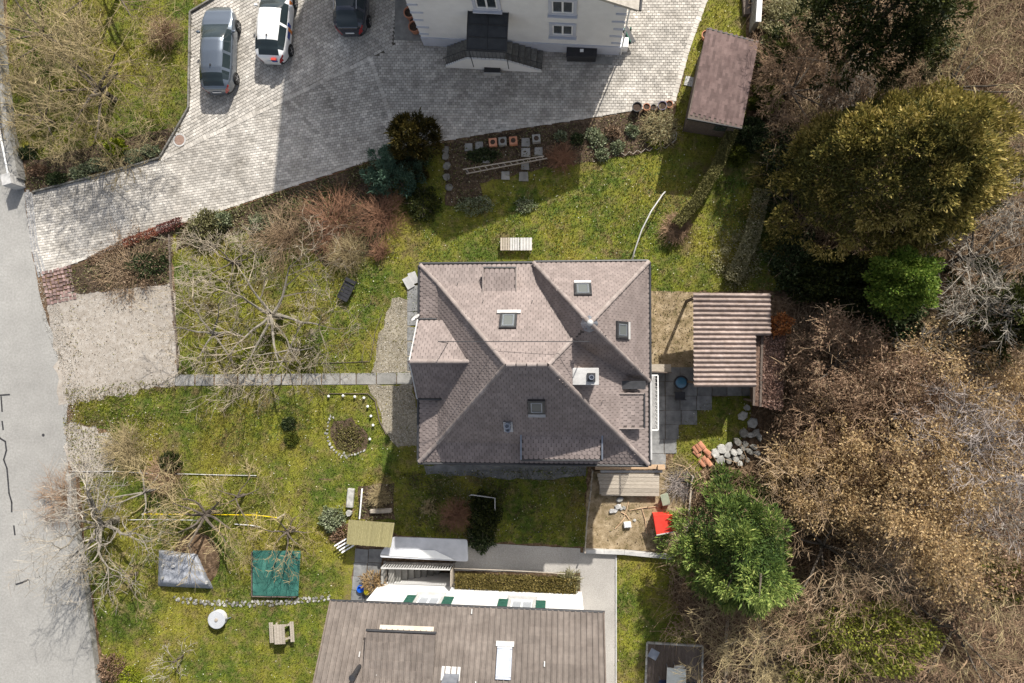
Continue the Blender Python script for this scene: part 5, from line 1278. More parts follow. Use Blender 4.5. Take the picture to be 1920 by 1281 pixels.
for i in range(4): a, b = W(627+i*4.5, 1024+i*4.2, .42), W(650+i*4.5, 1010+i*4.2, .42); MB().bar(a, b, .07, .03).build('slat', M_white, bn)
for a, b in ((634, 1024), (654, 1014), (642, 1034), (658, 1024)): p = W(a, b, .4); MB().tube([(p.x, p.y, 0), (p.x, p.y, .40)], .02, 6).build('leg', M_white, bn)
# toys on the terrace
ty = MB(); p = W(678, 1102); ty.lathe((p.x, p.y, .05), [(.16, 0), (.20, .12), (.19, .20), (.15, .20), (.15, .05)], 16); ty.solo('toy_bucket', pmat('blue_toy', (.01, .10, .50), bump=0, rough=.35), 'bright blue toy bucket on the terrace', 'toy')
ty = MB(); p = W(690, 1108); ty.lathe((p.x, p.y, .05), [(.05, 0), (.16, .06), (.18, .14), (.12, .24), (.03, .28)], 14); ty.solo('toy_ball', pmat('yellow_toy', (.72, .58, .02), bump=0, rough=.35), 'yellow toy beside the blue bucket', 'toy', smooth=True)
ty = MB(); p = W(684, 1114); ty.box((p.x, p.y, .12), (.2, .14, .14), .4); ty.solo('toy_truck', M_blackpl, 'small dark toy below the yellow toy', 'toy', bevel=.03)
t = pot(711, 1084, .24, .38, M_blackpl, 'dark round pot with ornamental grass on the terrace', 'terrace pots')
# patio things
t = thing('patio_basin', 'round patio basin with blue water in black stand', 'basin', W(1273, 716)); p = W(1274, 717)
MB().lathe((p.x, p.y, .04), [(.30, 0), (.36, .42), (.36, .5), (.30, .5), (.28, .44)], 22).build('stand', M_blackpl, t)
MB().lathe((p.x, p.y, .04), [(.28, .42), (.27, .455)], 20).build('water', pmat('blue_water', (.05, .14, .22), bump=0, rough=.08, spec=.8), t)
t = thing('patio_bench', 'wooden bench with dark backrest against the house corner', 'bench', W(1239, 688))
MB().bar(W(1221, 690, .45), W(1258, 690, .45), .38, .05).build('seat', M_wood, t); MB().bar(W(1221, 697, .4), W(1258, 699, .4), .06, .6).build('backrest', M_wooddark, t)
for a in (1224, 1255):
    for b in (686, 694): p = W(a, b, .4); MB().box((p.x, p.y, .21), (.06, .06, .42)).build('leg', M_wooddark, t)
t = thing('patio_chair', 'folded dark garden chair below the basin', 'chair', W(1272, 740)); c = W(1272, 741)
MB().box((c.x, c.y, .45), (.5, .36, .04)).build('seat', M_blackpl, t); MB().box((c.x, c.y-.2, .66), (.5, .04, .44)).build('backrest', M_blackpl, t)
for s in (-1, 1):
    for r in (-1, 1): MB().tube([(c.x+s*.22, c.y+r*.15, .04), (c.x+s*.22, c.y+r*.15, .44)], .018, 6).build('leg', M_blackpl, t)
# stone pile and roof tiles at the patio end
sp = thing('rock_pile', 'pile of grey cut stones at the end of the patio', 'rock pile', W(1370, 845)); rnd = random.Random(99)
for x_, y_, a, b in ((1392, 780, .62, .5), (1400, 764, .40, .34), (1411, 793, .55, .6), (1393, 812, .5, .5), (1406, 815, .3, .55), (1414, 812, .28, .6), (1422, 818, .3, .6), (1381, 828, .55, .4), (1397, 832, .3, .4), (1365, 838, .6, .4), (1352, 842, .6, .5), (1341, 850, .5, .55), (1350, 862, .5, .5), (1362, 852, .4, .36), (1374, 848, .36, .34), (1384, 846, .36, .34), (1392, 840, .34, .3), (1378, 860, .4, .34), (1390, 856, .34, .32), (1404, 846, .46, .3), (1366, 864, .4, .36), (1412, 838, .4, .3), (1386, 868, .34, .3), (1418, 850, .4, .3), (1400, 862, .3, .26)):
    p = W(x_, y_); MB().stone((p.x, p.y, 0), (a, b, rnd.uniform(.12, .34)), rnd, flat=.85).build('stone', M_stone if rnd.random() < .6 else M_darkstone, sp)
tl = thing('roof_tile_pile', 'pile of loose orange red roof tiles beside the rocks', 'tile pile', W(1317, 848))
for i, (x_, y_, z_) in enumerate(((1304, 842, .1), (1309, 838, .16), (1314, 834, .2), (1306, 850, .05), (1324, 846, .12), (1328, 852, .08), (1321, 862, .12), (1327, 866, .16), (1316, 868, .08))):
    p = W(x_, y_); o = MB(); n6 = 6
    vs_ = [((u-.5)*.42, .10*math.cos(math.pi*a/n6)*1.2, .05*math.sin(math.pi*a/n6)) for u in (0, 1) for a in range(n6+1)]
    m = Matrix.Rotation(math.radians(-48+rnd.uniform(-10, 10)), 3, 'Z'); o.add([Vector((p.x, p.y, z_))+m @ Vector(v) for v in vs_], [(a, a+1, n6+2+a, n6+1+a) for a in range(n6)])
    o.build('roof_tile', M_terra, tl)
# deck with table and chairs
dk = thing('timber_deck', 'dark timber deck with pale edge stones at the bottom right', 'deck', W(1262, 1260))
dq = [W(1213, 1204), W(1317, 1210), W(1312, 1400), W(1205, 1400)]
for i in range(20):
    a, b = i/20, (i+1)/20-.003; MB().slab([dq[0].lerp(dq[1], a)+Vector((0, 0, .10)), dq[0].lerp(dq[1], b)+Vector((0, 0, .10)), dq[3].lerp(dq[2], b)+Vector((0, 0, .10)), dq[3].lerp(dq[2], a)+Vector((0, 0, .10))], .03).build('plank', M_wooddark, dk)
for a, b in zip((dq[1], dq[0], dq[0]), (dq[2], dq[1], dq[3])):
    k = int((b-a).length/.36)
    for i in range(k): p0, p1 = a.lerp(b, i/k), a.lerp(b, (i+.95)/k); MB().bar(p0+Vector((0, 0, .07)), p1+Vector((0, 0, .07)), .09, .14).build('edge_stone', M_stone, dk, bevel=.01)
gt_ = thing('deck_table', 'pale stone topped table on the timber deck', 'table', W(1268, 1275))
tq = [W(1251, 1252, .74), W(1287, 1255, .74), W(1285, 1312, .74), W(1248, 1310, .74)]
MB().slab(tq, .04).build('tabletop', pmat('pale_top', [(.3, (.48, .50, .46)), (.7, (.62, .63, .59))], scale=4, detail=7), gt_, bevel=.008)
for p in tq: z = p.lerp(sum(tq, Vector())/4, .12); MB().tube([(z.x, z.y, .1), (z.x, z.y, .70)], .025, 6).build('leg', M_lead, gt_)
def chair(px, py, rz, label, mat):
    p = W(px, py, .1); t = thing('deck_chair', label, 'chair', p, 'chairs round the deck table'); m = Matrix.Rotation(rz, 3, 'Z')
    def V3(x, y, z): return p+m @ Vector((x, y, z))
    MB().slab([V3(-.22, -.22, .45), V3(.22, -.22, .45), V3(.22, .22, .45), V3(-.22, .22, .45)], .04).build('seat', mat, t, bevel=.01)
    MB().slab([V3(-.22, .22, .48), V3(.22, .22, .48), V3(.21, .34, .92), V3(-.21, .34, .92)], .03).build('backrest', mat, t)
    for x in (-.2, .2):
        for y in (-.2, .2): MB().tube([V3(x, y, 0), V3(x, y, .44)], .016, 6).build('leg', M_lead, t)
chair(1243, 1276, math.radians(90), 'navy chair on the left of the deck table', pmat('navy_fabric', (.012, .018, .05), bump=0, rough=.8)); chair(1293, 1280, math.radians(-90), 'black chair on the right of the deck table', M_blackpl)
chair(1270, 1249, 0, 'white framed chair at the head of the deck table', M_white)
t = thing('side_table', 'grey square side table turned on the deck corner', 'table', W(1223, 1219)); p = W(1223, 1219)
MB().box((p.x, p.y, .5), (.46, .46, .04), math.radians(-28)).build('tabletop', M_lead, t, bevel=.01); MB().box((p.x, p.y, .3), (.08, .08, .4)).build('leg', M_gutter, t)
kr = thing('log_line', 'line of pale logs edging the slope right of the deck', 'log edging', W(1362, 1220))
kerb([(1364, 1155), (1361, 1190), (1362, 1240), (1358, 1300)], .14, .14, M_wood, 'log', .8, kr)
# by the upper house wall
p = W(1090, 107); t = thing('storage_box', 'dark grey storage box against the upper house wall', 'storage box', p)
MB().box((p.x, p.y, .33), (1.5, .55, .6), -.05).build('box', M_gutter, t, bevel=.02); MB().box((p.x, p.y, .65), (1.56, .60, .05), -.05).build('lid', M_blackpl, t, bevel=.015); MB().box((p.x, p.y+.02, .70), (.18, .14, .06)).build('latch', M_white, t)
p = W(924, 134); t = thing('planter_box', 'black box with white rim at the foot of the stair', 'planter', p); MB().box((p.x, p.y, .17), (.85, .38, .30), -.05).build('box', M_blackpl, t); MB().box((p.x, p.y-.22, .16), (.9, .05, .3), -.05).build('rim', M_palecon, t)
p = W(1168, 90); MB().box((p.x, p.y, .34), (.45, .5, .64), -.05).solo('white_cabinet', M_white, 'white cabinet at the corner of the upper house', 'cabinet', bevel=.02)
p = W(1177, 74); t = thing('green_bench', 'dark green bench beside the upper house corner', 'bench', p); MB().box((p.x, p.y, .42), (.36, .9, .05), .45).build('seat', M_gutter, t); MB().box((p.x-.1, p.y, .52), (.05, .9, .2), .45).build('backrest', M_shut, t)
for s in (-.4, .4): MB().box((p.x+s*.3, p.y+s, .22), (.08, .08, .42)).build('leg', M_shut, t)
# loose paving slabs leaning near the house corner
for i, (x_, y_, a) in enumerate(((767, 531, .5), (776, 522, .35))):
    p = W(x_, y_); MB().box((p.x, p.y, .14), (.42, .62, .07), a, .2).solo('loose_slab', M_palecon, ('wider pale slab leaning by the upper left house corner', 'narrower pale slab closest to the upper left house corner')[i], 'slab', 'loose slabs by the house corner', bevel=.008)
# wire frame near the conifer shrub behind the house
MB().tube([W(880, 930, .05), W(884, 928, .7), W(914, 932, .9), W(928, 934, .9), W(928, 956, .8), W(928, 958, .05)], .03, 6).solo('pipe_frame', M_palecon, 'white tube frame over the dark shrub behind the house', 'frame')
MB().tube([W(1268, 262, .1), W(1262, 254, .25), W(1265, 246, .25), W(1269, 250, .2), W(1267, 262, .1), W(1260, 268, .1)], .025, 6).solo('looped_wire', M_palecon, 'looped white wire at the end of the potting bed', 'wire')
zg = MB(); zp = [W(1165+i*7.5, 290-(i*1.35)+(3 if i % 2 else -3), .12) for i in range(13)]; zg.tube(zp, .022, 5)
for a in (zp[0], zp[6], zp[12]): zg.tube([a, (a.x, a.y, 0)], .02, 5)
zg.solo('zigzag_edging', M_wood, 'yellow zigzag wire edging along the potting bed', 'edging')
MB().tube([W(852, 1066, .5), W(960, 1070, .55), W(1060, 1076, .5)], .025, 6).solo('bed_rail', M_wood, 'thin pale rail above the planted strip at the lower house', 'rail')

# ------------------------------------------------------------------ vegetation
def grow(rnd, p, d, L, r, lvl, maxl, out, kids, wob, up, rmin, ang=(28, 65), ratio=(.45, .7)):
    ns = 5 if lvl == 0 else 4 if lvl == 1 else 3 if lvl < maxl else 1
    step = L/ns; pts = []
    for i in range(ns):
        d = (d+Vector((rnd.gauss(0, wob), rnd.gauss(0, wob), rnd.gauss(0, wob*.8)+up))).normalized()
        q = p+d*step
        if q.z < .05: q.z = .05+rnd.random()*.1
        ra = max(rmin, r*(1-i/ns*.62)); rb = max(rmin*.8, r*(1-(i+1)/ns*.62))
        out.append((tuple(p), tuple(q), ra, rb, lvl)); p = q; pts.append((q.copy(), d.copy(), rb))
    if lvl < maxl:
        k = kids[min(lvl, len(kids)-1)]
        for c in range(k):
            t = rnd.uniform(.25, 1.0) if c < k-1 else 1.0
            q, dd, rb = pts[min(ns-1, int(t*ns))]
            ax = dd.orthogonal().normalized(); ax.rotate(Matrix.Rotation(rnd.uniform(0, 6.283), 3, dd))
            nd = dd.copy(); nd.rotate(Matrix.Rotation(math.radians(rnd.uniform(*ang)), 3, ax))
            grow(rnd, q, nd, L*rnd.uniform(*ratio), max(rmin, rb*.72), lvl+1, maxl, out, kids, wob, up, rmin, ang, ratio)

def woody(name, label, cat, px, py, zref, seed, trunk_h=1.4, limbs=6, limb_L=2.6, r0=.15, elev=(15, 55), maxl=3, kids=(6, 5, 4), wob=.13, up=.03, rmin=.0085,
          tmat=None, cmat=None, leaf=None, group=None, lean=(0, 0), az=None, sides=3):
    rnd = random.Random(seed); rng = np.random.default_rng(seed)
    b = W(px, py, zref); base = Vector((b.x, b.y, 0)); t = thing(name, label, cat, base, group)
    tmat = tmat or M_bark; cmat = cmat or M_twig
    p0 = base-Vector((0, 0, .05)); top = base+Vector((lean[0], lean[1], trunk_h)); segs = []
    n = 4; prev = p0
    for i in range(n):
        q = base.lerp(top, (i+1)/n)+Vector((rnd.gauss(0, .04), rnd.gauss(0, .04), 0)); segs.append((prev, q, r0*(1.15-.25*i/n), r0*(1.15-.25*(i+1)/n))); prev = q
    out = []
    for i in range(limbs):
        a = (az[0]+(az[1]-az[0])*(i+rnd.uniform(.1, .9))/limbs) if az else 6.283*(i+rnd.uniform(-.35, .35))/limbs
        el = math.radians(rnd.uniform(*elev)); d = Vector((math.cos(a)*math.cos(el), math.sin(a)*math.cos(el), math.sin(el)))
        grow(rnd, base.lerp(top, rnd.uniform(.7, 1.0)) if trunk_h > .3 else top, d, limb_L*rnd.uniform(.75, 1.2), r0*.55, 0, maxl, out, kids, wob, up, rmin)
    big = [(Vector(a), Vector(c), r1, r2) for a, c, r1, r2, l in out if l == 0]; small = [(a, c, r1, r2) for a, c, r1, r2, l in out if l > 0]
    segmesh('trunk', segs+big, 6, tmat, t)
    if small: segmesh('crown', small, sides, cmat, t)
    if leaf:
        per, size, lm, spread = leaf
        A = np.array([[*a, *c] for a, c, r1, r2, l in out if l >= maxl-1]); k = int(len(A)*per)
        A = A[rng.random(len(A)) < .45]; idx = rng.integers(0, len(A), k); tt = rng.random((k, 1)); C = A[idx, :3]*(1-tt)+A[idx, 3:]*tt+rng.normal(size=(k, 3))*spread
        C[:, 2] = np.maximum(C[:, 2], .05)
        D = rng.normal(size=(k, 3)); D[:, 2] = D[:, 2]*.6-.1
        V = leafquads(C, D, size*rng.uniform(.6, 1.3, k), size*.62*rng.uniform(.6, 1.2, k), rng)
        npmesh('foliage', V, 4, lm, t, attr=np.clip(rng.normal(.5, .25, k), 0, 1))
    return t

def conifer(name, label, cat, px, py, zref, rx, ry_, ztop, zlow, lobes, per, mat, seed, slen=.26, swid=.075, lobe_r=.55, group=None, droop=.0, power=1.7, fill=.2, boughs=30, hump=.8):
    rng = np.random.default_rng(seed); rnd = random.Random(seed)
    b = W(px, py, zref); base = Vector((b.x, b.y, 0)); t = thing(name, label, cat, base, group)
    segs = [(base, base+Vector((0, 0, zlow*.6)), .22*rx/4, .20*rx/4), (base+Vector((0, 0, zlow*.6)), base+Vector((0, 0, ztop*.85)), .20*rx/4, .05)]
    pts = []
    while len(pts) < boughs:
        best = None; bd = -1
        for _ in range(8):
            a = rnd.uniform(0, 6.283); r = math.sqrt(rnd.random()); c = (r*math.cos(a), r*math.sin(a))
            dd = min([(c[0]-q[0])**2+(c[1]-q[1])**2 for q in pts] or [9])
            if dd > bd: bd = dd; best = c
        pts.append(best)
    wa = [1+.11*math.sin(2*math.atan2(q[1], q[0])+seed)+.09*math.sin(5*math.atan2(q[1], q[0])+seed*1.7)+rnd.gauss(0, .05) for q in pts]
    pts = [(q[0]*w, q[1]*w) for q, w in zip(pts, wa)]
    Cs, Ds, vs_ = [], [], []
    br = 1.05/math.sqrt(boughs)
    for bx, by in pts:
        rho0 = math.hypot(bx, by); lift = rnd.gauss(0, hump*.45); tint = rnd.gauss(0, .09)
        dirx, diry = (bx/(rho0+.01), by/(rho0+.01)); nl = max(3, int(lobes/boughs*rnd.uniform(.6, 1.4)))
        for q in range(nl):
            lr, lt = rnd.gauss(0, br*1.05), rnd.gauss(0, br*.62)
            x, y = bx+dirx*lr-diry*lt, by+diry*lr+dirx*lt; rho = math.hypot(x, y)
            if rho > 1.25: continue
            d2 = (lr*lr+lt*lt)/(br*br)
            z = ztop-(ztop-zlow)*rho**power+lift-hump*.55*min(d2, 2.5)+rnd.gauss(0, .12)
            c = np.array([base.x+x*rx, base.y+y*ry_, max(z, .3)])
            ax = np.array([x*.9+dirx*lr/br*.35-diry*lt/br*.4, y*.9+diry*lr/br*.35+dirx*lt/br*.4, .85-droop*rho]); ax /= np.linalg.norm(ax)
            if q == 0: segs.append((Vector((base.x, base.y, max(.5, z-1.2-rho*1.0))), Vector(c), .05, .02))
            R = lobe_r*rnd.uniform(.65, 1.25); n = int(per*rnd.uniform(.7, 1.3))
            u = rng.normal(size=(n, 3)); u /= np.linalg.norm(u, axis=1, keepdims=True); s = u @ ax; u[s < -.15] *= -1
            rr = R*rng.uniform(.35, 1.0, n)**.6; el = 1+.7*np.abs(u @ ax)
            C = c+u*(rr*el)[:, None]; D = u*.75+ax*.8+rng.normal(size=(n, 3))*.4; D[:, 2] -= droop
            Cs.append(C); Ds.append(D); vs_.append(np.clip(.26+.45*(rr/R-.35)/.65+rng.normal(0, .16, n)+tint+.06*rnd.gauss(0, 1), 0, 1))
    # inner growth that closes the crown
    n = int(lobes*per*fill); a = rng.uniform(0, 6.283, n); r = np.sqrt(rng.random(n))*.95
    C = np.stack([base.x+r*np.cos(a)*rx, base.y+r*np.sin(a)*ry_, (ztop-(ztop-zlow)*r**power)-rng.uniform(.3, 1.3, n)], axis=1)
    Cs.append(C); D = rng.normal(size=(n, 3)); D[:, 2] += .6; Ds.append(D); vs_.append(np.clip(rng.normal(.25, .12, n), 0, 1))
    C, D, v = np.concatenate(Cs), np.concatenate(Ds), np.concatenate(vs_); k = len(C)
    C[:, 2] = np.maximum(C[:, 2], .05)
    V = leafquads(C, D, slen*.8*rng.lognormal(0, .42, k), swid*.9*rng.lognormal(0, .3, k), rng)
    segmesh('trunk', segs, 5, M_bark, t); npmesh('crown', V, 4, mat, t, attr=v)
    return t

def shrub(name, label, px, py, r, h, n, size, mat, seed, cat='shrub', group=None, ry_=None, stems=14, zref=None, flat=.0, smat=None, asp=.6, zb=.0):
    rng = np.random.default_rng(seed); rnd = random.Random(seed); ry_ = ry_ or r
    b = W(px, py, h*.5 if zref is None else zref); base = Vector((b.x, b.y, 0)); t = thing(name, label, cat, base, group)
    u = rng.normal(size=(n, 3)); u /= np.linalg.norm(u, axis=1, keepdims=True); u[:, 2] = np.abs(u[:, 2])*1.0-.15
    lump = 1+.22*np.sin(u[:, 0]*5+seed)*np.cos(u[:, 1]*6+seed*2)+.12*np.sin(u[:, 1]*11+u[:, 2]*9)
    rr = rng.uniform(.35, 1, n)**.5*lump
    C = np.stack([base.x+u[:, 0]*rr*r, base.y+u[:, 1]*rr*ry_, zb+np.maximum(.03, (u[:, 2]*rr*.85+.15)*h)], axis=1)
    D = u*.8+rng.normal(size=(n, 3))*.6; D[:, 2] = D[:, 2]*(1-flat)+.2
    V = leafquads(C, D, size*rng.uniform(.6, 1.35, n), size*asp*rng.uniform(.7, 1.3, n), rng)
    segs = []
    for i in range(stems):
        a = rnd.uniform(0, 6.283); q = rnd.uniform(.3, .9); p1 = base+Vector((math.cos(a)*r*q*.5, math.sin(a)*ry_*q*.5, h*.5)); p2 = base+Vector((math.cos(a)*r*q, math.sin(a)*ry_*q, h*rnd.uniform(.6, .95)))
        segs += [(base, p1, .016, .012), (p1, p2, .012, .006)]
    segmesh('stems', segs, 3, smat or M_bark, t); npmesh('foliage', V, 4, mat, t, attr=np.clip(rng.normal(.5, .24, n), 0, 1))
    return t

def brush(name, label, px, py, r, h, n, seed, mat, zref=0, group=None, twigs=4, cat='shrub', rad=.012, leaf=None, arch=.5, az=None, bend=0):
    # a leafless clump of arching stems
    rnd = random.Random(seed); rng = np.random.default_rng(seed)
    b = W(px, py, zref); base = Vector((b.x, b.y, 0)); t = thing(name, label, cat, base, group); segs = []
    for i in range(n):
        a = rnd.uniform(*az) if az else rnd.uniform(0, 6.283); q = r*math.sqrt(rnd.random()); s = base+Vector((rnd.gauss(0, r*.14), rnd.gauss(0, r*.14), 0))
        e = base+Vector((math.cos(a)*q*1.1, math.sin(a)*q*1.1, h*rnd.uniform(.35, 1.0)*(1-arch*(q/r)**2))); m = (s+e)/2+Vector((rnd.gauss(0, .1), rnd.gauss(0, .1), h*.25))
        k = rad*rnd.uniform(.7, 1.5); segs += [(s, m, k, k*.8), (m, e, k*.8, k*.45)]
        for w in range(twigs):
            f = rnd.uniform(.2, 1); o = m.lerp(e, f); d = (e-m)*rnd.uniform(.25, .6)+Vector((rnd.gauss(0, .22*r), rnd.gauss(0, .22*r), rnd.gauss(.05, .12*r)))
            q2 = o+d; q2.z = max(.04, q2.z); segs.append((o, q2, k*.55, k*.3))
    segmesh('stems', segs, 3, mat, t)
    if leaf:
        per, size, lm = leaf; A = np.array([[*a, *c] for a, c, _, _ in segs]); k = int(len(A)*per); idx = rng.integers(0, len(A), k); tt = rng.random((k, 1))
        C = A[idx, :3]*(1-tt)+A[idx, 3:]*tt+rng.normal(size=(k, 3))*.05; D = rng.normal(size=(k, 3)); C[:, 2] = np.maximum(C[:, 2], .04)
        npmesh('foliage', leafquads(C, D, size*rng.uniform(.6, 1.3, k), size*.6, rng), 4, lm, t, attr=np.clip(rng.normal(.5, .25, k), 0, 1))
    return t

M_twig = pmat('tan_twigs', [(.3, (.22, .17, .085)), (.7, (.38, .305, .17))], scale=3, detail=4, bump=0, big=(1.2, .18))
M_twigfruit = pmat('fruit_twigs', [(.3, (.20, .16, .115)), (.7, (.36, .31, .235))], scale=2, detail=4, bump=0, big=(1.0, .25))
M_twigwood = pmat('brushwood_twigs', [(.3, (.19, .125, .072)), (.55, (.32, .23, .145)), (.75, (.43, .34, .235))], scale=.8, detail=6, bump=0, big=(.4, .2))
M_twiggrey = pmat('grey_twigs', [(.3, (.21, .185, .15)), (.7, (.37, .335, .285))], scale=3, detail=4, bump=0, big=(1.2, .2))
M_twigbrown = pmat('brown_twigs', [(.3, (.17, .105, .062)), (.7, (.33, .225, .145))], scale=3, detail=4, bump=0, big=(1.0, .25))
M_twigred = pmat('russet_twigs', [(.3, (.15, .075, .045)), (.7, (.30, .165, .10))], scale=3, detail=4, bump=0, big=(1.0, .25))
M_twigmauve = pmat('mauve_twigs', [(.3, (.23, .195, .175)), (.7, (.39, .345, .32))], scale=3, detail=4, bump=0, big=(1.0, .2))
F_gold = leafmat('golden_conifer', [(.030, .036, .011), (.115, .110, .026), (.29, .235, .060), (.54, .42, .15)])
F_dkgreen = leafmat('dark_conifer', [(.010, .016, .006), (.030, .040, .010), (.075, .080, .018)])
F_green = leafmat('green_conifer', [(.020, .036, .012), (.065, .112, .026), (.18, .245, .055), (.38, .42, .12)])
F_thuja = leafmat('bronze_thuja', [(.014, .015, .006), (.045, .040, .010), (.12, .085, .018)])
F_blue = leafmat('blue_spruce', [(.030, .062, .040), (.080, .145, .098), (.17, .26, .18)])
F_bright = leafmat('bright_leaves', [(.035, .075, .010), (.11, .175, .022), (.26, .31, .06)], .35)
F_tan = leafmat('tan_leaves', [(.22, .138, .066), (.40, .275, .135), (.60, .455, .245)], .35)
F_rust = leafmat('rust_leaves', [(.12, .075, .048), (.23, .145, .092), (.42, .29, .19)], .3)
F_litter = leafmat('litter_leaves', [(.09, .055, .032), (.22, .15, .095), (.40, .30, .21)], .2)
F_ivy = leafmat('ivy_leaves', [(.012, .025, .008), (.035, .055, .016), (.16, .18, .09)], .2)
F_cream = leafmat('cream_leaves', [(.10, .095, .04), (.28, .26, .13), (.52, .49, .32)], .3)
F_sage = leafmat('sage_leaves', [(.08, .10, .045), (.19, .22, .12), (.40, .43, .29)], .25)
F_box = leafmat('box_leaves', [(.030, .045, .008), (.085, .105, .016), (.19, .20, .03)], .3)
F_red = leafmat('red_leaves', [(.07, .015, .012), (.20, .045, .03), (.42, .12, .07)], .3)
F_lime2 = leafmat('moss_green_leaves', [(.07, .085, .014), (.17, .185, .03), (.33, .32, .06)], .35)
F_lime = leafmat('lime_leaves', [(.10, .14, .012), (.24, .28, .02), (.42, .44, .04)], .35)

# ---- bare garden trees
g1 = 'bare garden trees'
woody('bare_tree', 'wide leafless tree with tan twigs on the upper left lawn', 'tree', 178, 165, 1.6, 101, 1.5, 8, 2.9, .17, (8, 50), 4, (6, 5, 4), group=g1)
woody('bare_tree', 'leafless tree at the top left corner beside the road railing', 'tree', 70, 60, 1.6, 102, 1.4, 7, 2.3, .13, (10, 55), 4, (6, 5, 4), group=g1)
woody('bare_tree', 'leafless tree in the upper left corner near the grey car', 'tree', 190, -40, 1.5, 103, 1.5, 7, 2.8, .14, (10, 50), 3, (6, 5, 4), group=g1)
woody('bare_tree', 'low leafless tree leaning over the roadside wall at upper left', 'tree', 70, 215, 1.2, 104, .9, 7, 1.9, .10, (5, 50), 3, (6, 5, 4), group=g1)
brush('budding_shrub', 'round purplish leafless shrub on the lawn beside the grey car', 305, 62, .85, 1.3, 160, 105, M_twigbrown, .6, twigs=6, rad=.010)
woody('bare_tree', 'large leafless fruit tree with pale branches left of the main house', 'tree', 505, 590, 1.4, 110, 1.3, 7, 2.6, .16, (3, 35), 4, (5, 4, 3), tmat=M_palebark, cmat=M_twigfruit, group=g1)
woody('bare_tree', 'leafless fruit tree with lichen branches reaching over the gravel pad', 'tree', 395, 625, 1.2, 111, 1.1, 6, 1.9, .11, (3, 35), 3, (5, 5, 4), tmat=M_palebark, cmat=M_twigfruit, group=g1)
woody('bare_tree', 'leafless tree at the top of the garden bed below the driveway', 'tree', 430, 490, 1.2, 112, 1.0, 6, 1.8, .09, (5, 45), 3, (6, 5, 4), cmat=M_twigfruit, group=g1)
woody('bare_tree', 'leafless tree whose twigs cross the concrete footpath', 'tree', 540, 655, 1.2, 113, 1.0, 6, 1.6, .09, (3, 35), 3, (5, 5, 4), tmat=M_palebark, cmat=M_twigfruit, group=g1)
woody('pollard_tree', 'gnarled pollarded tree overhanging the road at the retaining wall', 'tree', 190, 985, 1.3, 120, 1.4, 9, 2.3, .18, (2, 60), 3, (6, 5, 4), tmat=M_palebark, cmat=M_twiggrey, group='pollarded trees', wob=.26)
woody('pollard_tree', 'pollarded tree with a mop of tan shoots above the grey tarpaulin', 'tree', 380, 968, 1.2, 121, 1.1, 8, 1.7, .15, (0, 40), 3, (5, 5, 3), cmat=M_twig, group='pollarded trees')
woody('pollard_tree', 'pollarded tree with tan shoots above the green sandbox', 'tree', 535, 1000, 1.1, 122, 1.0, 7, 1.2, .10, (0, 45), 3, (5, 4, 3), cmat=M_twig, group='pollarded trees')
woody('bare_tree', 'leafless tree beside the bleached pole near the retaining wall', 'tree', 265, 925, 1.2, 123, 1.0, 6, 1.6, .10, (0, 40), 3, (5, 4, 4), tmat=M_palebark, cmat=M_twig, group=g1)
woody('bare_tree', 'young leafless tree on the lower lawn near the retaining wall', 'tree', 235, 1085, 1.0, 124, .9, 6, 1.3, .07, (5, 45), 3, (5, 4, 3), cmat=M_twig, group=g1)
woody('sapling', 'thin young sapling on the lower lawn at the bottom edge', 'tree', 328, 1240, .8, 125, .9, 6, .8, .045, (10, 60), 2, (5, 4), cmat=M_twiggrey)
woody('bare_tree', 'leafless tree above the slackline between two pollards', 'tree', 440, 935, 1.1, 126, 1.0, 5, 1.3, .08, (0, 40), 3, (5, 4, 3), cmat=M_twig, group=g1)
brush('roadside_brush', 'thin leafless brush growing over the road edge at lower left', 118, 935, 1.6, .8, 130, 127, M_twigbrown, .3, twigs=6, rad=.008)
brush('dry_brush', 'pale dry brush on the gravel verge at the road', 235, 845, 1.3, .5, 200, 128, M_twig, .2, twigs=5, rad=.009)
brush('dry_brush', 'dark tangled brush beside the bleached pole', 305, 895, 1.0, .9, 160, 129, M_twigbrown, .4, twigs=5, rad=.011)

# ---- conifers and big woodland trees on the right
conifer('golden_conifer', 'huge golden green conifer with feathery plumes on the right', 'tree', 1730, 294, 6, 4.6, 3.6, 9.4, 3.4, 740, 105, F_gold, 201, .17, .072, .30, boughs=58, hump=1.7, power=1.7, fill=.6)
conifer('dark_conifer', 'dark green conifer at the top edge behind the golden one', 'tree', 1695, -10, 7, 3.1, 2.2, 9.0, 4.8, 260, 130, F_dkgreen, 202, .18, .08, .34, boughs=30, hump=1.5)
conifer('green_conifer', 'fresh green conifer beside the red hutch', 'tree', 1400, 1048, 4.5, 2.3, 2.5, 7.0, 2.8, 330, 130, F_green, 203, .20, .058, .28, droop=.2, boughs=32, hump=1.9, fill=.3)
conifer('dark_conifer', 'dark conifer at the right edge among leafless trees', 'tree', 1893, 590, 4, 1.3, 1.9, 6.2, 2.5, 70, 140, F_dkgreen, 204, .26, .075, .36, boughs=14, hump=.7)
shrub('evergreen_tree', 'dark evergreen bush under the golden conifer', 1600, 520, 2.6, 3.2, 16000, .17, F_dkgreen, 205, 'tree', ry_=1.6, zref=2.0)
shrub('laurel_tree', 'bright green laurel crown below the golden conifer', 1712, 522, 1.35, 2.6, 11000, .14, F_bright, 206, 'tree', ry_=1.35, zref=5.5, zb=4.0)
shrub('evergreen_tree', 'shaded green bush below the bright laurel', 1690, 570, 1.7, 2.6, 8000, .16, F_ivy, 207, 'tree', zref=2.0)
L_r = (4.5, .12, F_rust, .16); L_t = (9, .15, F_tan, .17)
g2 = 'brown leaved woodland trees'
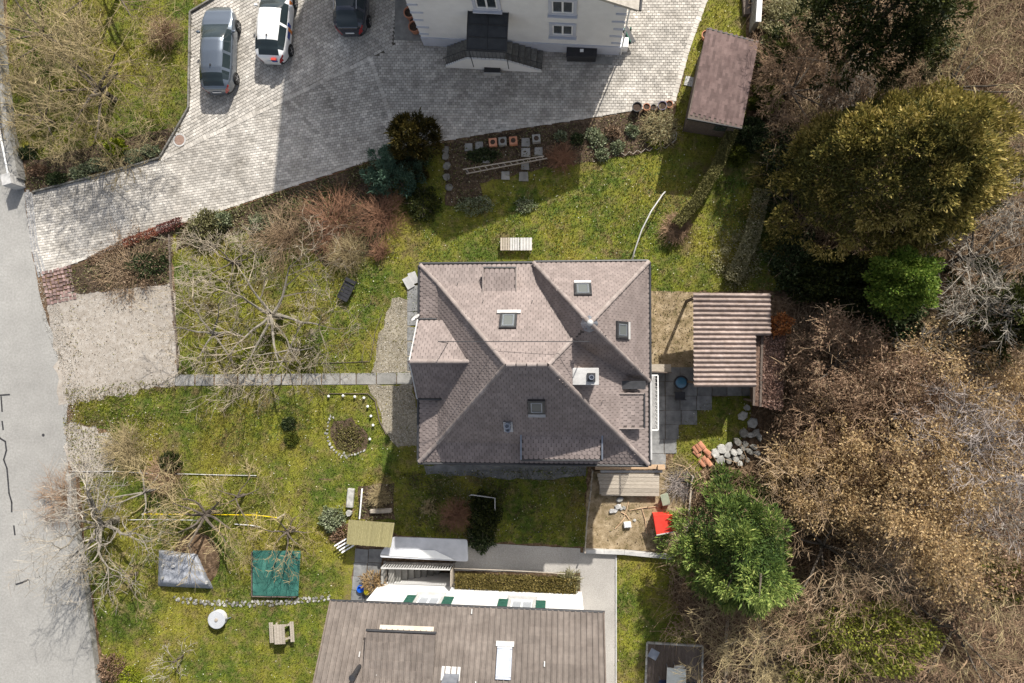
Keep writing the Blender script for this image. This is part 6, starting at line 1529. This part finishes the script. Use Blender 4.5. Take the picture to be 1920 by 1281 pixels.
woody('beech_tree', 'rust leaved beech right of the leaf covered store roof', 'tree', 1600, 690, 4, 210, 2.0, 9, 1.7, .13, (15, 65), 3, (6, 5, 3), cmat=M_twigwood, leaf=L_r, group=g2)
woody('beech_tree', 'rust leaved beech in the middle of the woodland below the laurel', 'tree', 1715, 740, 4, 211, 2.2, 9, 2.1, .13, (15, 65), 3, (6, 5, 3), cmat=M_twigwood, leaf=L_r, group=g2)
woody('oak_tree', 'large oak full of tan gold leaves right of the green conifer', 'tree', 1715, 935, 5, 212, 2.4, 10, 3.0, .18, (15, 65), 3, (7, 6, 4), cmat=M_twigwood, leaf=(10, .13, F_tan, .20), group=g2)
woody('oak_tree', 'tan leaved oak at the right edge above the mauve tree', 'tree', 1850, 720, 4.5, 213, 2.2, 9, 2.3, .15, (15, 65), 3, (6, 5, 4), cmat=M_twigwood, leaf=(6, .12, F_tan, .19), group=g2)
woody('oak_tree', 'tan leaved oak behind the green conifer', 'tree', 1560, 890, 4, 214, 2.0, 8, 1.7, .13, (15, 65), 3, (6, 5, 4), cmat=M_twigwood, leaf=(6, .12, F_tan, .18), group=g2)
woody('beech_tree', 'rust leaved beech at the lower right edge', 'tree', 1880, 1080, 4, 215, 2.0, 8, 2.2, .13, (15, 65), 3, (6, 5, 3), cmat=M_twigwood, leaf=(4, .14, F_rust, .16), group=g2)
woody('beech_tree', 'sparse rust leaved beech below the leafy store roof', 'tree', 1565, 800, 3, 216, 1.5, 7, 1.3, .11, (10, 60), 3, (6, 5, 3), cmat=M_twigwood, leaf=(4, .14, F_rust, .16), group=g2)
g3 = 'leafless woodland trees'
woody('ash_tree', 'mauve grey leafless ash at the right edge', 'tree', 1860, 860, 5, 220, 2.4, 9, 2.9, .14, (10, 60), 4, (6, 5, 4), cmat=M_twigmauve, tmat=M_palebark, group=g3, wob=.085, rmin=.0075)
woody('ash_tree', 'grey leafless ash right of the golden conifer', 'tree', 1870, 470, 4, 221, 2.2, 8, 2.4, .12, (10, 60), 4, (6, 5, 4), cmat=M_twiggrey, group=g3, wob=.085, rmin=.0075)
woody('ash_tree', 'tan leafless tree at the upper right corner', 'tree', 1860, 110, 5, 222, 2.4, 8, 2.8, .13, (5, 50), 4, (6, 5, 4), cmat=M_twig, group=g3, wob=.085, rmin=.0075)
woody('ash_tree', 'grey branched leafless tree right of the green conifer', 'tree', 1570, 1040, 3.5, 223, 2.0, 8, 2.6, .12, (5, 45), 4, (6, 5, 4), cmat=M_twigwood, group=g3, wob=.085, rmin=.0075)
woody('ash_tree', 'tan leafless tree at the bottom below the green conifer', 'tree', 1450, 1215, 3, 224, 1.6, 8, 2.2, .10, (5, 50), 4, (6, 5, 4), cmat=M_twig, group=g3, wob=.085, rmin=.0075)
woody('ash_tree', 'brown leafless tree in the lower right corner', 'tree', 1840, 1215, 4, 225, 2.0, 8, 2.7, .13, (5, 50), 4, (6, 5, 4), cmat=M_twigbrown, group=g3, wob=.085, rmin=.0075)
woody('ash_tree', 'leafless tree with long limbs at the bottom right above the lime bush', 'tree', 1720, 1130, 3.5, 226, 1.8, 7, 2.6, .12, (5, 45), 4, (6, 5, 4), cmat=M_twig, tmat=M_palebark, group=g3, wob=.085, rmin=.0075)
woody('ash_tree', 'tan leafless tree between the shed and the dark conifer', 'tree', 1510, 140, 3, 227, 1.4, 8, 1.9, .10, (5, 50), 4, (6, 5, 4), cmat=M_twigbrown, group=g3, wob=.085, rmin=.0075)
woody('ash_tree', 'pale leafless tree in front of the dark conifer on the right edge', 'tree', 1840, 620, 4.5, 228, 2.0, 6, 2.2, .10, (5, 45), 3, (6, 5, 4), cmat=M_twiggrey, tmat=M_palebark, group=g3, wob=.085, rmin=.0075)
woody('ash_tree', 'brown leafless tree left of the lime bush at the bottom', 'tree', 1590, 1175, 3, 229, 1.6, 7, 2.0, .10, (5, 50), 4, (6, 5, 4), cmat=M_twigbrown, group=g3, wob=.085, rmin=.0075)
woody('ash_tree', 'brown leafless tree in the middle of the woodland', 'tree', 1640, 820, 3.5, 230, 1.8, 7, 2.2, .10, (5, 55), 4, (6, 5, 4), cmat=M_twigbrown, group=g3, wob=.085, rmin=.0075)
shrub('lime_bush', 'lime green bush at the bottom right', 1650, 1205, 2.7, 1.9, 7500, .14, F_lime2, 240, ry_=1.9, zref=4.2, zb=3.2)
shrub('lime_bush', 'small lime green bush at the bottom edge below the leafless trees', 1555, 1258, 1.7, 1.5, 4500, .14, F_lime2, 241, zref=3.0, zb=2.2)
shrub('lime_bush', 'mossy green bush right of the oak', 1895, 1095, 1.0, 1.2, 2500, .14, F_lime2, 242, zref=4.0, zb=3.2)
shrub('cream_shrub', 'pale cream flowering shrub at the top beside the yard wall', 1490, 40, 1.6, 1.6, 9000, .13, F_cream, 243, ry_=1.5)
for i, (x, y, r, lb) in enumerate(((1530, 250, 1.0, 'brown bramble clump between box hedge and golden conifer'), (1480, 130, 1.1, 'tan bramble clump right of the shed'), (1640, 1090, 1.3, 'straw coloured bramble below the oak'), (1500, 1150, 1.4, 'straw coloured bramble below the green conifer'), (1780, 1240, 1.4, 'straw coloured bramble in the lower right corner'), (1780, 820, 1.2, 'brown bramble beside the mauve tree'), (1760, 640, 1.1, 'grey bramble below the laurel'), (1400, 1130, 1.1, 'low russet bramble at the foot of the green conifer'), (1880, 980, 1.2, 'brown bramble at the right edge below the mauve tree'), (1495, 915, .9, 'brown bramble between rocks and oak'), (1830, 170, 1.4, 'tan bramble above the golden conifer'), (1590, 160, 1.0, 'twiggy bramble below the dark conifer'))):
    brush('bramble', lb, x, y, r*1.35, 1.1, 260, 260+i, (M_twig, M_twigbrown, M_twiggrey)[i % 3], .5, 'bramble clumps', twigs=5, rad=.012, leaf=(1.2, .11, F_litter))

# ---- hedges and shrubs in the garden
def hedge(name, label, pts, w, h, n, size, mat, seed):
    rng = np.random.default_rng(seed); q = WL(pts); base = sum(q, Vector())/len(q); t = thing(name, label, 'hedge', (base.x, base.y, 0)); Cs = []
    segs = []
    for a, b in zip(q, q[1:]):
        L = (b-a).length; k = int(n*L); d = (b-a)/L; s = np.array([-d.y, d.x, 0]); u = rng.random(k); ww = rng.uniform(-1, 1, k); hh = rng.random(k)**.6
        edge = rng.random(k) < .5; hh = np.where(edge, hh, rng.uniform(.85, 1.06, k)); ww = np.where(edge, np.sign(ww)*rng.uniform(.8, 1.08, k), ww)
        Cs.append(np.array(a)[None]+np.outer(u, np.array(b-a))+np.outer(ww*w/2, s)+np.outer(hh*h, [0, 0, 1]))
        for i in range(int(L*4)): p = a.lerp(b, (i+.5)/(L*4)); segs.append((p, p+Vector((0, 0, h*.9)), .02, .01))
    C = np.concatenate(Cs); k = len(C); D = rng.normal(size=(k, 3)); D[:, 2] += .5
    segmesh('stems', segs, 3, M_bark, t); npmesh('foliage', leafquads(C, D, size*rng.uniform(.6, 1.3, k), size*.6, rng), 4, mat, t, attr=np.clip(rng.normal(.55, .24, k), 0, 1))
F_hedge = leafmat('hedge_leaves', [(.05, .05, .016), (.13, .125, .04), (.28, .25, .10)], .25)
HEATHER = [('heather_strip', 'dark red heather at the tip of the driveway bed', [(345, 416), (322, 425), (300, 432)], .45, .28, 900, .08, leafmat('dark_heather', [(.05, .018, .016), (.13, .045, .038), (.26, .11, .09)]), 331),
 ('heather_strip', 'bright red heather along the driveway bank', [(298, 434), (268, 446), (236, 458)], .40, .26, 900, .08, leafmat('bright_heather', [(.10, .03, .02), (.26, .085, .05), (.42, .20, .13)]), 332),
 ('heather_strip', 'rusty heather at the lower end of the driveway bank', [(234, 460), (205, 474), (170, 492)], .40, .22, 650, .08, F_rust, 333)]
for q in HEATHER: hedge(*q)
hedge('trimmed_hedge', 'narrow trimmed olive hedge running down from the shed', [(1368, 248), (1338, 320), (1300, 385), (1262, 428)], .50, 1.1, 2200, .075, F_hedge, 301)
hedge('leaf_hedge', 'low leafy hedge strip above the wood store', [(1425, 360), (1408, 440), (1370, 530)], .7, .5, 1300, .10, F_cream, 302)
hedge('ivy_strip', 'planted strip of ivy and grasses along the lower house', [(856, 1084), (960, 1089), (1080, 1094)], .65, .5, 1500, .10, leafmat('strip_leaves', [(.05, .045, .012), (.13, .105, .03), (.26, .20, .07)]), 303)
shrub('box_shrub', 'square clipped yellow green box shrub right of the shed', 1440, 183, .78, 1.3, 8000, .09, F_box, 310, ry_=.9)
shrub('box_shrub', 'dark green shrub below the clipped box', 1408, 250, .95, 1.2, 6000, .12, F_ivy, 311)
shrub('box_shrub', 'small green shrub along the hedge', 1385, 285, .55, .9, 2600, .11, F_box, 312)
shrub('ivy_mound', 'dark ivy mound at the upper left foot of the golden conifer', 1480, 320, 1.3, 1.3, 6000, .13, F_ivy, 313, ry_=2.2)
shrub('ivy_mound', 'dark ivy mound below the golden conifer beside the lawn', 1490, 480, 1.1, 1.6, 6000, .13, F_ivy, 314, ry_=2.0)
shrub('orange_shrub', 'small orange leaved shrub at the edge of the store roof', 1466, 607, .55, .6, 900, .12, leafmat('orange_leaves', [(.16, .05, .02), (.36, .13, .04), (.55, .28, .10)]), 315, zb=1.7, zref=2.0, stems=5)
brush('dry_heap', 'brown heap of dead stems at the end of the trimmed hedge', 1268, 428, .75, .6, 260, 316, M_twigbrown, .3, twigs=4, rad=.012)
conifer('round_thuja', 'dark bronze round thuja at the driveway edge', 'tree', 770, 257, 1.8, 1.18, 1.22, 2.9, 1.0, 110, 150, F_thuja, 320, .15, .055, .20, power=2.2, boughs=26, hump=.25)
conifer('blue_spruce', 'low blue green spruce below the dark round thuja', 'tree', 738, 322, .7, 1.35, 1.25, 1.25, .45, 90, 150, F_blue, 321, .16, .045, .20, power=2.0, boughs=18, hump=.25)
shrub('sage_shrub', 'small sage green shrub right below the blue spruce', 790, 380, 1.0, .8, 2200, .11, F_dkgreen, 322)
brush('russet_shrub', 'russet leafless shrub in the garden bed below the driveway', 620, 415, 1.7, .9, 170, 323, M_twigred, .6, twigs=5, rad=.012)
brush('russet_shrub', 'rust brown shrub next to the blue spruce', 712, 402, 1.4, .7, 150, 324, M_twigred, .4, twigs=6, rad=.010)
brush('grass_clump', 'small buff dry clump on the lawn near the black lounger', 712, 470, .55, .5, 160, 325, M_twigred, .2, twigs=3, rad=.009)
brush('tan_shrub', 'tan leafless shrub below the russet shrub', 650, 475, 1.0, .9, 200, 326, M_twig, .4, twigs=5, rad=.011)
brush('mauve_shrub', 'mauve brown leafless shrub in the bed behind the bare fruit tree', 530, 445, 1.9, .8, 170, 327, M_twigwood, .5, twigs=6, rad=.010)
shrub('sage_shrub', 'olive shrub at the left end of the driveway bed', 385, 425, 1.1, .8, 2600, .12, leafmat('olive_leaves', [(.06, .06, .02), (.15, .145, .06), (.30, .28, .15)]), 328)
shrub('flowering_shrub', 'green shrub with white blossom in the driveway bed', 415, 412, .5, .6, 900, .12, F_sage, 329)
shrub('sage_shrub', 'grey green shrub in the middle of the driveway bed', 486, 418, .6, .6, 1400, .12, F_sage, 330)
brush('bank_brush', 'brown brush covering the shaded bank above the gravel pad', 240, 500, 1.9, .4, 150, 334, M_twigwood, .2, twigs=4, rad=.010, leaf=(1.5, .12, F_litter))
shrub('ground_shrub', 'dark creeping plant on the shaded bank', 275, 495, 1.2, .5, 2200, .11, F_ivy, 335, ry_=.8)
shrub('lime_shrub', 'bright lime yellow shrub in the front bed', 212, 277, .62, .7, 1800, .13, F_lime, 336, ry_=.6)
for i, (x, y, r, m, lb) in enumerate(((150, 322, .7, F_sage, 'grey green cushion plant in the middle of the front bed'), (178, 308, .7, F_sage, 'grey green cushion plant left of the lime shrub'), (250, 292, .7, F_sage, 'olive cushion plant right of the lime shrub'), (280, 282, .55, F_sage, 'small grey cushion plant at the right end of the front bed'), (105, 335, .6, F_ivy, 'green cushion plant at the left of the front bed'), (70, 320, .6, F_rust, 'dark red plant beside the end pillar'), (48, 285, .6, F_ivy, 'green plant beside the roadside wall'))):
    shrub('cushion_plant', lb, x, y, r, .35, 1100, .10, m, 340+i, 'plant', 'plants in the front bed', ry_=r*.6, stems=6)
for i, (x, y, r, m, lb) in enumerate(((1112, 252, .42, F_sage, 'large pale green rosette plant in the potting bed'), (1122, 265, .45, F_sage, 'pale green plant below the large rosette'), (1186, 244, .32, F_sage, 'small pale plant near the pot row'), (1082, 260, .30, F_ivy, 'round grey green tuft in the potting bed'), (1052, 255, .30, F_sage, 'tuft right of the planter row'), (1158, 275, .35, F_sage, 'pale plant near the zigzag edging'), (1130, 290, .35, F_sage, 'light green plant at the lawn side of the potting bed'), (1232, 262, .45, F_lime, 'yellow green plant at the right end of the potting bed'), (1150, 248, .4, F_litter, 'brown withered plant in the potting bed'))):
    shrub('bed_plant', lb, x, y, r, .35, 420, .12, m, 360+i, 'plant', 'plants in the potting bed', stems=5)
brush('dry_hydrangea', 'dry cream seed head shrub below the pot row', 1238, 238, .85, .8, 220, 370, M_twig, .4, twigs=4, rad=.010, leaf=(1.4, .11, F_cream))
brush('rust_fern', 'rust coloured dry fern in the potting bed', 1052, 296, .75, .5, 220, 371, M_twigred, .2, twigs=3, rad=.010)
shrub('ground_shrub', 'dark green planting under the ladder', 905, 290, .9, .3, 1600, .10, F_ivy, 372, ry_=.4)
shrub('rubble_plant', 'whitish plant patch at the lower end of the potting bed', 890, 385, 1.0, .35, 1100, .11, F_sage, 373, ry_=.5)
shrub('rubble_plant', 'silvery plant patch beside the mossy slabs', 985, 385, .55, .3, 500, .11, F_sage, 374, ry_=.4)
shrub('dark_shrub', 'dark green shrub under the white tube frame behind the house', 907, 970, .75, 1.3, 4200, .13, F_dkgreen, 380, ry_=1.2)
shrub('dark_shrub', 'green shrub at the end of the white canopy', 900, 1010, .7, .8, 1800, .13, F_ivy, 381)
brush('russet_shrub', 'mauve leafless shrub left of the dark shrub behind the house', 855, 965, .8, .9, 200, 382, M_twigred, .4, twigs=5, rad=.010)
brush('twig_hoop', 'pale bent twig clump on the shaded lawn behind the house', 803, 952, .5, .6, 40, 383, M_twig, .3, twigs=2, rad=.016)
brush('tan_shrub', 'buff dry shrub above the reed shelter', 712, 930, .6, .7, 120, 384, M_twig, .3, twigs=5, rad=.010)
shrub('sage_shrub', 'grey green lavender left of the reed shelter', 622, 975, .7, .5, 1800, .12, F_sage, 385)
shrub('dry_plant', 'brown withered plant beside the slatted bench', 640, 1000, .6, .4, 900, .12, F_rust, 386)
shrub('ornamental_grass', 'straw coloured ornamental grass in the terrace pot', 700, 1090, .55, .6, 900, .22, F_tan, 387, asp=.16, zb=.2)
shrub('ornamental_grass', 'straw coloured grass at the right end of the planted strip', 1068, 1090, .5, .5, 800, .24, F_cream, 388, asp=.16)
for i, (x, y, r, lb) in enumerate(((540, 795, .38, 'dark green round cushion on the middle lawn'), (546, 824, .42, 'small lime cushion on the middle lawn'), (466, 672, .75, 'lime green mound under the fruit tree'), (570, 668, .9, 'bright green mound by the footpath'))):
    shrub('moss_cushion', lb, x, y, r, .28, 1500, .07, (F_ivy, F_box, F_lime, F_box)[i], 390+i, 'plant', 'moss cushions on the lawn', stems=3)
shrub('ring_plant', 'low sedum planting inside the white stone arc', 655, 822, .75, .14, 1100, .09, leafmat('sedum', [(.06, .05, .02), (.16, .14, .05), (.28, .26, .10)]), 394, 'plant', stems=3)
shrub('dark_shrub', 'dark green bush between the lawns beside the bleached pole', 315, 868, .55, .8, 1700, .12, F_dkgreen, 395)
shrub('roadside_shrub', 'brown red shrub at the wall in the lower left corner', 205, 1255, .75, .6, 1500, .10, F_rust, 396)
shrub('lime_shrub', 'yellow green plant in the lower left corner of the lawn', 240, 1275, .8, .3, 1000, .10, F_lime, 397)
shrub('light_patch', 'light leafy plant patch on the lawn above the wood store', 1385, 480, 1.3, .25, 2600, .10, F_cream, 398, ry_=1.8, stems=4)
brush('pen_brush', 'dry straw brush beside the roof tile pile', 1272, 874, .55, .4, 100, 399, M_twig, .2, twigs=4, rad=.010)
brush('pen_brush', 'dry twig tangle inside the pen beside its right fence', 1278, 905, .8, .5, 160, 400, M_twigmauve, .2, twigs=4, rad=.010)

# ------------------------------------------------------------------ ground cover (stuff)
rng = np.random.default_rng(7)
def inside_any(polys, X, Y):
    m = np.zeros(X.shape, dtype=bool)
    for p in polys: m |= pip(p, X, Y)
    return m
pw = lambda pts: [(p.x, p.y) for p in WL(pts)]
HARD = [DR, pw(ROAD[1:-1]+[(-400, 1700), (-400, -300)]), pw([(327, 704), (774, 702), (774, 724), (327, 724)]), pw(WALK), pw(WALK2), GW['a'], GW['b'], pw([(128, 545), (322, 528), (334, 690), (325, 722), (140, 748), (100, 640)]), pw([(650, 1030), (718, 1030), (700, 1160), (640, 1160)]), pw([(716, 1050), (852, 1054), (852, 1100), (716, 1098)])]
ROOFS = [pw([(800, 510), (1205, 510), (1205, 855), (800, 855)]), pw([(700, 1100), (1090, 1112), (1080, 1400), (690, 1400)]), pw([(798, 80), (1160, 100), (1160, -200), (798, -200)])]
def scatter(poly, dens):
    xs = [p[0] for p in poly]; ys = [p[1] for p in poly]; x0, x1, y0, y1 = min(xs), max(xs), max(min(ys), -21), min(max(ys), 21)
    n = int((x1-x0)*(y1-y0)*dens); X = rng.uniform(x0, x1, n); Y = rng.uniform(y0, y1, n); m = pip(poly, X, Y); return X[m], Y[m]
Xs, Ys, EX, EY = [], [], [], []
for k, poly in LW.items():
    X, Y = scatter(poly, 285); Xs.append(X); Ys.append(Y)
for pts, d in (([(118, 782), (290, 775), (310, 800), (280, 890), (140, 893)], 150), ([(122, 730), (330, 705), (330, 735), (130, 765)], 130), ([(128, 760), (240, 745), (290, 790), (140, 800)], 260), ([(330, 425), (430, 397), (470, 425), (330, 470)], 120), (GRAVELS['a'], 45), (GRAVELS['b'], 45)):
    X, Y = scatter(pw(pts), d); EX.append(X); EY.append(Y)
X, Y = np.concatenate(Xs), np.concatenate(Ys)
bad = inside_any(HARD+ROOFS, X, Y) | (inside_any([v for q, v in BW.items() if q != 'shade']+[pw([(1104, 888), (1282, 884), (1282, 1034), (1098, 1028)])], X, Y) & (rng.random(len(X)) < .88))
# patchy density
den = .5+.5*np.sin(X*1.7+np.sin(Y*1.3)*2)*np.cos(Y*1.9+np.sin(X*.9)*2); bad |= rng.random(len(X)) > (.55+.45*den)
X, Y = np.concatenate([X[~bad]]+EX), np.concatenate([Y[~bad]]+EY); n = len(X)
C = np.stack([X, Y, np.full(n, .0)], axis=1); D = np.stack([rng.normal(0, .75, n), rng.normal(0, .75, n), np.ones(n)], axis=1)
Vg = leafquads(C, D, rng.uniform(.06, .15, n), rng.uniform(.02, .045, n), rng)
gr = npmesh('grass', Vg, 4, M_blade, attr=np.clip(rng.normal(.5, .25, n), 0, 1)); tag(gr, 'short patchy garden grass with moss', 'grass', kind='stuff')
# mixed low growth over the planting beds
Xs, Ys, Hs = [], [], []
for k, d, hh in (('drive', 560, .42), ('shade', 420, .34), ('front', 200, .22), ('pots', 120, .14), ('bank', 260, .30), ('south', 160, .2)):
    X, Y = scatter(BW[k], d); Xs.append(X); Ys.append(Y); Hs.append(np.full(len(X), hh))
X, Y = scatter(pw([(330, 455), (470, 425), (610, 440), (720, 410), (760, 470), (700, 520), (560, 560), (420, 500)]), 130); Xs.append(X); Ys.append(Y); Hs.append(np.full(len(X), .2))
X, Y = scatter(pw([(745, 885), (1098, 880), (1094, 1022), (880, 1010), (760, 1000)]), 130); Xs.append(X); Ys.append(Y); Hs.append(np.full(len(X), .16))
X, Y = scatter(pw([(1380, 260), (1440, 260), (1490, 560), (1300, 560), (1330, 400)]), 120); Xs.append(X); Ys.append(Y); Hs.append(np.full(len(X), .18))
X, Y, Hh = np.concatenate(Xs), np.concatenate(Ys), np.concatenate(Hs)
fld = np.sin(X*2.1+1.7*np.sin(Y*1.1))*np.cos(Y*2.4+1.3*np.sin(X*1.5)); keep = rng.random(len(X)) < .45+.5*fld; X, Y, Hh, fld = X[keep], Y[keep], Hh[keep], fld[keep]; n = len(X)
C = np.stack([X, Y, rng.random(n)**1.5*Hh*(.5+.5*fld.clip(0, 1))+.02], axis=1); D = np.stack([rng.normal(size=n), rng.normal(size=n), rng.normal(size=n)*.6+.4], axis=1)
gv = npmesh('bed_growth', leafquads(C, D, rng.uniform(.06, .15, n), rng.uniform(.035, .075, n), rng), 4, leafmat('mixed_growth', [(.050, .036, .020), (.12, .095, .050), (.060, .085, .022), (.14, .155, .045), (.25, .22, .12), (.36, .34, .21)], .25), attr=np.clip(.45+.22*np.sin(X*1.3+Y*.7)+rng.normal(0, .2, n), 0, 1)); tag(gv, 'low mixed brown and green growth over the planting beds', 'ground cover', kind='stuff')
# fresh green growth on the bank beside the hedge
Xs, Ys = [], []
for pts, d in (([(1365, 330), (1430, 350), (1440, 430), (1380, 450), (1330, 420)], 260), ([(1430, 400), (1478, 420), (1482, 545), (1410, 540)], 420), ([(880, 400), (1010, 340), (1260, 290), (1300, 400), (1230, 480), (1215, 540), (1150, 480), (790, 485), (740, 470)], 130), ([(560, 480), (700, 470), (720, 560), (640, 690), (580, 690), (600, 560)], 110), ([(330, 770), (560, 745), (600, 800), (420, 850)], 110)):
    X, Y = scatter(pw(pts), d); Xs.append(X); Ys.append(Y)
X, Y = np.concatenate(Xs), np.concatenate(Ys); fld = np.sin(X*1.9+1.5*np.sin(Y*1.4))*np.cos(Y*2.2+1.2*np.sin(X*1.7)); kp = rng.random(len(X)) < .5+.45*fld; X, Y = X[kp], Y[kp]; n = len(X)
C = np.stack([X, Y, rng.uniform(.0, .10, n)], axis=1); D = np.stack([rng.normal(size=n), rng.normal(size=n), rng.normal(size=n)*.4+.5], axis=1)
fg = npmesh('fresh_growth', leafquads(C, D, rng.uniform(.05, .13, n), rng.uniform(.03, .06, n), rng), 4, leafmat('fresh_green', [(.035, .075, .012), (.075, .145, .022), (.14, .22, .05), (.34, .38, .20)], .3), attr=np.clip(rng.normal(.42, .22, n), 0, 1)); tag(fg, 'fresh green weeds and clover growing in the lawns', 'ground cover', kind='stuff')
# daisies and pale flecks in the lawns
Xs, Ys = [], []
for k, d in (('west', 1.6), ('south', 1.6), ('mid', 2.2), ('back', 2.4), ('nook', 3), ('top', .8), ('east', .7)):
    X, Y = scatter(LW[k], d*2.2); Xs.append(X); Ys.append(Y)
X, Y = np.concatenate(Xs), np.concatenate(Ys); bad = inside_any(HARD+ROOFS, X, Y); X, Y = X[~bad], Y[~bad]; n = len(X)
C = np.stack([X, Y, np.full(n, .06)], axis=1); D = np.stack([rng.normal(size=n), rng.normal(size=n), rng.normal(size=n)*.15], axis=1)
fl_ = npmesh('daisies', leafquads(C, D, rng.uniform(.03, .085, n), rng.uniform(.03, .07, n), rng), 4, leafmat('petals', [(.45, .42, .22), (.62, .60, .45), (.75, .74, .66)], .3), attr=rng.random(n)); tag(fl_, 'tiny white daisies and pale leaves dotting the lawns', 'flowers', kind='stuff')
# fallen leaves of the woodland floor
WOOD = pw([(1425, -100), (1990, -100), (1990, 1380), (1160, 1380), (1260, 1150), (1250, 1050), (1290, 1030), (1290, 870), (1420, 760), (1475, 700), (1480, 540), (1440, 330), (1430, 150)])
NOTW = [pw([(1325, 745), (1445, 745), (1440, 880), (1300, 880)]), pw([(1200, 1190), (1328, 1195), (1325, 1400), (1195, 1400)])]
X, Y = scatter(WOOD, 115); kp = ~inside_any(NOTW, X, Y); X, Y = X[kp], Y[kp]; n = len(X)
C = np.stack([X, Y, rng.uniform(.02, .22, n)], axis=1); D = np.stack([rng.normal(size=n), rng.normal(size=n), rng.normal(size=n)*.5], axis=1)
lt = npmesh('fallen_leaves', leafquads(C, D, rng.uniform(.07, .16, n), rng.uniform(.05, .10, n), rng), 4, F_litter, attr=np.clip(rng.normal(.45, .25, n), 0, 1)); tag(lt, 'brown fallen leaves covering the woodland floor', 'leaf litter', kind='stuff')
# low twigs and brushwood on the woodland floor
X, Y = scatter(WOOD, 25); kp = ~inside_any(NOTW, X, Y); X, Y = X[kp], Y[kp]; n = len(X); a = rng.uniform(0, 6.283, n); L = rng.uniform(.4, 1.7, n)
segs = []
for i in range(n):
    z0, z1 = rng.uniform(.03, .5), rng.uniform(.1, 1.1); p = (X[i], Y[i], z0); q = (X[i]+math.cos(a[i])*L[i]*.5, Y[i]+math.sin(a[i])*L[i]*.5, (z0+z1)/2+.12); r = (X[i]+math.cos(a[i]+.3)*L[i], Y[i]+math.sin(a[i]+.3)*L[i], z1)
    segs += [(p, q, .013, .011), (q, r, .011, .006)]
tw = segmesh('brushwood', segs, 3, M_twigwood); tag(tw, 'tangled low brushwood across the woodland floor', 'brushwood', kind='stuff')
# leaf debris on beds, bank, store roof and paving edges
Xs, Ys, Zs = [], [], []
for poly, d, z in [(p, 60 if q != 'shade' else 25, .04) for q, p in BW.items()]+[(pw([(1100, 925), (1290, 880), (1285, 1036), (1096, 1030)]), 22, .03), (pw([(1216, 545), (1305, 548), (1300, 690), (1216, 690)]), 60, .03), (pw([(120, 735), (330, 712), (330, 730), (130, 760)]), 110, .03), (pw([(118, 782), (230, 775), (300, 800), (270, 890), (140, 893)]), 60, .03), (pw([(100, 600), (150, 560), (150, 745), (120, 760)]), 25, .03), (pw([(335, 440), (650, 420), (650, 695), (335, 695)]), 16, .05), (pw([(150, 890), (600, 895), (600, 1060), (165, 1060)]), 18, .05), (pw([(20, 0), (340, 0), (340, 225), (60, 290)]), 18, .05), (pw([(140, 745), (320, 728), (330, 800), (150, 800)]), 45, .05), (pw([(128, 545), (322, 528), (334, 690), (325, 722), (140, 748), (100, 640)]), 9, .03), (pw([(1155, 1045), (1270, 1050), (1300, 1195), (1155, 1395)]), 16, .05)]:
    X, Y = scatter(poly, d); Xs.append(X); Ys.append(Y); Zs.append(np.full(len(X), z))
X, Y, Z = np.concatenate(Xs), np.concatenate(Ys), np.concatenate(Zs); n = len(X)
C = np.stack([X, Y, Z+rng.uniform(0, .06, n)], axis=1); D = np.stack([rng.normal(size=n), rng.normal(size=n), rng.normal(size=n)*.4], axis=1)
db = npmesh('bed_debris', leafquads(C, D, rng.uniform(.05, .12, n), rng.uniform(.03, .07, n), rng), 4, leafmat('debris', [(.06, .035, .02), (.16, .12, .05), (.20, .19, .08), (.36, .29, .19)]), attr=rng.random(n)); tag(db, 'dry leaves and stems scattered over the planting beds', 'leaf litter', kind='stuff')
# loose pale pebbles along the road edge and on the gravel pad
Xs, Ys = [], []
for poly, d in ((pw([(70, 520), (110, 560), (150, 745), (140, 880), (122, 880), (118, 700), (80, 600)]), 260), (pw([(128, 545), (322, 528), (334, 690), (325, 722), (140, 748), (100, 640)]), 60), (pw([(118, 782), (290, 775), (310, 800), (280, 890), (140, 893)]), 60), (GW['a'], 160), (GW['b'], 160)):
    X, Y = scatter(poly, d); Xs.append(X); Ys.append(Y)
X, Y = np.concatenate(Xs), np.concatenate(Ys); n = len(X); C = np.stack([X, Y, np.full(n, .035)], axis=1); D = np.stack([rng.normal(size=n), rng.normal(size=n), rng.normal(size=n)*.25], axis=1)
pb = npmesh('pebbles', leafquads(C, D, rng.uniform(.02, .06, n), rng.uniform(.02, .05, n), rng), 4, leafmat('pebble_tones', [(.10, .085, .065), (.28, .25, .21), (.42, .40, .36), (.60, .59, .56)], .0, .9), attr=rng.random(n)); tag(pb, 'loose pale pebbles strewn along the road edge and paths', 'pebbles', kind='stuff')
# leaves on the low store roof
n = 2600; u, v = rng.random(n), rng.random(n); A4 = [np.array(p) for p in lq]
C = (A4[0]*(1-u)[:, None]+A4[1]*u[:, None])*(1-v)[:, None]+(A4[3]*(1-u)[:, None]+A4[2]*u[:, None])*v[:, None]+np.array([0, 0, .02])+rng.uniform(0, .05, (n, 1))*np.array([0, 0, 1]); D = rng.normal(size=(n, 3)); D[:, 2] *= .3
keep = u > .25*rng.random(n)+.18; C, D = C[keep], D[keep]
rl2 = npmesh('roof_leaves', leafquads(C, D, rng.uniform(.07, .14, len(C)), .07, rng), 4, leafmat('pink_leaves', [(.11, .06, .045), (.24, .14, .105), (.40, .27, .215)]), attr=rng.random(len(C))); tag(rl2, 'reddish fallen leaves lying on the low store roof', 'leaf litter', kind='stuff')
